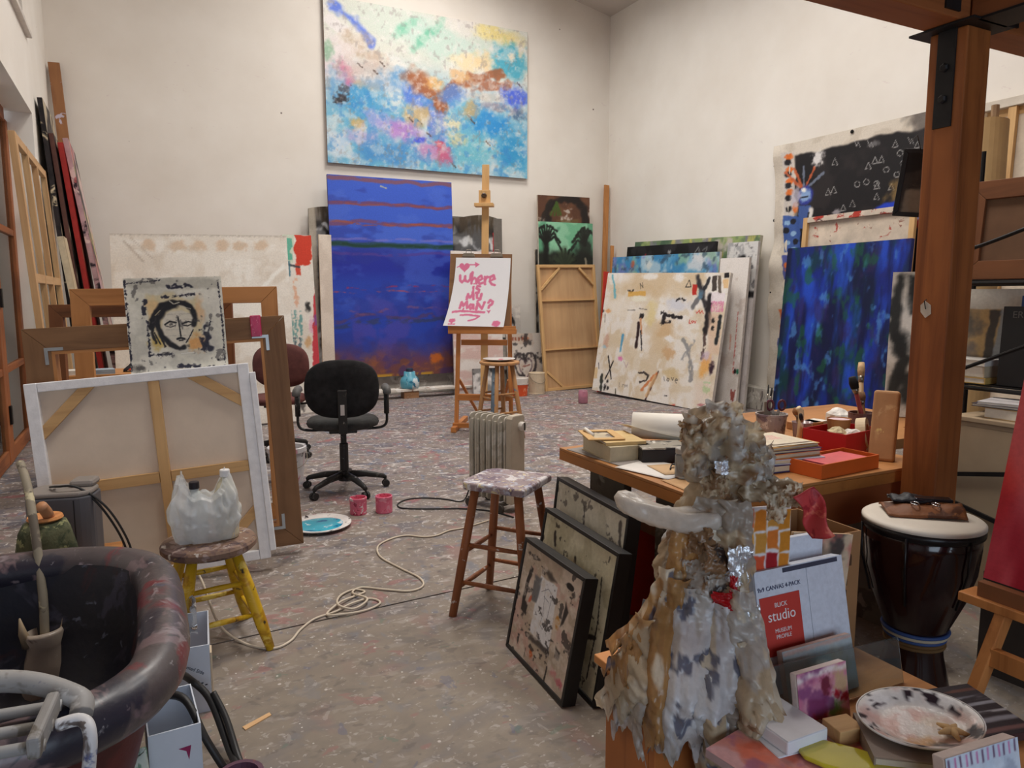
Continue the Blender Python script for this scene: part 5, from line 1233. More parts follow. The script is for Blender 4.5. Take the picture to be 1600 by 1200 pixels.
# small cabinet behind the frames with odds and ends
cbn = thing('side_cabinet', 'low wooden cabinet half hidden behind the leaning frames', 'cabinet', (-.22, 6.35, 0), R(0))
MB().bx(-.40, .35, -.22, .22, 0, .84).build('cabinet_body', M_WAL, cbn, bevel=.004); MB().bx(-.42, .37, -.24, .24, .84, .87).build('cabinet_top', M_OAKX, cbn, bevel=.003)
for x0 in (-.38, -.01): 
    d_ = MB().bx(x0, x0 + .34, -.236, -.222, .05, .80).build('cabinet_door', M_WAL, cbn, bevel=.003)
    MB().ball((x0 + .30, -.245, .45), .014, 10, 6).build('knob', M_STEEL, d_)
q = MB().sheet(lambda u, v: (-.15 + u * .34, 6.25 + .1 * v, .872 + .11 * math.sin(PI * u) * math.sin(PI * v) + .03 * noise3((u, v, 0), 5)), 12, 8); tag(q.build('rag', splat('red_black_rag', (40, 34, 36), [((206, 70, 40), .52, 9)], .9), smooth=True, solid=.006), 'crumpled red and black rag on the low cabinet', 'rag')
bt = thing('spray_bottle', 'white bottle with brown cap standing on the low cabinet', 'bottle', (.02, 6.18, .871)); MB().lathe([(0, 0), (.035, 0), (.035, .10), (.016, .13), (.016, .15), (0, .15)], 16).build('bottle_body', plain('bottle_white', (216, 208, 200), .4), bt, smooth=True); MB().lathe([(0, .15), (.02, .15), (.02, .18), (0, .18)], 16).build('cap', plain('cap_brown', (170, 100, 80), .5), bt)
for i, (x, y_, cc, lb) in enumerate(((-.50, 6.22, (214, 206, 196), 'white folded paper pile on the left end of the low cabinet'), (-.30, 6.2, (150, 160, 170), 'grey paper pad beside the white pile on the low cabinet'))):
    t_ = thing('paper_pile', lb, 'paper', (x, y_, .871), R(8 * i))
    for k in range(3): MB().bx(-.09 + .004 * k, .09, -.07, .07 - .005 * k, .012 * k, .012 * k + .010).build('sheet_bundle', plain('paper_%d' % cc[0], cc, .8), t_)

# wooden lattice stretcher leaning at the left wall
M_PALE = wood('lattice_pine', (190, 150, 106), (160, 122, 82), 'z', 12, .6); M_PALEY = wood('lattice_pine_y', (190, 150, 106), (160, 122, 82), 'x', 12, .6)
lt = thing('bare_stretcher', 'tall bare wooden stretcher frame leaning beside the glass door', 'frame', M=PF(-.60, 6.45, 0, 90, 3.2, 0))
w, h = 1.95, 2.64
for x0, bw in ((0, .10), (.62, .05), (1.22, .05), (w - .07, .07)): MB().bx(x0, x0 + bw, 0, .045, 0, h).build('upright', M_PALE, lt, bevel=.003)
for z0 in (0, 1.55, h - .07):
    for x0, x1 in ((.101, .619), (.671, 1.219), (1.271, w - .071)): MB().bx(x0, x1, .002, .04, z0, z0 + .07).build('rail', M_PALEY, lt, bevel=.003)
# tall canvases edge-on in the left corner
def paint_t1(c): c.mix((40, 34, 38), np.ones(c.X.shape)); c.cloud((206, 190, 160), 4, 3, .55, .9); c.cloud((24, 20, 24), 8, 5, .6, .9)
def paint_t2(c): c.mix((186, 46, 42), np.ones(c.X.shape)); c.cloud((140, 30, 32), 3, 3, .6, .7); c.cloud((206, 150, 120), 6, 5, .74, .7)
def paint_t3(c): c.mix((196, 160, 166), np.ones(c.X.shape)); c.cloud((46, 36, 46), 3, 2, .5, .95); c.cloud((222, 196, 190), 5, 3, .62, .9); c.cloud((206, 110, 110), 5, 4, .7, .8); c.cloud((206, 196, 110), 8, 6, .76, .8)
def paint_t4(c): c.mix((206, 190, 160), np.ones(c.X.shape)); c.cloud((186, 166, 136), 4, 3, .55, .6)
T = 'tall canvases leaning in the left corner'
E1 = splat('tall_edge_cream', (40, 34, 36), [((206, 190, 160), .54, 3.5), ((24, 20, 24), .58, 6)], .8); E3 = splat('tall_edge_pink', (190, 156, 160), [((44, 34, 44), .50, 2.6), ((222, 196, 190), .58, 4), ((200, 110, 110), .64, 5)], .8)
canvas('tall_canvas', 'tallest black and cream canvas against the left wall, edge towards the room', 'painting', (-.565, 8.95, 0, 90, 3.6, 0), 1.05, 3.45, .045, 30, paint_t1, (52, 44, 46), group=T, emat=E1)
canvas('tall_canvas', 'dark brown canvas between the black and the red tall ones', 'painting', (-.46, 9.0, 0, 90, 4.6, 0), 1.0, 3.12, .045, 30, paint_t1, (96, 62, 54), group=T)
canvas('tall_canvas', 'red tall canvas with pale edge in the left corner stack', 'painting', (-.34, 9.05, 0, 90, 5.6, 0), .95, 3.05, .05, 30, paint_t2, (166, 46, 42), group=T)
canvas('tall_canvas', 'pink and black tall canvas, nearest the room in the left corner', 'painting', (-.18, 9.1, 0, 90, 7.6, 0), .95, 3.12, .05, 40, paint_t3, (120, 92, 100), group=T, emat=E3)
canvas('beige_canvas', 'plain beige canvas leaning in front of the tall dark ones', 'painting', (-.40, 8.5, 0, 90, 7.0, 0), .36, 2.05, .06, 30, paint_t4, (206, 188, 158))
s4 = MB().bar((-.56, 10.15, .29), (-.765, 10.42, 4.18), .12, .05, (0, 1, 0)).build('corner_timber', wood('old_timber', (150, 102, 64), (118, 78, 48), 'z', 10, spots=[((190, 180, 196), .74, 5)]), bevel=.004); tag(s4, 'long brown timber standing in the left room corner', 'timber')

# ================================================================== bath tub with rack
M_TUB = splat('tub_paint', (72, 64, 66), [((44, 42, 54), .50, 3), ((110, 92, 96), .60, 7), ((104, 40, 48), .68, 4), ((130, 118, 122), .66, 10), ((60, 66, 96), .66, 5), ((150, 146, 150), .76, 20)], .42, .35, .3, 5, coat=.3)
M_TUBIN = splat('tub_inside', (34, 33, 42), [((24, 26, 40), .5, 3), ((58, 56, 70), .62, 6), ((60, 30, 34), .66, 4), ((96, 100, 116), .75, 14)], .45, .3, .3, 4)
M_TUBOUT = splat('tub_outside', (92, 34, 34), [((70, 24, 26), .55, 3), ((120, 70, 50), .68, 5)], .55, .2)
tb = thing('bath_tub', 'old roll-top bath tub smeared with dark paint at lower left', 'tub', (-.75, 2.13, 0))
def sup(a, ax, by, n=4.0):
    c_, s_ = math.cos(a), math.sin(a)
    return (math.copysign(abs(c_) ** (2 / n), c_) * ax, math.copysign(abs(s_) ** (2 / n), s_) * by)
NA = 72
rim = [V(*sup(2 * PI * k / NA, .755, .565), .575) for k in range(NA)]
MB().tube(rim, .062, 14, closed=True).build('rolled_rim', M_TUB, tb, smooth=True)
def shell(prof):
    m = MB(); vs = []; fs = []
    for ax, by, z in prof: vs += [V(*sup(2 * PI * k / NA, ax, by, 3.4 if z > .3 else 2.8), z) for k in range(NA)]
    for i in range(len(prof) - 1):
        for k in range(NA): fs.append((i * NA + k, i * NA + (k + 1) % NA, (i + 1) * NA + (k + 1) % NA, (i + 1) * NA + k))
    fs.append(tuple((len(prof) - 1) * NA + k for k in range(NA)))
    return m.add(vs, fs)
shell([(.72, .53, .60), (.70, .51, .54), (.67, .48, .40), (.66, .46, .27), (.60, .40, .19), (.40, .28, .17)]).build('tub_inside', M_TUBIN, tb, smooth=True)
shell([(.745, .555, .57), (.735, .545, .52), (.71, .515, .38), (.68, .49, .25), (.62, .43, .165), (.42, .30, .15)]).build('tub_outside', M_TUBOUT, tb, smooth=True)
for sx in (-1, 1):
    for sy in (-1, 1): MB().tube(smooth_path([(sx * .46, sy * .30, .2), (sx * .52, sy * .36, .10), (sx * .50, sy * .35, .04), (sx * .53, sy * .38, .0)], 4), [.05] * 5 + [.035] * 4 + [.03] * 4, 10).build('claw_foot', M_TUBOUT, tb, smooth=True)
# stick in a horned vase inside the tub
vz = thing('horned_vase', 'grey clay vase with two horns standing inside the tub', 'vase', (-.325, 2.56, .172), R(20)); vz.scale = (1.2, 1.2, 1.25)
MB().lathe([(0, 0), (.05, 0), (.055, .05), (.045, .12), (.036, .16), (.042, .19), (.036, .20), (.026, .17), (0, .16)], 18, fn=lambda p, a, i: (p.x * 1.1, p.y * .8, p.z)).build('vase_body', splat('vase_clay', (164, 150, 136), [((90, 70, 66), .6, 10), ((190, 180, 170), .74, 20)], .35, .2), vz, smooth=True)
for sx in (-1, 1): MB().tube([(sx * .036, 0, .17), (sx * .046, 0, .205), (sx * .05, 0, .245)], [.014, .010, .002], 8).build('horn', plain('horn_clay', (168, 148, 120), .4), vz, smooth=True)
tag(MB().tube(smooth_path([(-.325, 2.56, .37), (-.325, 2.60, .52), (-.345, 2.70, .70), (-.37, 2.82, .82), (-.40, 2.93, .88)], 5), .013, 8).build('bent_stick', splat('stick_bark', (140, 130, 112), [((96, 86, 74), .55, 12), ((196, 184, 150), .66, 14)], .7), smooth=True), 'bent grey stick rising from the horned vase', 'stick')
# slatted rack over the near rim
M_RACK = splat('rack_grey', (150, 148, 146), [((110, 104, 96), .62, 9), ((190, 190, 190), .66, 12), ((80, 84, 110), .70, 10)], .55, .15)
rk = thing('bath_rack', 'grey paint-crusted slatted rack laid over the near rim of the tub', 'rack', (-.385, 1.57, .655), R(-6))
for yy, zz in ((-.10, .0), (-.035, .0), (.035, .0)): MB().tube([(-.45, yy, zz), (-.1, yy, zz + .004), (.20, yy, zz)], .011, 10).build('slat', M_RACK, rk, smooth=True)
MB().tube(smooth_path([(-.45, .10, .0), (-.1, .12, .035), (.10, .11, .03), (.22, .06, .0), (.235, .02, -.02)], 6), .022, 10).build('curved_rail', M_RACK, rk, smooth=True)
MB().prism([(-.12, -.02), (.045, -.02), (.045, .022), (-.12, .022)], 0, .022).build('end_block', M_RACK, rk, bevel=.006, loc=(.20, -.01, 0.01), rot=(0, 0, R(90)))
MB().tube(smooth_path([(.21, -.05, .005), (.25, -.055, .01), (.268, -.085, -.01), (.262, -.11, -.10), (.25, -.13, -.30)], 6), .012, 10).build('hook_arm', splat('hook_white', (206, 206, 208), [((70, 80, 130), .64, 14), ((110, 100, 96), .66, 18)], .45, .1), rk, smooth=True)
# low bench behind the tub with grey heater box and a log
lb_ = thing('low_bench', 'low plank bench behind the tub carrying the grey appliance', 'bench', (-.38, 3.42, 0))
MB().bx(-.32, .24, -.30, .36, .26, .30).build('bench_top', M_OAKX, lb_, bevel=.004)
for x0 in (-.30, .18):
    for y0 in (-.28, .30): MB().bx(x0, x0 + .04, y0, y0 + .04, 0, .26).build('leg', M_OAK, lb_)
gb = thing('grey_appliance', 'grey plastic box with rounded lid and trailing cord behind the tub', 'appliance', (-.345, 3.60, .301), R(-14))
M_GRP = plain('appliance_grey', (88, 88, 94), .4, var=.06); M_GRT = plain('appliance_top', (140, 132, 126), .5, var=.06)
def rr_poly(w_, d_, r_, n_=5):
    out = []
    for cx, cy, a0 in ((w_ / 2 - r_, d_ / 2 - r_, 0), (-w_ / 2 + r_, d_ / 2 - r_, 90), (-w_ / 2 + r_, -d_ / 2 + r_, 180), (w_ / 2 - r_, -d_ / 2 + r_, 270)):
        for k in range(n_ + 1): out.append((cx + r_ * math.cos(R(a0 + 90 * k / n_)), cy + r_ * math.sin(R(a0 + 90 * k / n_))))
    return out
MB().slab(rr_poly(.265, .19, .06), 0, .30).build('housing', M_GRP, gb, bevel=.006)
MB().slab(rr_poly(.255, .18, .06), .301, .322).build('lid', M_GRT, gb, bevel=.008)
MB().bx(.02, .12, .0, .10, .32, .352).build('lid_grip', M_GRT, gb, bevel=.015)
MB().bx(.066, .070, -.0965, -.090, .01, .29).build('seam', plain('seam_black', (36, 36, 40), .5), gb); MB().lathe([(0, 0), (.012, 0), (.012, .003), (0, .003)], 14, M=Matrix.Rotation(R(90), 3, 'X'), c=(-.09, -.095, .262)).build('badge', plain('badge_pale', (196, 196, 200), .4), gb)
for k, off in enumerate((0, .02)):
    MB().tube(smooth_path([(-.05 + off, 0, .33), (.0, -.06, .345), (.08, -.06, .335), (.16 + off, -.05, .24), (.23 + off, -.04, .09), (.26 + off, -.04, -.05)], 6), .005, 6).build('cable', M_CORDB, gb, smooth=True)
lg = thing('mossy_log', 'upright mossy green log with orange sawn top behind the tub', 'log', (-.375, 3.22, .301))
MB().lathe([(0, 0), (.095, 0), (.10, .05), (.10, .18), (.088, .25), (.07, .285), (.05, .29)], 28, fn=lambda p, a, i: (p.x * (1 + .06 * math.sin(5 * a + i)), p.y * (1 + .06 * math.cos(4 * a)), p.z)).build('mossy_bark', splat('moss', (86, 88, 64), [((60, 66, 46), .52, 12), ((130, 130, 92), .62, 20)], .95, .9), lg, smooth=True)
MB().lathe([(0, .292), (.05, .292), (.062, .30), (.058, .31), (.03, .305), (0, .300)], 24).build('sawn_top', wood('sawn_orange', (206, 140, 84), (160, 96, 56), 'z', 20), lg, smooth=False)
tag(MB().tube(smooth_path([(-.36, 3.2, .612), (-.365, 3.17, .64), (-.375, 3.14, .67)], 4), .02, 10).build('wooden_peg', wood('peg_wood', (180, 128, 90), (140, 96, 66), 'z', 14), smooth=True), 'short wooden peg lying on the sawn log top', 'peg')

# ================================================================== yellow stool with bag
M_YEL = splat('yellow_paint', (206, 164, 34), [((180, 132, 24), .56, 8), ((60, 48, 40), .72, 16), ((226, 196, 90), .64, 10)], .45, .1, .12)
M_SEATB = splat('old_seat', (126, 100, 84), [((96, 74, 70), .52, 9, (1, 1, 1)), ((150, 130, 124), .60, 13), ((196, 188, 180), .68, 20), ((70, 54, 60), .66, 16), ((206, 180, 90), .76, 22)], .5, .4)
round_stool('yellow_stool', 'yellow painted stool with round stained seat behind the tub', 'stool', (.195, 3.13, 0), R(8), .455, .185, .255, M_SEATB, M_YEL, (.020, .026), ((.30, 1), (.62, 1)), thick=.04)
def bag_mat():
    m, nt, b = _new('thin_plastic')
    b.inputs['Base Color'].default_value = hx((232, 234, 234)); b.inputs['Roughness'].default_value = .25
    tr = nt.nodes.new('ShaderNodeBsdfTransparent'); tl = nt.nodes.new('ShaderNodeBsdfTranslucent'); tl.inputs[0].default_value = hx((240, 240, 238))
    m1 = nt.nodes.new('ShaderNodeMixShader'); m1.inputs[0].default_value = .35
    m2 = nt.nodes.new('ShaderNodeMixShader')
    nn = _noise(nt, 9, 4, _coord(nt)); rr = _ramp(nt, nn.outputs[0], [(.35, (.12, .12, .12, 1)), (.7, (.42, .42, .42, 1))])
    nt.links.new(rr.outputs[0], m2.inputs[0])
    nt.links.new(b.outputs[0], m1.inputs[1]); nt.links.new(tl.outputs[0], m1.inputs[2])
    nt.links.new(m1.outputs[0], m2.inputs[1]); nt.links.new(tr.outputs[0], m2.inputs[2])
    nt.links.new(m2.outputs[0], nt.nodes['Material Output'].inputs[0])
    _bump(nt, b, _noise(nt, 30, 3, _coord(nt)).outputs[0], .5, .006)
    return m
M_BAG = bag_mat()
bg = thing('plastic_bag', 'crumpled translucent white plastic bag on the yellow stool', 'bag', (.185, 3.14, .457), R(-6))
def bagf(u, v):
    a = u * 2 * PI
    rx = .125 * (.90 + .25 * math.sin(PI * min(1, v * 1.1))) * (1 - .15 * v); ry = .075 * (.85 + .35 * math.sin(PI * min(1, v)))
    c_, s_ = sup(a, 1, 1, 3)
    x, y = c_ * rx, s_ * ry
    k = .020 * noise3((math.cos(a) * 1.5, math.sin(a) * 1.5, v * 2.2), 1.8, 3) + .012 * noise3((math.cos(a) * 2, math.sin(a) * 2, v * 1.0), 4, 5) + .004 * noise3((c_, s_, v * .7), 14, 9)
    top = .235 + .045 * math.cos(2 * a) + .03 * noise3((c_, s_, 0), 2.5, 7)
    if v > .93: x *= .86; y *= .7
    return (x * (1 + k * 7), y * (1 + k * 9), max(.002, v * top + k * .4 * (v > .05)))
MB().sheet(bagf, 110, 60).build('bag_film', M_BAG, bg, smooth=True)
for i, (x, mat, zt, lb) in enumerate(((-.035, plain('cap_black', (34, 28, 34), .4), .245, 'plastic bottle with black cap inside the white bag'), (.082, plain('cap_white', (228, 226, 224), .4), .285, 'plastic bottle with white cap inside the white bag'))):
    b_ = thing('bottle', lb, 'bottle', (.185 + x, 3.135 - .01 * i, .457))
    MB().lathe([(0, .002), (.044, .002), (.046, .02), (.046, zt - .10), (.03, zt - .055), (.017, zt - .04), (.017, zt - .028), (0, zt - .028)], 20).build('bottle_body', plain('bottle_body_%d' % i, ((196, 200, 196), (206, 198, 170))[i], .35), b_, smooth=True)
    MB().lathe([(0, zt - .028), (.020, zt - .028), (.020, zt - .004), (.018, zt), (0, zt)], 20).build('cap', mat, b_)
# cartons, cable and can beside the tub
M_CART = plain('carton_white', (206, 212, 222), .7, var=.04); M_INK = plain('ink_dark', (46, 50, 66), .7)
def carton(name, label, loc, rz, w, d, h, mat, t=.004):
    bx_ = thing(name, label, 'box', loc, rz)
    for x0, x1, y0, y1, nm in ((0, w, 0, t, 'panel'), (0, w, d - t, d, 'panel'), (0, t, t, d - t, 'panel'), (w - t, w, t, d - t, 'panel')): MB().bx(x0, x1, y0, y1, 0, h).build('side_panel', mat, bx_)
    MB().bx(t, w - t, t, d - t, 0, t).build('bottom_panel', mat, bx_)
    return bx_
ca = carton('white_carton', 'white open carton with dashed line print behind the tub end', (-.04, 2.62, 0), R(-4), .185, .30, .245, M_CART)
for k in range(8): MB().bx(.075 + k * .013, .083 + k * .013, -.0012, 0, .158 - k * .0085, .162 - k * .0085).build('printed_dash', M_INK, ca)
lettering('Vented Side', .017, M_INK, ca, (.13, -.001, .165), (R(90), R(32), 0))
MB().bx(.186, .192, .03, .09, .0, .20).build('loose_flap', plain('kraft_pale', (196, 176, 150), .8), ca)
cbx = carton('white_carton', 'white open carton with purple mark holding black cable', (-.05, 2.10, 0), R(3), .135, .24, .25, M_CART)
MB().prism([(.075, .19), (.107, .192), (.100, .15), (.094, .178)], -.0012, 0).build('purple_mark', plain('purple_mark', (150, 40, 90), .7), cbx)
rb = thing('paint_bottle', 'clear bottle with red cap in the rear white carton', 'bottle', (.055, 2.74, .006)); MB().lathe([(0, 0), (.032, 0), (.034, .01), (.034, .19), (.015, .22), (.015, .235), (0, .235)], 18).build('bottle_body', plain('amber_body', (186, 130, 96), .3), rb, smooth=True); MB().lathe([(0, .232), (.02, .232), (.018, .28), (.008, .30), (0, .30)], 18).build('cap', plain('cap_red', (196, 34, 44), .35), rb, smooth=True)
rw = MB().sheet(lambda u, v: (-.02 + .14 * u, 2.80 + .05 * math.sin(3 * u) + .02 * v, .20 + .13 * v + .02 * noise3((u, v, 0), 6)), 14, 10); tag(rw.build('clear_film', glass('cling_film', (225, 228, 228), .12), smooth=True), 'crinkled clear plastic film sticking out of the rear carton', 'plastic film')
cord('black_cable', [(-.02, 2.30, .26), (.05, 2.22, .27), (.10, 2.12, .18), (.16, 2.10, .06), (.18, 2.2, .03), (.17, 2.3, .03), (.13, 2.42, .14), (.08, 2.46, .2), (.04, 2.4, .26), (.0, 2.34, .25)], .012, M_CORDB, 'thick black cable looping out of the front carton')
cord('rubber_hose', [(.14, 2.43, .16), (.17, 2.36, .10), (.19, 2.26, .03), (.20, 2.18, .012), (.19, 2.08, .012)], .011, plain('hose_black', (40, 38, 38), .45), 'short black hose lying beside the black cable')
pc = thing('purple_can', 'purple-brown painted can at the bottom edge beside the cables', 'can', (.175, 2.03, 0)); MB().lathe([(0, 0), (.06, 0), (.062, .10), (.066, .105), (.064, .115), (.05, .115), (.048, .10), (0, .095)], 22).build('can_body', splat('purple_can', (96, 66, 82), [((140, 76, 60), .58, 8), ((80, 100, 190), .70, 10), ((196, 180, 190), .72, 16)], .3, .1), pc, smooth=False)
gg = MB().sheet(lambda u, v: (-.085 + .03 * math.sin(6 * u) + .012 * v, 2.06 - .03 * u, .24 - .24 * v + .01 * math.sin(9 * u)), 14, 10); tag(gg.build('striped_cloth', splat('green_cloth', (96, 130, 110), [((196, 206, 196), .54, 26, (1, 1, .3)), ((60, 84, 70), .62, 12)], .8), smooth=True, solid=.006), 'small green striped cloth hanging between tub and carton', 'cloth')
# ================================================================== black framed pictures leaning at the table
M_BLK = plain('frame_black', (34, 32, 32), .45, var=.2, scale=20)
def framed(label, pf, w, h, t, lip, paint, res):
    fr = thing('framed_picture', label, 'picture', M=PF(*pf))
    mitred(fr, w, h, lip, t, M_BLK, M_BLK, 'frame_side')
    MB().bx(lip * .5, w - lip * .5, t * .5, t * .5 + .004, lip * .5, h - lip * .5).build('backing', plain('backing_board', (120, 104, 84), .8), fr)
    cv = Cv(w - 2 * lip + .004, h - 2 * lip + .004, res); paint(cv)
    P = np.stack([cv.X + lip - .002, np.full(cv.X.shape, .006), cv.Y + lip - .002], -1)
    grid_mesh('artwork', P, cv.arrays(), FILM, fr)
    return fr
def paint_fA(c):
    c.quad((195, 25), (560, 255), (400, 1010), (75, 700))
    c.mix((190, 172, 154), np.ones(c.X.shape)); c.cloud((172, 154, 134), 9, 12, .55, .6); c.cloud((220, 204, 190), 8, 14, .58, .7); c.cloud((196, 152, 142), 8, 12, .72, .6)
    K = (40, 34, 34)
    c.poly([(285, 240), (390, 320), (320, 735), (205, 610)], (224, 222, 224), 1, .004, .004); c.line([(310, 330), (290, 500), (270, 560), (285, 590), (310, 550), (345, 400)], 3, (90, 90, 100), .8, .2); c.line([(285, 350), (330, 330), (370, 400)], 3, (90, 90, 100), .8); c.line([(300, 380), (330, 420)], 3, (90, 90, 100), .8)
    c.poly([(225, 180), (240, 200), (180, 410), (195, 440), (185, 500), (155, 470), (165, 390)], K, .9, .004, .006); c.poly([(245, 240), (290, 260), (250, 420), (215, 400)], (90, 92, 98), .8, .006, .008); c.poly([(190, 430), (215, 350), (210, 430)], (206, 190, 186), 1)
    c.blob((212, 405), 20, 14, (196, 90, 60), .8, 60); c.blob((468, 303), 28, 20, K, 1, 0, .2, .15); c.poly([(440, 395), (455, 460), (415, 540), (395, 560)], K, .9, .005, .005); c.blob((380, 530), 14, 40, (190, 130, 60), .9, 10); c.poly([(200, 620), (320, 730), (315, 770), (190, 655)], (70, 62, 60), .9)
    c.poly([(370, 700), (398, 715), (385, 775), (358, 750)], K, .95); c.blob((212, 745), 12, 26, (196, 96, 50), .95); c.blob((136, 660), 8, 30, K, .9); c.line([(310, 820), (290, 900)], 12, K, .9, .3); c.line([(180, 715), (170, 770)], 5, K, .8); c.blob((385, 910), 26, 22, (196, 110, 120), .9); c.blob((345, 845), 20, 24, (200, 130, 130), .8)
    c.poly([(295, 205), (335, 215), (380, 290), (345, 280)], K, .7, .008, .008); c.cloud((44, 38, 38), 22, 30, .80, .7, .05); c.cloud((214, 202, 190), 20, 30, .76, .6)
def paint_fB(c):
    c.mix((208, 200, 172), np.ones(c.X.shape)); c.cloud((222, 214, 188), 6, 7, .52, .6); c.cloud((168, 158, 126), 8, 8, .68, .5)
    K = (44, 38, 36)
    for pts, wd in (([(.34, .2), (.37, .36)], .012), ([(.37, .3), (.30, .42), (.33, .46)], .012), ([(.50, .20), (.58, .46), (.64, .58)], .03), ([(.45, .5), (.60, .58), (.66, .54)], .016), ([(.60, .60), (.74, .56)], .014), ([(.17, .12), (.2, .2)], .03), ([(.08, .3), (.1, .36)], .03), ([(.7, .7), (.9, .6)], .03), ([(.28, .3), (.34, .24)], .01), ([(.86, .2), (.9, .5), (.88, .9)], .014)):
        c.line(pts, wd, K, .9, .5)
    c.blob((.5, .35), .14, .12, (206, 180, 140), .8); c.cloud(K, 26, 26, .84, .7, .04)
def paint_fC(c):
    c.mix((216, 210, 192), np.ones(c.X.shape)); c.cloud((228, 222, 206), 5, 5, .5, .8); c.cloud((184, 178, 158), 7, 7, .68, .5)
    K = (70, 64, 62); c.line([(.44, .08), (.46, .2), (.38, .34), (.34, .42)], .025, K, .85, .8, .15); c.line([(.45, .34), (.5, .4), (.47, .46)], .012, K, .8, .6); c.line([(.92, .05), (.97, .3)], .03, K, .8, .6); c.blob((.95, .5), .05, .06, K, .7); c.cloud(K, 22, 22, .86, .6, .04); c.line([(.62, .5), (.75, .6)], .01, K, .7)
framed('black framed collage with pale central card, front of the three leaning pictures', (1.275, 2.565, 0, -93.5, 11.5, .8), .51, .465, .055, .016, paint_fA, 420)
framed('black framed cream picture with dark slashes, middle of the three leaning', (1.395, 2.62, 0, -95, 10, .4), .62, .56, .055, .016, paint_fB, 300)
framed('black framed pale picture, rearmost and tallest of the three leaning', (1.53, 2.72, 0, -97, 7, .8), .65, .655, .055, .016, paint_fC, 240)

# ================================================================== worktable and everything on it
TZ = .76
M_TTOP = wood('table_top_wood', (176, 122, 72), (146, 96, 54), 'x', 7, .5); M_TEDGE = wood('table_edge', (172, 112, 56), (140, 86, 40), 'y', 8, .5); M_TLEG = splat('table_leg_grey', (104, 96, 84), [((80, 72, 62), .55, 6), ((140, 132, 120), .66, 9)], .7, .15)
wt = thing('worktable', 'long wooden worktable in front of the post', 'table', (0, 0, 0))
MB().bx(1.67, 2.915, 1.83, 2.80, TZ - .012, TZ).build('table_top', M_TTOP, wt, bevel=.002)
MB().bx(1.67, 2.915, 1.83, 2.80, TZ - .055, TZ - .0125).build('edge_board', M_TEDGE, wt, bevel=.002)
MB().bx(1.70, 2.90, 1.845, 1.87, TZ - .20, TZ - .056).build('apron', wood('apron_wood', (150, 84, 46), (112, 58, 32), 'x', 9), wt, bevel=.002)
for y0 in (2.42, 1.95): MB().bx(1.76, 1.80, y0, y0 + .26, 0, TZ - .056).build('panel_leg', M_TLEG, wt, bevel=.003)
MB().bx(2.83, 2.87, 1.9, 2.75, 0, TZ - .056).build('panel_leg', M_TLEG, wt)
MB().bx(1.765, 1.795, 2.21, 2.42, .5, .6).build('leg_brace', M_WAL, wt)
wt2 = thing('side_table', 'second wooden table joined behind the post', 'table', (0, 0, 0))
MB().slab([(2.92, 2.22), (3.55, 2.22), (3.55, 2.42), (3.95, 2.42), (3.95, 3.15), (2.92, 3.15)], TZ - .05, TZ).build('table_top', M_TTOP, wt2, bevel=.002)
for x0 in (2.95, 3.49, 3.87):
    for y0 in ((2.25, 3.07) if x0 < 3.6 else (2.45, 3.07)): MB().bx(x0, x0 + .05, y0, y0 + .05, 0, TZ - .05).build('leg', M_WAL, wt2)
PAP = lambda n, c: plain('paper_' + n, c, .75, var=.05)
def book(name, label, loc, rz, w, d, t, cover, page=(222, 214, 198), cat='book', M=None, group=None):
    b_ = thing(name, label, cat, loc, rz, group, M)
    cm = plain('cover_%d_%d_%d' % cover, cover, .5, var=.12, scale=16); k = min(.004, t * .18)
    MB().bx(-w / 2, w / 2, -d / 2, d / 2, 0, k).build('back_cover', cm, b_); MB().bx(-w / 2, w / 2, -d / 2, d / 2, t - k, t).build('front_cover', cm, b_)
    MB().bx(-w / 2, -w / 2 + k, -d / 2, d / 2, k, t - k).build('spine', cm, b_)
    MB().bx(-w / 2 + k, w / 2 - .004, -d / 2 + .004, d / 2 - .004, k + .0002, t - k - .0002).build('page_block', plain('pages_%d' % page[0], page, .85, var=.05, scale=60), b_)
    return b_
def flat_sheet(name, label, loc, rz, w, d, mat, curl=.0, cat='paper', n=10):
    m = MB().sheet(lambda u, v: ((u - .5) * w, (v - .5) * d, .0015 + curl * (abs(u - .5) * 2) ** 2 * (1 if u > .5 else .3)), n, 3)
    o = tag(m.build(name, mat, smooth=True, solid=.0012), label, cat); o.location = loc; o.rotation_euler = (0, 0, rz); return o
flat_sheet('paper_sheet', 'grey paper sheet along the left table edge', (1.79, 2.50, TZ + .001), R(4), .20, .50, PAP('grey', (150, 142, 136)))
flat_sheet('paper_sheet', 'white paper sheet at the near left table edge', (1.80, 2.25, TZ + .0035), R(14), .22, .26, PAP('white', (222, 216, 210)))
flat_sheet('paper_sheet', 'tan sketch paper beside the wooden block on the table', (1.86, 2.21, TZ + .006), R(-12), .18, .16, PAP('tan', (196, 162, 122)))
dd = tag(MB().tube(smooth_path([(1.82, 2.20, TZ + .012), (1.87, 2.24, TZ + .02), (1.90, 2.19, TZ + .014), (1.85, 2.22, TZ + .024), (1.90, 2.25, TZ + .012)], 5), .003, 5).build('wire_twist', M_CORDB, smooth=True), 'black twisted wire lying on the tan sketch paper', 'wire')
flat_sheet('paper_sheet', 'brown kraft paper at the front corner of the worktable', (1.80, 1.98, TZ + .001), R(-6), .22, .24, PAP('kraft', (190, 150, 106)))
book('thick_book', 'thick cream book at the bottom of the left table stack', (1.81, 2.56, TZ + .003), R(83), .27, .19, .062, (206, 192, 160), (206, 194, 166))
book('thin_book', 'thin yellowed book on top of the thick cream book', (1.815, 2.565, TZ + .066), R(76), .25, .18, .014, (206, 176, 120))
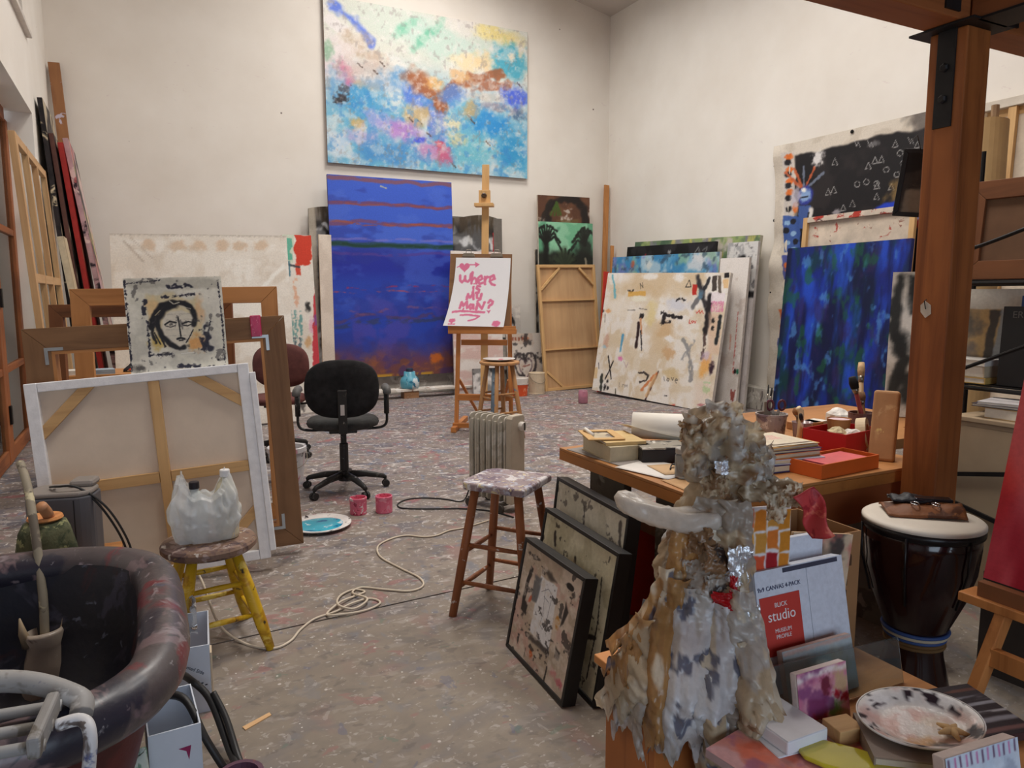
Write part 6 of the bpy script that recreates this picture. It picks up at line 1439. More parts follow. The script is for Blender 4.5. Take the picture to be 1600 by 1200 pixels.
mt = thing('picture_mat', 'tan picture mat with oval print on the left book stack', 'mat', (1.835, 2.55, TZ + .081), R(70)); mitred(mt, .22, .16, .035, .006, PAP('mat', (206, 166, 110)), PAP('mat', (206, 166, 110)), 'mat_side'); mt.rotation_euler = (R(-90), 0, R(70)); mt.location = (1.80, 2.47, TZ + .088)
MB().bx(.03, .19, .006, .008, .03, .13).build('print', splat('mat_print', (190, 176, 150), [((110, 100, 96), .52, 18)], .7, 0), mt)
tag(MB().tube([(1.74, 2.70, TZ + .088), (1.735, 2.685, TZ + .10), (1.72, 2.60, TZ + .088)], .008, 8).build('chalk_stick', plain('chalk', (228, 222, 212), .8), smooth=True), 'white chalk stick on the left book stack', 'chalk')
bxk = thing('black_box', 'black box with scuffed pale lid beside the book stack', 'box', (1.93, 2.40, TZ + .003), R(-22)); MB().bx(-.10, .10, -.08, .08, 0, .055).build('box_body', plain('box_black', (36, 32, 34), .5, var=.2), bxk, bevel=.003); MB().bx(-.10, .10, -.08, .08, .0555, .062).build('box_lid', splat('scuffed_lid', (150, 142, 128), [((50, 46, 46), .54, 12), ((212, 206, 196), .66, 14)], .5, .1), bxk)
book('olive_book', 'olive book under the paper roll on the worktable', (2.10, 2.40, TZ + .002), R(-26), .34, .20, .04, (120, 104, 56))
rl = thing('paper_roll', 'big roll of white drawing paper on the worktable', 'roll', (2.13, 2.50, TZ + .045), R(-40))
def rollf(u, v):
    a = u * 4.2 * PI; r_ = .060 - .006 * u
    return (r_ * math.cos(a), -.22 + .44 * v, .058 + r_ * math.sin(a))
MB().sheet(rollf, 90, 2).build('rolled_sheet', plain('roll_white', (236, 230, 220), .7, var=.03), rl, smooth=True, solid=.002); rl.rotation_euler = (0, 0, R(48))
cs = MB().sheet(lambda u, v: (1.90 + .44 * u + .04 * v, 2.60 - .36 * u + .12 * v, TZ + .07 + .05 * (1 - u) ** 3 - .02 * u - .02 * v), 16, 5); tag(cs.build('curled_sheet', plain('curl_cream', (230, 220, 202), .7, var=.03), smooth=True, solid=.002), 'curling cream sheet of paper in front of the roll', 'paper')
wb = tag(MB().bx(-.055, .055, -.028, .028, 0, .038).build('wood_block', wood('block_red', (160, 92, 56), (124, 66, 38), 'x', 16), bevel=.004), 'small reddish wooden block on the worktable', 'block'); wb.location = (1.97, 2.24, TZ + .002); wb.rotation_euler = (0, 0, R(-30))
jr = thing('glass_jar', 'glass jar with metal lid near the table corner', 'jar', (1.80, 2.10, TZ + .002))
MB().lathe([(0, .002), (.030, .002), (.032, .01), (.032, .085), (.027, .095), (.024, .095), (.029, .083), (.029, .012), (0, .008)], 22).build('jar_glass', plain('jar_glass', (190, 190, 186), .1, trans=.7, var=.05), jr, smooth=True); MB().lathe([(0, .096), (.031, .096), (.031, .114), (.028, .117), (0, .117)], 22).build('lid', plain('lid_metal', (190, 184, 176), .35, .6), jr)
db = thing('dark_bottle', 'small dark bottle behind the glass jar', 'bottle', (1.89, 2.06, TZ + .002)); MB().lathe([(0, 0), (.026, 0), (.026, .06), (.012, .08), (.012, .098), (0, .098)], 16).build('bottle_body', plain('dark_glass', (40, 26, 34), .2), db, smooth=True)
# magazines and boxes in the middle
zz = TZ + .002
for i, (w_, d_, t_, c_, rz, lb) in enumerate(((.36, .27, .030, (60, 50, 96), 3, 'navy book at the bottom of the magazine stack'), (.37, .27, .020, (196, 200, 214), -3, 'pale blue book in the magazine stack'), (.35, .26, .022, (206, 130, 70), 5, 'orange book in the middle of the magazine stack'), (.35, .26, .012, (70, 44, 80), 1, 'thin purple magazine near the top of the stack'), (.34, .25, .014, (206, 160, 96), 7, 'yellow magazine below the pink sketch'))):
    book('magazine', lb, (2.24, 2.12, zz), R(rz - 8), w_, d_, t_, c_, (206, 208, 216)); zz += t_ + .0006
sk = thing('pink_sketch', 'cream sheet with pink sketch lying on the magazine stack', 'sketch', (2.235, 2.12, zz), R(-4))
cv = Cv(.32, .24, 260, (216, 204, 182)); cv.cloud((206, 192, 170), 12, 12, .6, .5)
for k in range(6): cv.line([(.25, .25 + .06 * k), (.5, .15 + .07 * k), (.8, .25 + .05 * k)], .016, (214, 110, 126), .9, .6, .25)
cv.line([(0.03, .9), (.97, .9)], .06, (90, 74, 60), .9, .3)
grid_mesh('paper_sheet', np.stack([cv.X - .16, cv.Y - .12, np.full(cv.X.shape, .002)], -1), cv.arrays(), FILM, sk)
ot = carton('orange_box', 'shallow orange open box at the front edge of the worktable', (2.25, 1.845, TZ + .001), R(4), .36, .16, .055, plain('orange_card', (206, 96, 34), .5, var=.06), .005)
book('pink_booklet', 'pink booklet lying in the shallow orange box', (2.43, 1.935, TZ + .035), R(6), .26, .12, .014, (206, 96, 100), (206, 206, 226)); book('navy_book', 'navy book under the pink booklet in the orange box', (2.42, 1.935, TZ + .008), R(2), .29, .12, .026, (36, 36, 70))
rx = carton('red_box', 'red open carton full of cups and tape on the worktable', (2.60, 2.02, TZ + .001), R(8), .28, .20, .11, plain('red_card', (186, 26, 30), .45, var=.06), .004)
lettering('electro-f', .022, plain('print_white', (232, 226, 222), .6), rx, (.20, -.0012, .03), (R(90), 0, 0))
cup = thing('paper_cup', 'brown paper cup with red mark in the red carton', 'cup', (2.74, 2.17, TZ + .03), 0); MB().lathe([(0, 0), (.036, 0), (.050, .115), (.052, .118), (.048, .118), (.035, .006), (0, .006)], 24).build('cup_body', plain('cup_kraft', (170, 118, 72), .7), cup); MB().lathe([(0, .112), (.047, .112), (.047, .1135), (0, .114)], 24).build('cup_content', plain('cup_pink', (214, 186, 190), .6), cup)
tp = thing('tape_roll', 'roll of pale masking tape standing in the red carton', 'tape', (2.80, 2.09, TZ + .085), R(30)); MB().lathe([(.045, -.02), (.072, -.02), (.072, .02), (.045, .02), (.045, -.02)], 32, M=Matrix.Rotation(R(80), 3, 'X')).build('tape_ring', plain('tape_pale', (206, 184, 150), .6), tp)
for i, (x_, y_, z_, c_, lb) in enumerate(((2.67, 2.11, .09, (206, 190, 150), 'crumpled tan paper in the red carton'), (2.71, 2.08, .08, (228, 222, 214), 'crumpled white tissue in the red carton'))):
    tag(MB().lathe([(max(1e-4, math.sin(PI * k / 8)) * .042, -math.cos(PI * k / 8) * .036) for k in range(9)], 14, fn=lambda p, a, i_: p * (1 + .5 * noise3(p, 30, i))).build('crumpled_paper', plain('crumple_%d' % i, c_, .8)), lb, 'paper').location = (x_, y_, TZ + z_)
def brush(name, label, loc, tilt, az, L_, r_, hcol, bcol, fer=True, bw=1.6):
    b_ = thing(name, label, 'brush', loc); b_.rotation_euler = (R(tilt), 0, R(az))
    MB().tube([(0, 0, 0), (0, 0, L_ * .3), (0, 0, L_ * .72)], [r_ * .6, r_ * 1.15, r_], 8).build('handle', plain('handle_%d_%d_%d' % hcol, hcol, .5, var=.2), b_, smooth=True)
    if fer: MB().tube([(0, 0, L_ * .72), (0, 0, L_ * .82)], [r_ * 1.05, r_ * bw * .85], 10).build('ferrule', M_STEEL, b_, smooth=True)
    MB().tube([(0, 0, L_ * .81), (0, 0, L_ * .9), (0, 0, L_)], [r_ * bw * .85, r_ * bw, r_ * bw * .75], 10).build('bristles', plain('bristle_%d_%d_%d' % bcol, bcol, .9, var=.3, scale=40), b_, smooth=True)
    return b_
# paint bucket with tools
pb = thing('tool_bucket', 'paint-stained plastic bucket of tools on the far side of the worktable', 'bucket', (2.70, 2.52, TZ + .001)); MB().lathe([(0, 0), (.062, 0), (.072, .11), (.076, .112), (.076, .122), (.068, .122), (.058, .006), (0, .006)], 26).build('bucket_body', splat('bucket_stain', (170, 158, 152), [((120, 106, 116), .52, 12), ((214, 206, 200), .6, 16), ((90, 80, 86), .68, 20)], .4, .1), pb)
sz_ = thing('scissors', 'scissors with dark red handles standing in the tool bucket', 'scissors', (2.705, 2.50, TZ + .03), R(-30))
for sx in (-1, 1):
    MB().tube([(sx * .028 + .016 * math.cos(a), 0, .135 + .024 * math.sin(a)) for a in np.linspace(0, 2 * PI, 13)[:-1]], .006, 8, closed=True).build('handle', plain('scissor_red', (86, 30, 44), .35), sz_, smooth=True)
    MB().bar((sx * .016, 0, .115), (-sx * .012, 0, .01), .014, .003, (0, 1, 0)).build('blade', M_STEEL, sz_)
tag(MB().bx(-.02, .02, -.002, .002, 0, .17).build('scraper', plain('scraper_grey', (140, 128, 112), .5)), 'flat grey scraper standing in the tool bucket', 'scraper').location = (2.67, 2.52, TZ + .012)
brush('thin_brush', 'long thin dark brush leaning out of the tool bucket', (2.69, 2.55, TZ + .02), 28, 120, .24, .0035, (60, 50, 46), (30, 28, 28), bw=1.3)
brush('thin_brush', 'longest thin dark brush rising left from the tool bucket', (2.68, 2.54, TZ + .02), 34, 130, .27, .003, (56, 60, 60), (26, 26, 26), bw=1.3)
ccp = thing('plastic_cup', 'clear stained plastic cup holding brushes beside the tool bucket', 'cup', (2.73, 2.36, TZ + .001)); MB().lathe([(0, .002), (.036, .002), (.046, .10), (.048, .102), (.044, .102), (.034, .006), (0, .006)], 22).build('cup_body', plain('cup_clear', (196, 176, 182), .2, trans=.55, var=.1), ccp, smooth=True)
brush('flat_brush', 'wide brown bristle brush in the clear plastic cup', (2.735, 2.36, TZ + .01), -10, 40, .16, .013, (150, 110, 70), (150, 104, 66), bw=2.0)
tag(MB().tube(smooth_path([(2.70, 2.35, TZ + .01), (2.695, 2.34, TZ + .09), (2.70, 2.345, TZ + .15), (2.685, 2.35, TZ + .175)], 5), .013, 8).build('wooden_tool', wood('tool_pale', (222, 200, 160), (196, 168, 126), 'z', 14), smooth=True), 'pale curved wooden tool in the clear plastic cup', 'tool')
brush('round_brush', 'white handled brush with dark tip leaning right in the clear cup', (2.75, 2.36, TZ + .02), 42, -60, .18, .006, (222, 214, 204), (40, 34, 40))
# further items at the back
for i, (x_, y_, w_, d_, h_, c_, nm, lb) in enumerate(((3.05, 2.62, .16, .10, .03, (170, 120, 76), 'cigar_box', 'small tan wooden box behind the red carton'), (3.12, 2.62, .12, .08, .03, (206, 200, 190), 'card_box', 'small white card box behind the clear cup'), (2.55, 2.68, .14, .09, .04, (150, 78, 50), 'brown_box', 'brown box with white papers left of the tool bucket'))):
    t_ = thing(nm, lb, 'box', (x_, y_, TZ + .001), R(10 * i)); MB().bx(-w_ / 2, w_ / 2, -d_ / 2, d_ / 2, 0, h_).build('box_body', plain('small_box_%d' % i, c_, .6, var=.2), t_, bevel=.002); MB().bx(-w_ / 2, w_ / 2, -d_ / 2, d_ / 2, h_ + .0005, h_ + .008).build('box_lid', plain('small_lid_%d' % i, tuple(min(255, v + 24) for v in c_), .6), t_, bevel=.001)
tn = thing('round_tin', 'flat round tin with glossy lid behind the paper cup', 'tin', (3.26, 2.52, TZ + .001)); MB().lathe([(0, 0), (.075, 0), (.075, .035), (0, .035)], 28).build('tin_body', plain('tin_dark', (60, 56, 60), .3, .5), tn); MB().lathe([(0, .0355), (.078, .0355), (.078, .05), (.072, .055), (0, .055)], 28).build('tin_lid', plain('tin_bright', (196, 192, 188), .3, .6), tn)
bj = thing('brush_jar', 'brown jar of brushes near the post', 'jar', (3.10, 2.33, TZ + .001)); MB().lathe([(0, 0), (.055, 0), (.06, .01), (.06, .12), (.062, .125), (.056, .125), (.054, .01), (0, .008)], 24).build('jar_body', splat('jar_brown', (120, 86, 84), [((90, 60, 60), .55, 10), ((170, 150, 146), .68, 16)], .4, .1), bj)
brush('large_brush', 'large wooden brush with pale bristles rising tall from the brush jar', (3.10, 2.33, TZ + .015), 16, 135, .36, .012, (176, 140, 100), (206, 172, 130), bw=1.5)
brush('round_brush', 'brown tipped brush in the brush jar right of the tall one', (3.11, 2.32, TZ + .015), -6, 20, .21, .014, (150, 110, 76), (128, 96, 70), bw=1.5)
brush('dark_brush', 'black headed brush leaning to the post from the brush jar', (3.12, 2.31, TZ + .015), -18, 70, .30, .010, (170, 70, 66), (26, 24, 26), bw=2.2)
tag(MB().lathe([(max(1e-4, math.sin(PI * k / 8)) * .06, -math.cos(PI * k / 8) * .045) for k in range(9)], 14, fn=lambda p, a, i_: p * (1 + .5 * noise3(p, 22, 4))).build('crumpled_tissue', plain('tissue_white', (232, 226, 218), .8)), 'crumpled white tissue behind the brush jar', 'tissue').location = (3.3, 2.62, TZ + .045)
lp = thing('foam_panel', 'thick pale tan panel leaning against the post on the worktable', 'panel', M=PF(2.70, 1.99, TZ + .002, -62, 14, 0)); MB().bx(0, .10, 0, .05, 0, .30).build('panel_body', splat('panel_tan', (186, 140, 96), [((206, 166, 120), .58, 6), ((226, 200, 130), .74, 18)], .7, .15), lp, bevel=.012, seg=3)
# framed photograph hung on the far side of the post
ph = thing('framed_photo', 'black framed black and white photograph hung behind the post', 'photo', M=PF(2.72, 1.96, 1.77, -62, -4, -7)); mitred(ph, .22, .26, .018, .015, M_BLK, M_BLK, 'frame_side'); cv = Cv(.19, .23, 160, (60, 54, 50)); cv.rect(.1, .62, .9, .98, (150, 140, 124), .9); cv.blob((.62, .42), .16, .3, (170, 160, 146), .9); cv.rect(0, 0, 1, .3, (30, 27, 26), .9); cv.line([(.55, .3), (.5, .7)], .12, (150, 140, 128), .8)
grid_mesh('photo_print', np.stack([cv.X + .015, np.full(cv.X.shape, .004), cv.Y + .015], -1), cv.arrays(), FILM, ph); MB().bx(.01, .21, .006, .012, .01, .25).build('backing', M_BLK, ph); MB().tube([(.06, .012, .25), (.05, -.10, .30), (.04, -.21, .26)], .002, 5).build('hanging_wire', M_IRON, ph)
# below the table
tag(MB().prism([(0, 0), (.42, 0), (.36, .56), (.05, .50)], 0, .02).build('teal_panel', plain('teal_board', (24, 76, 78), .5, var=.15)), 'dark teal board leaning under the worktable', 'board').matrix_world = PF(1.90, 2.35, 0, -70, 8, 0)
tag(MB().bx(0, .5, 0, .03, 0, .50).build('red_plank', plain('red_under', (206, 54, 40), .5)), 'bright red board edge under the worktable', 'board').matrix_world = PF(1.86, 2.66, 0, -58, 6, 0)
fdr = thing('folding_chair', 'dark red wooden folding stool under the worktable', 'stool', (2.03, 2.02, 0), R(-20)); MB().bx(-.14, .14, -.12, .12, .42, .445).build('seat', plain('maroon_wood', (84, 34, 36), .5, var=.2), fdr, bevel=.004)
for sx in (-1, 1):
    for sy in (-1, 1): MB().bar((sx * .12, sy * .10, .42), (sx * .14, -sy * .13, 0), .02, .02).build('leg', plain('maroon_wood', (84, 34, 36), .5), fdr)
tag(MB().bx(-.012, .012, -.003, .003, 0, .36).build('steel_ruler', plain('ruler_steel', (176, 182, 190), .35, .6)), 'thin pale ruler standing beside the middle black frame', 'ruler').matrix_world = PF(1.50, 2.005, 0.0, -60, 12, -4)

# ================================================================== wooden pedestal and tattered figure
M_CED = wood('pedestal_cedar', (176, 106, 54), (134, 74, 36), 'z', 9, .5); M_CEDT = wood('pedestal_top', (206, 138, 76), (172, 106, 54), 'x', 9, .5)
pd = thing('wooden_pedestal', 'reddish wooden box serving as pedestal of the tattered figure', 'box', (0, 0, 0))
MB().bx(1.065, 1.36, 1.32, 1.59, .44, .464).build('top_board', M_CEDT, pd, bevel=.003); MB().bx(1.08, 1.345, 1.335, 1.36, 0, .439).build('front_board', M_CED, pd, bevel=.002); MB().bx(1.08, 1.105, 1.361, 1.549, 0, .439).build('side_board', M_CED, pd, bevel=.002); MB().bx(1.32, 1.345, 1.361, 1.549, 0, .439).build('side_board', M_CED, pd, bevel=.002); MB().bx(1.106, 1.319, 1.55, 1.575, 0, .439).build('back_board', M_CED, pd)
SK = painted('tattered_film', .3, .5, 55, .5, .3, .4)
fg = thing('tattered_figure', 'tattered figure of crumpled paper and plastic film on the wooden pedestal', 'sculpture', (1.325, 1.46, .467), R(-42))
def srgb(c): return np.array([lin1(v / 255) for v in c])
PAL = dict(tan=(204, 184, 154), och=(184, 140, 88), grey=(200, 194, 186), white=(222, 222, 224), navy=(84, 90, 116), brown=(150, 116, 84), smoke=(178, 168, 156), cream=(226, 214, 192), dark=(84, 74, 70), red=(160, 28, 32))
FS = .93
def cmix(C, mask, nm):
    m_ = np.clip(mask, 0, 1)[..., None]
    return C * (1 - m_) + srgb(PAL[nm]) * m_
def tube_body(name, prof, zr, seed, depth, base, cols, amp=(.30, .22, .07), nu=150, nv=90, skew=0.0):
    """closed crumpled body from (height, sideways shift, half width) rings"""
    A, Z = np.meshgrid(np.linspace(0, 2 * PI, nu + 1), np.linspace(zr[0], zr[1], nv + 1))
    pz_ = [p[0] for p in prof]; cx_ = np.interp(Z, pz_, [p[1] for p in prof]); hw = np.interp(Z, pz_, [p[2] for p in prof])
    qx, qy, qz = np.cos(A) * hw * 8 + 9, np.sin(A) * hw * 8 + 9, Z * 8 + 19
    n1 = fbm3(qx * .8, qy * .8, qz * .5, seed) - .5; n2 = fbm3(qx * 2.2, qy * 2.2, qz * 1.8, seed + 5) - .5; n4 = fbm3(qx * 6, qy * 6, qz * 6, seed + 9) - .5
    rad = 1 + amp[0] * 2 * n1 + amp[1] * 2 * np.abs(n2) + amp[2] * 2 * n4
    P = np.stack([cx_ + hw * rad * np.cos(A), hw * rad * depth * np.sin(A), Z + .03 * n2], -1) * FS
    C = np.zeros(A.shape + (3,)) + srgb(PAL[base])
    for k, (nm, th, sc) in enumerate(cols): C = cmix(C, sstep(th, th + .07, fbm3(qx * sc, qy * sc, qz * sc * .7, seed + 30 + 7 * k)) * .9, nm)
    return grid_mesh(name, P, C, SK, fg)
tube_body('body_core', [(.004, -.02, .10), (.1, -.01, .12), (.26, .0, .115), (.36, .01, .095), (.44, .03, .08), (.50, .045, .07), (.56, .06, .08)], (.004, .56), 11, .62, 'tan', [('smoke', .5, 2), ('cream', .62, 3), ('brown', .78, 3), ('white', .74, 3)])
tube_body('crumpled_head', [(.46, .07, .02), (.50, .065, .06), (.55, .055, .105), (.62, .05, .118), (.68, .03, .098), (.72, .03, .06), (.755, .05, .02), (.765, .05, .002)], (.46, .765), 41, .62, 'smoke', [('tan', .48, 2.4), ('grey', .56, 3), ('cream', .66, 4), ('white', .76, 5), ('brown', .82, 4)], (.32, .24, .05), 140, 80)
def bound(s_):
    """front edge of the pedestal top, measured towards the viewer, at sideways place s"""
    return np.where(s_ < -.10, -.08 - (s_ + .28) / .18 * .2, np.where(s_ < .12, -.28 + (s_ + .10) / .22 * .02, -.26))
def panel(top, bot, w0, w1, d0, col, col2, seed, col3='navy', sway=.0, amp=.022, nu=22, nv=60, name='draped_sheet'):
    """a hanging crumpled strip from top (s, z) to bottom (s, z)"""
    U, W = np.meshgrid(np.linspace(-1, 1, nu + 1), np.linspace(0, 1, nv + 1))
    rag = 1 + .5 * (fbm(W * 5 + seed, U * 0 + (U > 0) * 7.3 + 1, seed, 3) - .5)
    s_ = top[0] + (bot[0] - top[0]) * W + sway * np.sin(W * PI) + U * (w0 + (w1 - w0) * W) * rag
    z_ = top[1] + (bot[1] - top[1]) * W + .05 * W ** 3 * 2 * (fbm(U * 2.5 + 5, W * 0 + 3, seed + 2, 3) - .5)
    k = sstep(top[1] if top[1] < .2 else .2, -.01, z_)
    d_ = d0 * (1 - k) + np.minimum(bound(s_) - .03, d0) * k
    f1 = fbm(s_ * 22 + 9, z_ * 5 + 9, seed + 4, 3) - .5; f2 = np.abs(fbm(s_ * 16 + z_ * 9 + 9, z_ * 18 + 9, seed + 6, 3) - .5); f3 = fbm(s_ * 70 + 9, z_ * 70 + 9, seed + 8, 2) - .5
    d_ = d_ - amp * (1.8 * f1 + 1.6 * f2) - amp * .3 * f3 - .02 * (1 - U ** 2)
    P = np.stack([s_, d_, z_], -1) * FS
    C = np.zeros(U.shape + (3,)) + srgb(PAL[col]); C = cmix(C, sstep(.5, .6, fbm(s_ * 14 + 9, z_ * 8 + 9, seed + 11, 3)), col2); C = cmix(C, sstep(.74, .8, fbm(s_ * 24 + 9, z_ * 20 + 9, seed + 13, 3)) * .85, col3); C = cmix(C, sstep(.0, .08, .07 - f2) * .25, 'brown')
    return grid_mesh(name, P, C, SK, fg)
panel((-.04, .43), (-.20, .06), .035, .055, -.09, 'och', 'tan', 3, 'brown', .05); panel((-.07, .30), (-.225, -.02), .04, .055, -.10, 'cream', 'och', 8, 'navy', .02); panel((-.13, .16), (-.225, -.12), .06, .06, -.12, 'tan', 'cream', 14, 'och'); panel((-.17, .06), (-.185, -.17), .045, .05, -.15, 'grey', 'white', 19, 'navy')
panel((-.055, .28), (-.11, -.10), .03, .04, -.125, 'och', 'cream', 24, 'brown', -.02); panel((-.01, .26), (-.05, -.12), .05, .075, -.13, 'white', 'grey', 29, 'navy'); panel((.05, .22), (.035, -.10), .04, .07, -.13, 'white', 'cream', 34, 'navy', .02); panel((.01, .04), (.06, -.24), .05, .05, -.16, 'grey', 'tan', 39, 'navy'); panel((.02, -.06), (.02, -.285), .03, .022, -.18, 'smoke', 'grey', 44, 'navy'); panel((.08, -.05), (.075, -.28), .035, .03, -.18, 'tan', 'smoke', 47, 'navy')
panel((.095, .27), (.15, -.09), .045, .08, -.12, 'grey', 'tan', 52, 'cream', amp=.034); panel((.12, .14), (.20, -.14), .045, .065, -.15, 'tan', 'cream', 57, 'brown', amp=.034); panel((.10, .05), (.13, -.18), .06, .05, -.15, 'smoke', 'cream', 61, 'brown'); panel((.16, .02), (.225, -.16), .03, .03, -.13, 'tan', 'och', 66, 'white')
panel((.085, .50), (.10, .30), .045, .045, -.085, 'tan', 'smoke', 71, 'brown'); panel((.03, .50), (.04, .33), .05, .05, -.085, 'smoke', 'cream', 76, 'brown')
def scrap(c, w_, h_, az, tilt, col, seed, curl=.5, col2=None, name='loose_scrap', mat=None, flat=1.0):
    n_ = 22; u_, v_ = np.meshgrid(np.linspace(-1, 1, n_ + 1), np.linspace(-1, 1, n_ + 1))
    a_ = np.arctan2(v_, u_); edge = 1 - .28 * fbm(np.cos(a_) * 2 + 9, np.sin(a_) * 2 + 9, seed, 3) - .12 * fbm(np.cos(a_) * 7 + 9, np.sin(a_) * 7 + 9, seed + 3, 3)
    cr = fbm(u_ * 1.3 + 9, v_ * 1.3 + 9, seed + 9, 3) - .5; cr2 = np.abs(fbm(u_ * 3 + 9, v_ * 3 + 9, seed + 19, 3) - .5)
    x = u_ * w_ * edge; z = v_ * h_ * edge; y = -flat * (.8 * cr + .5 * cr2) * min(w_, h_) * 1.1 + curl * w_ * (u_ ** 2) * .6 - curl * .3 * h_ * np.clip(-v_, 0, 1) ** 2
    Mn = np.array(Matrix.Rotation(R(az), 3, 'Z') @ Matrix.Rotation(R(tilt), 3, 'X')); P = (np.stack([x, y, z], -1) @ Mn.T + np.array(c)) * FS
    C = np.zeros(u_.shape + (3,)) + srgb(PAL[col]); C = cmix(C, sstep(.05, .2, cr), col2 or 'cream'); C = cmix(C, sstep(.30, .36, cr2), 'brown')
    return grid_mesh(name, P, C, mat or SK, fg)
FOIL = plain('foil', (222, 226, 232), .22, .7, var=.1, scale=30, bump=.6)
# torn sheets making the pointed head
scrap((.0, -.10, .64), .075, .10, -12, -6, 'smoke', 201, .3, 'tan'); scrap((.08, -.10, .64), .085, .10, 14, 6, 'tan', 206, .3, 'grey'); scrap((.05, -.07, .715), .06, .07, 4, -10, 'grey', 211, .3, 'tan'); scrap((.13, -.07, .60), .06, .075, 30, 6, 'tan', 216, .4, 'smoke'); scrap((-.035, -.09, .68), .05, .035, -20, 10, 'brown', 221, .5, 'tan'); scrap((.03, -.10, .55), .05, .05, 0, 10, 'tan', 226, .4, 'brown')
# dark creased plates and bright foil on the chest
scrap((-.005, -.125, .385), .045, .05, -8, 10, 'brown', 57, .1, 'dark', flat=.5); scrap((.045, -.13, .345), .045, .045, 12, -12, 'dark', 61, .1, 'brown', flat=.5); scrap((-.02, -.135, .285), .05, .05, -14, -14, 'smoke', 66, .1, 'grey', flat=.5); scrap((.04, -.135, .265), .045, .045, 16, 16, 'smoke', 70, .1, 'dark', flat=.5)
scrap((.095, -.135, .335), .04, .065, 18, 8, 'white', 95, .2, 'white', 'foil_scrap', FOIL); scrap((.135, -.145, .175), .033, .05, 22, 5, 'white', 91, .3, 'white', 'foil_scrap', FOIL); scrap((.045, -.145, .60), .022, .022, 10, 0, 'white', 99, .2, 'white', 'foil_scrap', FOIL)
REDE = plain('red_enamel', (160, 20, 26), .2, var=.2)
scrap((.07, -.15, .235), .05, .03, 10, 0, 'red', 103, .3, 'red', 'red_scrap', REDE); scrap((.085, -.15, .28), .012, .03, 10, 0, 'red', 107, .2, 'red', 'red_scrap', REDE)
S_, A2 = np.meshgrid(np.linspace(0, 1, 31), np.linspace(0, 2 * PI, 33))
nz_ = fbm3(np.cos(A2) * 1.5 + 9, np.sin(A2) * 1.5 + 9, S_ * 6 + 9, 55) - .5
rs_ = np.interp(S_, [0, .06, .25, .5, .75, .9, .98, 1], [.002, .028, .034, .036, .036, .032, .02, .002]) * (1 + .5 * nz_)
grid_mesh('paper_sleeve', np.stack([.06 - .31 * S_, -.10 + .02 * S_ + rs_ * np.cos(A2), .445 + .035 * S_ ** 2 - .02 * np.sin(S_ * PI) + rs_ * np.sin(A2) * .95], -1) * FS, np.zeros(S_.shape + (3,)) + srgb((218, 208, 196)), SK, fg)
nz2 = fbm3(np.cos(A2) * 2 + 9, np.sin(A2) * 2 + 9, S_ * 7 + 9, 75) - .5
rs2 = np.interp(S_, [0, .1, .4, .8, .97, 1], [.002, .032, .03, .032, .02, .002]) * (1 + 1.1 * nz2)
grid_mesh('film_arm', np.stack([.09 + .16 * S_, -.06 - .02 * S_ + rs2 * np.cos(A2), .515 + .015 * S_ + rs2 * np.sin(A2)], -1) * FS, cmix(np.zeros(S_.shape + (3,)) + srgb((176, 156, 128)), sstep(.05, .15, nz2), 'cream'), SK, fg)
scrap((.235, -.10, .525), .035, .04, 20, 0, 'tan', 111, .5, 'cream'); scrap((.19, -.11, .49), .03, .045, -10, 5, 'cream', 116, .5, 'tan')
MB().sheet(lambda u, v: (.235 + .026 * (u * 2 - 1) * (1 - .1 * v) + .055 * v + .010 * math.sin(6 * v), -.115 - .02 * math.cos(3 * u + 4 * v), .495 - .11 * v + .02 * u), 12, 18).build('red_tissue', splat('red_tissue', (190, 62, 64), [((212, 110, 90), .58, 12), ((150, 36, 44), .6, 16)], .55, .3), fg, smooth=True, solid=.003)

# ================================================================== low bench with small canvases, lower right
BZ = .40
lw = thing('low_table', 'low table under the small canvases and palette plate', 'table', (0, 0, 0))
MB().slab([(1.2, .62), (1.86, .62), (1.86, 1.45), (1.375, 1.45), (1.375, 1.255), (1.2, 1.255)], BZ - .03, BZ).build('table_top', M_OAKX, lw, bevel=.003)
for x0 in (1.40, 1.80):
    for y0 in (.64, 1.39): MB().bx(x0, x0 + .04, y0, y0 + .04, 0, BZ - .03).build('leg', M_OAK, lw)
kb = carton('cardboard_box', 'tall brown cardboard box with printed symbols beside the drum', (1.72, 1.47, 0), R(-3), .25, .26, .72, plain('cardboard', (150, 110, 72), .8, var=.08, scale=5), .005)
lettering('mm', .09, plain('cardboard_ink', (86, 60, 40), .8), kb, (.15, -.0015, .64), (R(90), 0, 0)); 
for k in range(3): MB().bx(.10, .20, -.0015, -.0005, .585 - k * .035, .605 - k * .035).build('printed_block', plain('cardboard_ink', (86, 60, 40), .8), kb)
def paint_scr(c): c.mix((196, 176, 150), np.ones(c.X.shape)); c.cloud((60, 54, 54), 12, 12, .66, .9); c.cloud((196, 110, 100), 10, 10, .74, .8); c.line([(.2, .5), (.5, .3), (.8, .4)], .02, (60, 54, 50), .9, .5); c.cloud((214, 190, 160), 8, 8, .6, .7)
canvas('small_study', 'small tan canvas with black scribbles behind the white canvas pack', 'painting', (1.60, 1.435, .402, -8, 2, -8), .22, .37, .012, 240, paint_scr, (190, 160, 126))
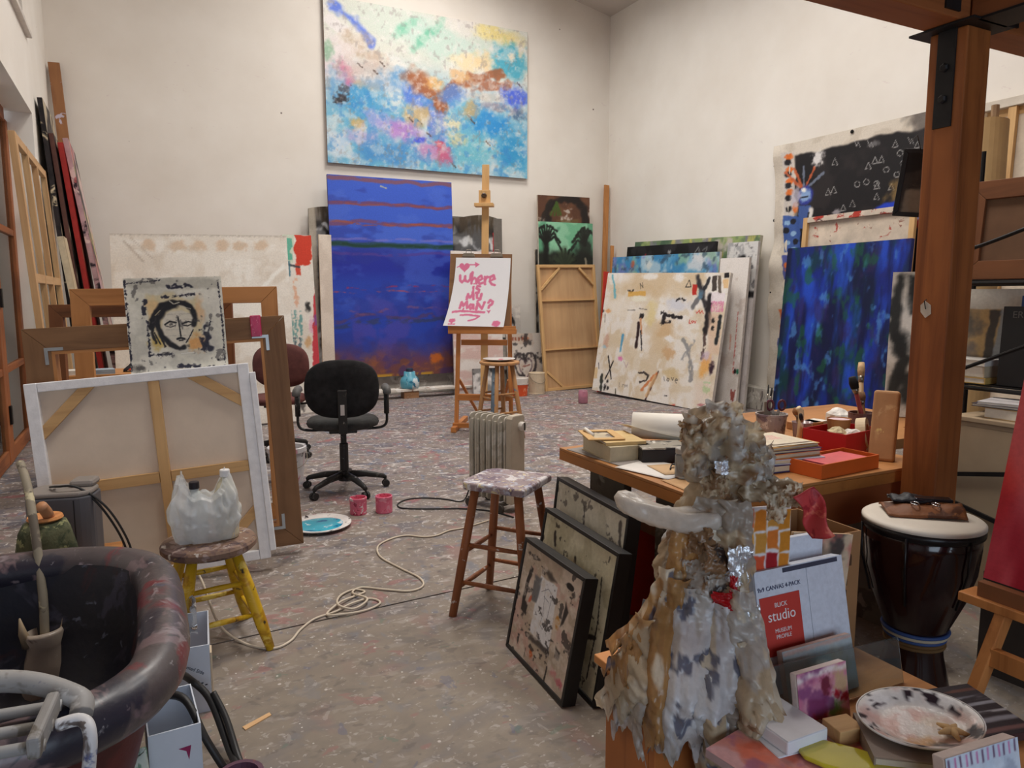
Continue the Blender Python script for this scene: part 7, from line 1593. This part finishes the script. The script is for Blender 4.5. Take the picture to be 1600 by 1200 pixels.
def paint_grid(c):
    c.mix((222, 218, 220), np.ones(c.X.shape)); pal = [(206, 92, 42), (226, 222, 226), (204, 122, 36), (212, 148, 48), (196, 140, 60), (206, 116, 44), (198, 130, 40), (206, 84, 50), (158, 28, 36), (206, 130, 40), (196, 66, 40), (206, 140, 42), (170, 30, 40), (206, 150, 50), (214, 140, 44), (150, 26, 34), (206, 132, 40), (206, 150, 46), (222, 218, 224), (200, 80, 40), (206, 140, 44)]
    rg = random.Random(4)
    for r_ in range(8):
        for k in range(4):
            u0 = .02 + k * .25 + .02 * (r_ % 2); v0 = .01 + r_ * .124 + .012 * (k % 2)
            c.rect(u0, v0, u0 + .225, v0 + .11, pal[(r_ * 3 + k * (1 if r_ % 3 else 2)) % len(pal)], 1, .003, .004, 30)
canvas('grid_card', 'tall card painted with orange and red squares beside the tattered figure', 'painting', (1.36, 1.352, .402, -4, 4, -3), .17, .49, .008, 420, paint_grid, (216, 210, 210))
def paint_blank(c): c.mix((206, 212, 224), np.ones(c.X.shape)); c.cloud((198, 204, 216), 6, 6, .6, .4)
canvas('blank_canvas', 'blank white canvas standing behind the labelled canvas pack', 'canvas', (1.565, 1.41, .402, -4, 1, 0), .165, .365, .018, 30, paint_blank, (206, 210, 220))
cp = canvas('canvas_pack', 'white canvas pack with square red label on the low table', 'canvas pack', (1.405, 1.285, .402, -2, 12, 0), .325, .325, .035, 30, paint_blank, (206, 212, 224))
M_LABR = plain('label_red', (190, 62, 52), .5, var=.05)
MB().bx(.008, .150, -.0035, -.002, .10, .255).build('red_label', M_LABR, cp)
M_LW = plain('label_white', (236, 230, 230), .6); M_LN = plain('label_navy', (60, 64, 96), .6)
lettering('BLICK', .017, M_LW, cp, (.079, -.0042, .230), (R(90), 0, 0)); lettering('studio', .040, M_LW, cp, (.079, -.0042, .202), (R(90), 0, 0)); lettering('MUSEUM', .015, M_LW, cp, (.079, -.0042, .163), (R(90), 0, 0)); lettering('PROFILE', .015, M_LW, cp, (.079, -.0042, .147), (R(90), 0, 0)); lettering('9x9 CANVAS 4-PACK', .0165, M_LN, cp, (.082, -.0026, .276), (R(90), 0, 0))
MB().bx(.185, .1856, -.0026, -.002, .02, .315).build('wrap_seam', plain('seam_grey', (160, 166, 176), .5), cp); MB().bx(.10, .305, -.0028, -.0015, .310, .322).build('open_slot', plain('slot_dark', (60, 62, 80), .6), cp)
def paint_land(c): c.mix((150, 162, 166), np.ones(c.X.shape)); c.cloud((170, 178, 180), 9, 9, .55, .7); g = c.Y / c.h; c.blob((.38, .45), .22, .10, (206, 176, 140), .8); c.blob((.5, .38), .10, .06, (232, 220, 206), .8); c.blob((.75, .5), .14, .3, (160, 144, 120), .6); c.line([(.02, .06), (.98, .04)], .05, (190, 160, 150), .9)
canvas('landscape_study', 'small grey-blue landscape canvas behind the glass sheet', 'painting', (1.42, 1.225, .402, -2, 14, 0), .25, .14, .02, 260, paint_land, (186, 160, 150))
gs = thing('glass_sheet', 'loose sheet of clear glass leaning on the small landscape', 'glass', M=PF(1.34, 1.19, .402, -2, 14, -2)); MB().bx(0, .46, 0, .004, .012, .135).build('glass_pane', plain('sheet_glass', (214, 226, 226), .03, trans=.96, var=.02), gs)
def paint_flora(c): c.mix((190, 110, 140), np.ones(c.X.shape)); c.cloud((206, 150, 166), 12, 12, .55, .8); c.rect(0, 0, 1, .1, (222, 206, 206), 1); c.blob((.55, .3), .1, .16, (104, 30, 50), .9); c.rect(.2, .5, .5, 1, (140, 24, 46), .9); c.blob((.85, .3), .16, .2, (190, 160, 120), .9); c.blob((.7, .6), .14, .14, (206, 206, 210), .9); c.blob((.72, .72), .14, .14, (90, 130, 60), .95); c.blob((.76, .48), .08, .06, (170, 24, 44), .95); c.blob((.92, .55), .08, .07, (160, 30, 50), .95); c.rect(.55, .8, 1, 1, (140, 110, 70), .7); c.cloud((120, 60, 110), 16, 16, .74, .8)
canvas('floral_study', 'small pink floral canvas with red blossoms on the low table', 'painting', (1.345, 1.12, .402, -2, 10, 0), .165, .15, .022, 420, paint_flora, (222, 208, 204))
for i, (z_, w_, lb) in enumerate(((.402, .15, 'white canvas block at the bottom of the pair below the figure'), (.436, .125, 'white canvas block on top of the pair below the figure'))):
    t_ = thing('canvas_block', lb, 'canvas', (1.285, 1.13, z_), R(-6 + 5 * i)); MB().bx(-w_ / 2, w_ / 2, -.08, .08, 0, .0325).build('canvas_wrap', plain('block_white', (222, 224, 230), .7, var=.03), t_, bevel=.004); MB().bx(-w_ / 2 + .002, w_ / 2 - .002, -.078, .078, .0327, .0332).build('canvas_face', plain('block_face', (228, 228, 230), .8), t_)
def flat_canvas(name, label, loc, rz, w, d, t, res, paint, edge, rx_=0, cat='painting'):
    M_ = Matrix.Translation(Vector(loc)) @ Matrix.Rotation(rz, 4, 'Z') @ Matrix.Rotation(R(-90 + rx_), 4, 'X')
    r_ = thing(name, label, cat, M=M_); em = plain('wrap_%d_%d_%d' % edge, edge, .8)
    MB().bx(0, w, .0005, t, 0, d).build('canvas_wrap', em, r_, bevel=.002); c = Cv(w, d, res); paint(c); face_sheet('painted_surface', c, FILM, r_, y=-.0005); return r_
def paint_rose(c): c.mix((196, 130, 120), np.ones(c.X.shape)); c.cloud((214, 100, 70), 9, 9, .55, .8); c.cloud((206, 170, 176), 8, 8, .6, .8); c.cloud((150, 90, 120), 12, 12, .66, .8); c.cloud((150, 156, 130), 7, 7, .68, .8)
flat_canvas('rose_abstract', 'rose and orange abstract panel lying flat at the bottom edge', (1.13, .86, .425), R(10), .32, .30, .02, 260, paint_rose, (176, 150, 150), 2)
yp = thing('yellow_paddle', 'glossy yellow-green paddle lying on the rose abstract panel', 'paddle', (1.30, 1.02, .4345), R(-52))
pts = [(x_ * 1.3, y_ * 1.3) for x_, y_ in [(.0, .035), (-.03, .028), (-.048, 0), (-.03, -.03), (.0, -.04), (.05, -.042), (.10, -.032), (.22, -.022), (.225, .02), (.10, .026), (.05, .034)]]
MB().slab(pts[::-1], 0, .010).build('paddle_body', plain('paddle_yellow', (190, 178, 46), .12, var=.12, coat=.6), yp, bevel=.004, seg=3)
wbk = tag(MB().bx(-.035, .035, -.03, .03, 0, .06).build('pine_block', M_PINEX, bevel=.002), 'small pine block beside the palette plate', 'block'); wbk.location = (1.405, 1.055, .402); wbk.rotation_euler = (0, 0, R(-10))
book('grey_box_book', 'grey-brown cloth book under the palette plate', (1.50, .93, .402), R(-38), .24, .17, .062, (136, 120, 108), (196, 184, 166))
ppl = thing('palette_plate', 'oval white plate caked with pink and black paint, lower right', 'plate', (1.53, .955, .472), 0); ppl.rotation_euler = (R(6), R(-4), R(-38))
nr, na = 24, 72; RR, AA = np.meshgrid(np.linspace(0, 1, nr + 1), np.linspace(0, 2 * PI, na + 1)); PX = RR * .128 * np.cos(AA); PY = RR * .104 * np.sin(AA); PZ = .006 + .022 * sstep(.62, 1.0, RR)
cv = Cv(1, 1, 4); cv.X = PX * 3.2 + .5; cv.Y = PY * 3.2 + .5; cv.c = np.ones(PX.shape + (3,)) * np.array((214, 208, 202.)); cv.w = cv.h = 1
cv.cloud((206, 170, 160), 4, 4, .55, .8); cv.blob((.45, .5), .2, .16, (206, 160, 150), .8); cv.blob((.6, .55), .2, .12, (226, 216, 200), .9); cv.blob((.5, .7), .1, .06, (206, 160, 100), .8); cv.blob((.58, .75), .1, .06, (80, 82, 90), .9); cv.cloud((226, 222, 218), 7, 7, .62, .8)
mk = sstep(.70, .8, RR) * sstep(.60, .64, fbm(PX * 40 + 9, PY * 40 + 9, 7, 3)); cv.mix((46, 36, 44), mk)
grid_mesh('plate_top', np.stack([PX, PY, PZ], -1), cv.arrays(), painted('plate_glaze', .3, .4, 60, .5), ppl)
MB().lathe([(0, 0), (.08, 0), (.09, .004), (.131, .024), (.132, .0285), (.129, .0285)], 48, cap=False, fn=lambda p, a, i: (p.x, p.y * .814, p.z)).build('plate_body', plain('plate_white2', (226, 222, 216), .3), ppl, smooth=True)
sf = thing('starfish', 'small tan starfish lying on the palette plate', 'starfish', (1.555, .895, .486), R(20)); sfm = MB()
for k in range(5):
    a = R(72 * k); MB().tube([(0, 0, .004), (.012 * math.cos(a), .012 * math.sin(a), .005), (.034 * math.cos(a), .034 * math.sin(a), .002)], [.009, .008, .003], 8).build('arm', plain('starfish_tan', (206, 170, 120), .8, bump=.5), sf, smooth=True)
def paint_stripes(c):
    c.mix((44, 36, 40), np.ones(c.X.shape)); g = c.Y / c.h
    for k, (v_, t_, col) in enumerate(((.9, .04, (96, 60, 50)), (.72, .07, (130, 132, 140)), (.58, .04, (150, 150, 156)), (.44, .03, (170, 168, 170)), (.3, .06, (140, 138, 144)), (.12, .05, (120, 84, 80)))): c.mix(col, .9 * sstep(t_, t_ * .4, np.abs(g - v_ + .05 * (c.n(4, 2) - .5))) * sstep(.25, .5, c.n(8, 40)))
flat_canvas('striped_painting', 'black and grey striped canvas lying flat at the right edge', (1.58, .93, .425), R(-14), .27, .20, .022, 260, paint_stripes, (66, 40, 38), 2)
def paint_stitch(c):
    c.mix((190, 204, 220), np.ones(c.X.shape)); c.cloud((206, 214, 226), 8, 8, .55, .6)
    for k in range(13): c.rect(.03 + .075 * k, .02, .055 + .075 * k, .2, (190, 110, 160) if k % 2 else (96, 66, 96), .85, .002, .002)
    c.blob((.7, .7), .12, .2, (206, 150, 150), .7); c.blob((.85, .4), .08, .16, (150, 160, 180), .7)
canvas('stitched_canvas', 'small pale blue canvas with pink stitched top edge at the bottom right', 'painting', (1.37, .775, .402, -4, 12, -2), .22, .135, .03, 420, paint_stitch, (222, 208, 200))

# ================================================================== drum, red canvas on easel, rack at the right edge
M_DRUM = plain('drum_lacquer', (38, 14, 15), .18, var=.3, scale=4, coat=.5); M_SKIN = plain('drum_skin', (216, 206, 192), .6, var=.06); M_BLACK2 = plain('drum_black', (22, 20, 22), .35)
dr = thing('goblet_drum', 'dark red goblet drum with pale skin standing in front of the post', 'drum', (2.34, 1.50, 0))
MB().lathe([(0, .01), (.135, .01), (.138, .02), (.115, .12), (.092, .22), (.088, .27), (.105, .33), (.145, .43), (.172, .53), (.180, .62), (.180, .69)], 44).build('drum_shell', M_DRUM, dr, smooth=True)
MB().lathe([(.180, .655), (.187, .66), (.189, .672), (.187, .684), (.181, .686)], 44).build('tuning_ring', M_BLACK2, dr, smooth=True); MB().lathe([(0, .704), (.15, .704), (.180, .702), (.188, .696), (.189, .686)], 44).build('drum_skin', M_SKIN, dr, smooth=True)
for z_, r_, m_ in ((.285, .094, plain('band_blue', (60, 90, 150), .5)), (.297, .098, plain('band_cream', (206, 196, 170), .6)), (.309, .102, plain('band_blue', (60, 90, 150), .5)), (.272, .091, plain('rope_gold', (120, 92, 56), .8, bump=.8)), (.26, .092, plain('rope_gold', (120, 92, 56), .8))): MB().tube([(r_ * math.cos(a), r_ * math.sin(a), z_) for a in np.linspace(0, 2 * PI, 40)[:-1]], .0065, 8, closed=True).build('woven_band', m_, dr, smooth=True)
for k in range(6):
    a = R(60 * k + 20); MB().tube([(.190 * math.cos(a), .190 * math.sin(a), .67), (.185 * math.cos(a), .185 * math.sin(a), .56), (.152 * math.cos(a), .152 * math.sin(a), .43)], .004, 6).build('tuning_rod', M_BLACK2, dr, smooth=True)
lv = thing('leather_pouch', 'brown leather pouch with black strap and steel clips on the drum', 'pouch', (2.36, 1.52, .706), R(-40))
M_LEA = splat('leather_brown', (120, 70, 34), [((84, 46, 24), .55, 9), ((150, 96, 52), .66, 12)], .6, .3)
MB().sheet(lambda u, v: (-.12 + .24 * u, -.075 + .15 * v * (1 - .3 * abs(u - .3)), .006 + .022 * math.sin(PI * v) * (.5 + u) + .012 * noise3((u, v, 0), 4, 2)), 24, 14).build('leather_body', M_LEA, lv, smooth=True, solid=.006)
MB().sheet(lambda u, v: (-.09 + .12 * u, .0 + .08 * v, .036 + .014 * math.sin(PI * u) * math.sin(PI * v) + .01 * noise3((u, v, 1), 5)), 12, 10).build('black_strap', plain('strap_black', (28, 28, 34), .5), lv, smooth=True, solid=.008)
MB().bx(-.02, .10, .0, .045, .038, .050).build('buckle', plain('buckle_dark', (60, 60, 66), .2, .8), lv, bevel=.005)
for x_ in (-.03, .035): MB().tube([(x_ + .012 * math.cos(a), -.03 - .02 * math.sin(a), .040) for a in np.linspace(0, 2 * PI, 13)[:-1]], .0022, 6, closed=True).build('steel_ring', plain('steel_bright', (200, 200, 204), .15, 1.0), lv, smooth=True)
ez2 = thing('table_easel', 'wooden easel carrying the red canvas at the right edge', 'easel', (0, 0, 0))
MB().bx(2.085, 2.17, .55, 1.215, .565, .592).build('tray', M_BEECH, ez2, bevel=.003); MB().bx(2.10, 2.13, .55, 1.17, .592, .635).build('tray_back', M_WAL, ez2)
for y_ in (1.10, .66): MB().bar((2.115, y_, .563), (1.94, y_ + .06, .0), .045, .03, (0, 1, 0)).build('front_leg', M_BEECH, ez2, bevel=.003)
MB().bar((2.24, .88, .72), (2.62, .88, 0), .04, .03, (0, 1, 0)).build('rear_leg', M_BEECH, ez2); MB().bar((2.155, .88, .56), (2.375, .88, 1.50), .05, .03, (0, 1, 0)).build('mast', M_BEECH, ez2); MB().bx(2.06, 2.085, .70, 1.10, .42, .47).build('cross_bar', M_BEECH, ez2)
def paint_red(c): c.mix((196, 28, 36), np.ones(c.X.shape)); c.cloud((214, 60, 50), 3, 1.2, .5, .8); c.cloud((150, 16, 40), 4, 1.5, .6, .8); c.cloud((220, 110, 110), 4, 1, .68, .7)
canvas('red_painting', 'bright red canvas standing on the easel at the right edge', 'painting', (2.135, 1.175, .638, -90, 12, 0), .55, .74, .02, 90, paint_red, (190, 30, 36))
sbr = thing('scrub_brush', 'yellow bristle floor brush lying under the red easel', 'brush', (2.42, 1.18, 0), R(-55)); MB().bx(-.14, .14, -.035, .035, .05, .085).build('brush_block', M_WAL, sbr, bevel=.004)
for k in range(14): MB().tube([(-.125 + k * .019, 0, .05), (-.126 + k * .0195, -.004, .002)], [.012, .016], 6).build('bristle_tuft', plain('bristle_yellow', (170, 140, 40), .9), sbr)
dc = carton('dark_crate', 'dark crate of odds and ends behind the drum', (2.86, 1.22, 0), R(5), .34, .34, .40, plain('crate_dark', (60, 50, 42), .8, var=.2), .012)
for i, (x_, y_, z_, r_, c_, nm, lb) in enumerate(((2.96, 1.32, .02, .07, (96, 84, 66), 'tin_can', 'dull tin can in the dark crate'), (3.1, 1.42, .02, .06, (60, 70, 84), 'blue_tin', 'slate blue tin in the dark crate'))):
    t_ = thing(nm, lb, 'can', (x_, y_, z_)); MB().lathe([(0, 0), (r_, 0), (r_, .44), (r_ * .9, .45), (0, .45)], 20).build('can_body', plain(nm, c_, .5, .2), t_); MB().tube([(r_ * math.cos(a), r_ * math.sin(a), .43) for a in np.linspace(0, 2 * PI, 24)[:-1]], .005, 6, closed=True).build('can_rim', M_STEEL, t_)
# beige cabinet and wrought iron rack behind the post
bcab = thing('beige_cabinet', 'beige hardboard cabinet behind the post under the iron rack', 'cabinet', (0, 0, 0)); M_BEI = plain('hardboard_beige', (168, 146, 118), .7, var=.05)
MB().bx(3.45, 3.95, 1.0, 2.08, .03, .86).build('cabinet_body', M_BEI, bcab, bevel=.003); MB().bx(3.43, 3.97, .98, 2.10, .862, .885).build('cabinet_top', M_BEI, bcab, bevel=.004)
for y_ in (1.05, 1.57): MB().bx(3.438, 3.449, y_, y_ + .49, .05, .84).build('cabinet_door', M_BEI, bcab, bevel=.002)
for a, b in (((3.425, 2.07, .60), (3.425, 1.40, .74)), ((3.425, 2.07, .47), (3.425, 1.55, .36))): MB().bar(a, b, .012, .02).build('iron_rod', M_IRON, bcab)
ir = thing('iron_rack', 'black wrought iron rack with scrolled brackets standing over the beige cabinet', 'rack', (0, 0, 0)); M_WI = plain('wrought_iron', (30, 28, 28), .5, .5, var=.2)
for x_ in (3.62, 3.98):
    for y_ in (.95, 2.36): MB().tube([(x_, y_, 0), (x_, y_, 2.2)], .011, 8).build('upright', M_WI, ir)
for z_ in (1.00, 1.51):
    for x_ in (3.62, 3.98): MB().tube([(x_, .95, z_), (x_, 2.36, z_)], .011, 8).build('shelf_rail', M_WI, ir)
    for k in range(5): MB().bx(3.63 + k * .07, 3.67 + k * .07, .96, 2.35, z_ + .011, z_ + .017).build('shelf_slat', M_WI, ir)
sp_ = [(3.50, 2.34 - .055 + (.06 * math.cos(t)) * (1 - t / 9), 1.575 + (.06 * math.sin(t)) * (1 - t / 9)) for t in np.linspace(-.3, 5.0, 22)]
MB().tube(smooth_path([(3.50, 1.6, 1.84), (3.50, 2.0, 1.70), (3.50, 2.22, 1.635), (3.50, 2.31, 1.58), (3.50, 2.315, 1.54), (3.50, 2.28, 1.515), (3.50, 2.22, 1.515), (3.50, 2.175, 1.54), (3.50, 2.18, 1.585), (3.50, 2.22, 1.60), (3.50, 2.245, 1.59)], 6), .009, 8).build('scroll', M_WI, ir, smooth=True)
MB().tube([(3.50, 2.36, .98), (3.50, 1.5, 1.38)], .009, 8).build('diagonal_brace', M_WI, ir)
wf = thing('wooden_frame', 'dark brown wooden frame leaning on the upper rack shelf', 'frame', M=PF(3.66, 2.26, 1.53, -84, 6, 0)); mitred(wf, .62, .48, .09, .03, M_WALX, M_WAL); MB().bx(.05, .57, .02, .026, .05, .43).build('backing', plain('frame_backing', (110, 78, 54), .7), wf)
tag(MB().bx(0, .025, 0, .03, 0, .50).build('blue_strip', plain('navy_strip', (36, 56, 110), .5)), 'narrow navy blue strip beside the dark brown frame', 'strip').matrix_world = PF(3.64, 2.30, 1.53, -84, 3, -2)
tag(MB().bx(0, .14, 0, .02, 0, .14).build('white_card', plain('white_card', (206, 196, 182), .7)), 'small white card standing on the upper rack shelf by the post', 'card').matrix_world = PF(3.72, 2.34, 1.53, -84, 4, 0)
def paint_torso(c): c.mix((206, 198, 184), np.ones(c.X.shape)); c.cloud((218, 212, 200), 8, 8, .5, .6); c.rect(.0, .22, .6, .92, (190, 156, 104), .9, .004, .004); c.blob((.08, .4), .16, .12, (110, 104, 96), .95); c.blob((.06, .75), .18, .16, (120, 108, 100), .95); c.poly([(.33, .22), (.43, .22), (.36, .9), (.26, .9)], (70, 66, 66), .9); c.poly([(.44, .22), (.56, .22), (.5, .9), (.38, .9)], (150, 158, 166), .9); c.line([(.66, .42), (.68, .45), (.72, .45)], .012, (60, 50, 46), .9)
canvas('torso_painting', 'white canvas with tan torso shape on the middle rack shelf', 'painting', (3.82, 2.345, 1.02, -90, 4, 0), .50, .465, .02, 200, paint_torso, (206, 200, 190))
blb = thing('black_book_box', 'tall black book box with faint grey lettering on the rack', 'box', M=PF(3.66, 2.03, 1.02, -90, 2, 0)); MB().bx(0, .40, 0, .05, 0, .38).build('box_body', plain('box_black2', (26, 24, 25), .45, var=.2), blb, bevel=.003); lettering('EROTIC ART', .045, plain('grey_print', (96, 90, 86), .6), blb, (.17, -.001, .34), (R(90), 0, 0))
tag(MB().bx(0, .34, 0, .05, 0, .43).build('blue_binder', plain('binder_blue', (40, 66, 116), .5)), 'blue binder top showing behind the black book box', 'binder').matrix_world = PF(3.75, 2.0, 1.02, -90, 2, 0)
dk = thing('paper_disc', 'round tan paper disc with small scribble leaning on the black box', 'disc', M=PF(3.62, 1.80, 1.025, -90, 4, 0)); MB().lathe([(0, 0), (.155, 0), (.155, .008), (0, .008)], 40, M=Matrix.Rotation(R(90), 3, 'X'), c=(.13, .008, .156)).build('disc_body', plain('disc_tan', (176, 142, 116), .7, var=.06), dk); MB().tube(smooth_path([(.05, -.002, .17), (.065, -.002, .18), (.075, -.002, .172), (.09, -.002, .18), (.10, -.002, .17)], 4), .0025, 5).build('scribble', M_INK, dk)
for i, (y_, z_, w_, d_, t_, c_, lb) in enumerate(((2.20, 1.02, .26, .16, .03, (196, 160, 90), 'yellow-brown book at the bottom of the rack pile'), (2.21, 1.051, .26, .15, .055, (196, 178, 150), 'cream box with dark label in the rack pile'), (2.21, 1.107, .27, .17, .03, (206, 200, 194), 'white folded papers on top of the rack pile'))): 
    book('rack_book', lb, (3.72, y_, z_), R(90), w_, d_, t_, c_)
for i, (y_, t_, z_, c_, lb) in enumerate(((1.80, .05, .886, (180, 150, 106), 'tan wooden panel stack on the beige cabinet'), (1.86, .014, .937, (70, 62, 70), 'dark magazine on the tan panels'), (1.84, .012, .952, (206, 200, 200), 'glossy white magazine topmost on the beige cabinet'))): book('panel_book', lb, (3.58, y_, z_), R(90 + 6 * i), .34, .22, t_, c_)
# cardboard tube and reversed canvas at the right wall behind the rack
ct = thing('cardboard_tube', 'big tan cardboard tube stuffed with rolled papers behind the post', 'tube', (5.3, 3.15, 0), 0); ct.rotation_euler = (R(-2), R(3), 0)
MB().lathe([(0, 0), (.155, 0), (.155, 2.68), (.148, 2.68), (.148, .02), (0, .02)], 32).build('tube_wall', plain('tube_kraft', (190, 156, 108), .7, var=.06), ct, smooth=False)
for k in range(7):
    a = k * .9; MB().tube([(.08 * math.cos(a), .08 * math.sin(a), 1.9), (.085 * math.cos(a), .085 * math.sin(a), 2.66 + .06 * (k % 3))], .026, 8).build('rolled_paper', plain('rolled_%d' % (k % 2), ((206, 186, 156), (150, 120, 90))[k % 2], .8), ct)
cr_ = thing('reversed_canvas', 'very large reversed canvas against the right wall right of the post', 'canvas', M=PF(6.95, 4.38, .29, -90, 2.2, 0)); MB().bx(.02, 1.88, .05, .055, .02, 2.83).build('canvas_sheet', M_LINEN, cr_)
for x0 in (0, .38, 1.83): MB().bx(x0, x0 + .07, .0, .045, 0, 2.85).build('stretcher_bar', M_PINE, cr_, bevel=.002)
for z0 in (0, 2.78): MB().bx(.071, 1.829, 0.047, .049, z0, z0 + .07).build('cross_bar', M_PINEX, cr_)
MB().bx(-.02, 1.92, -.01, .06, 2.851, 2.93).build('canvas_fold', plain('fold_cream', (206, 196, 182), .8, var=.1), cr_, bevel=.004)
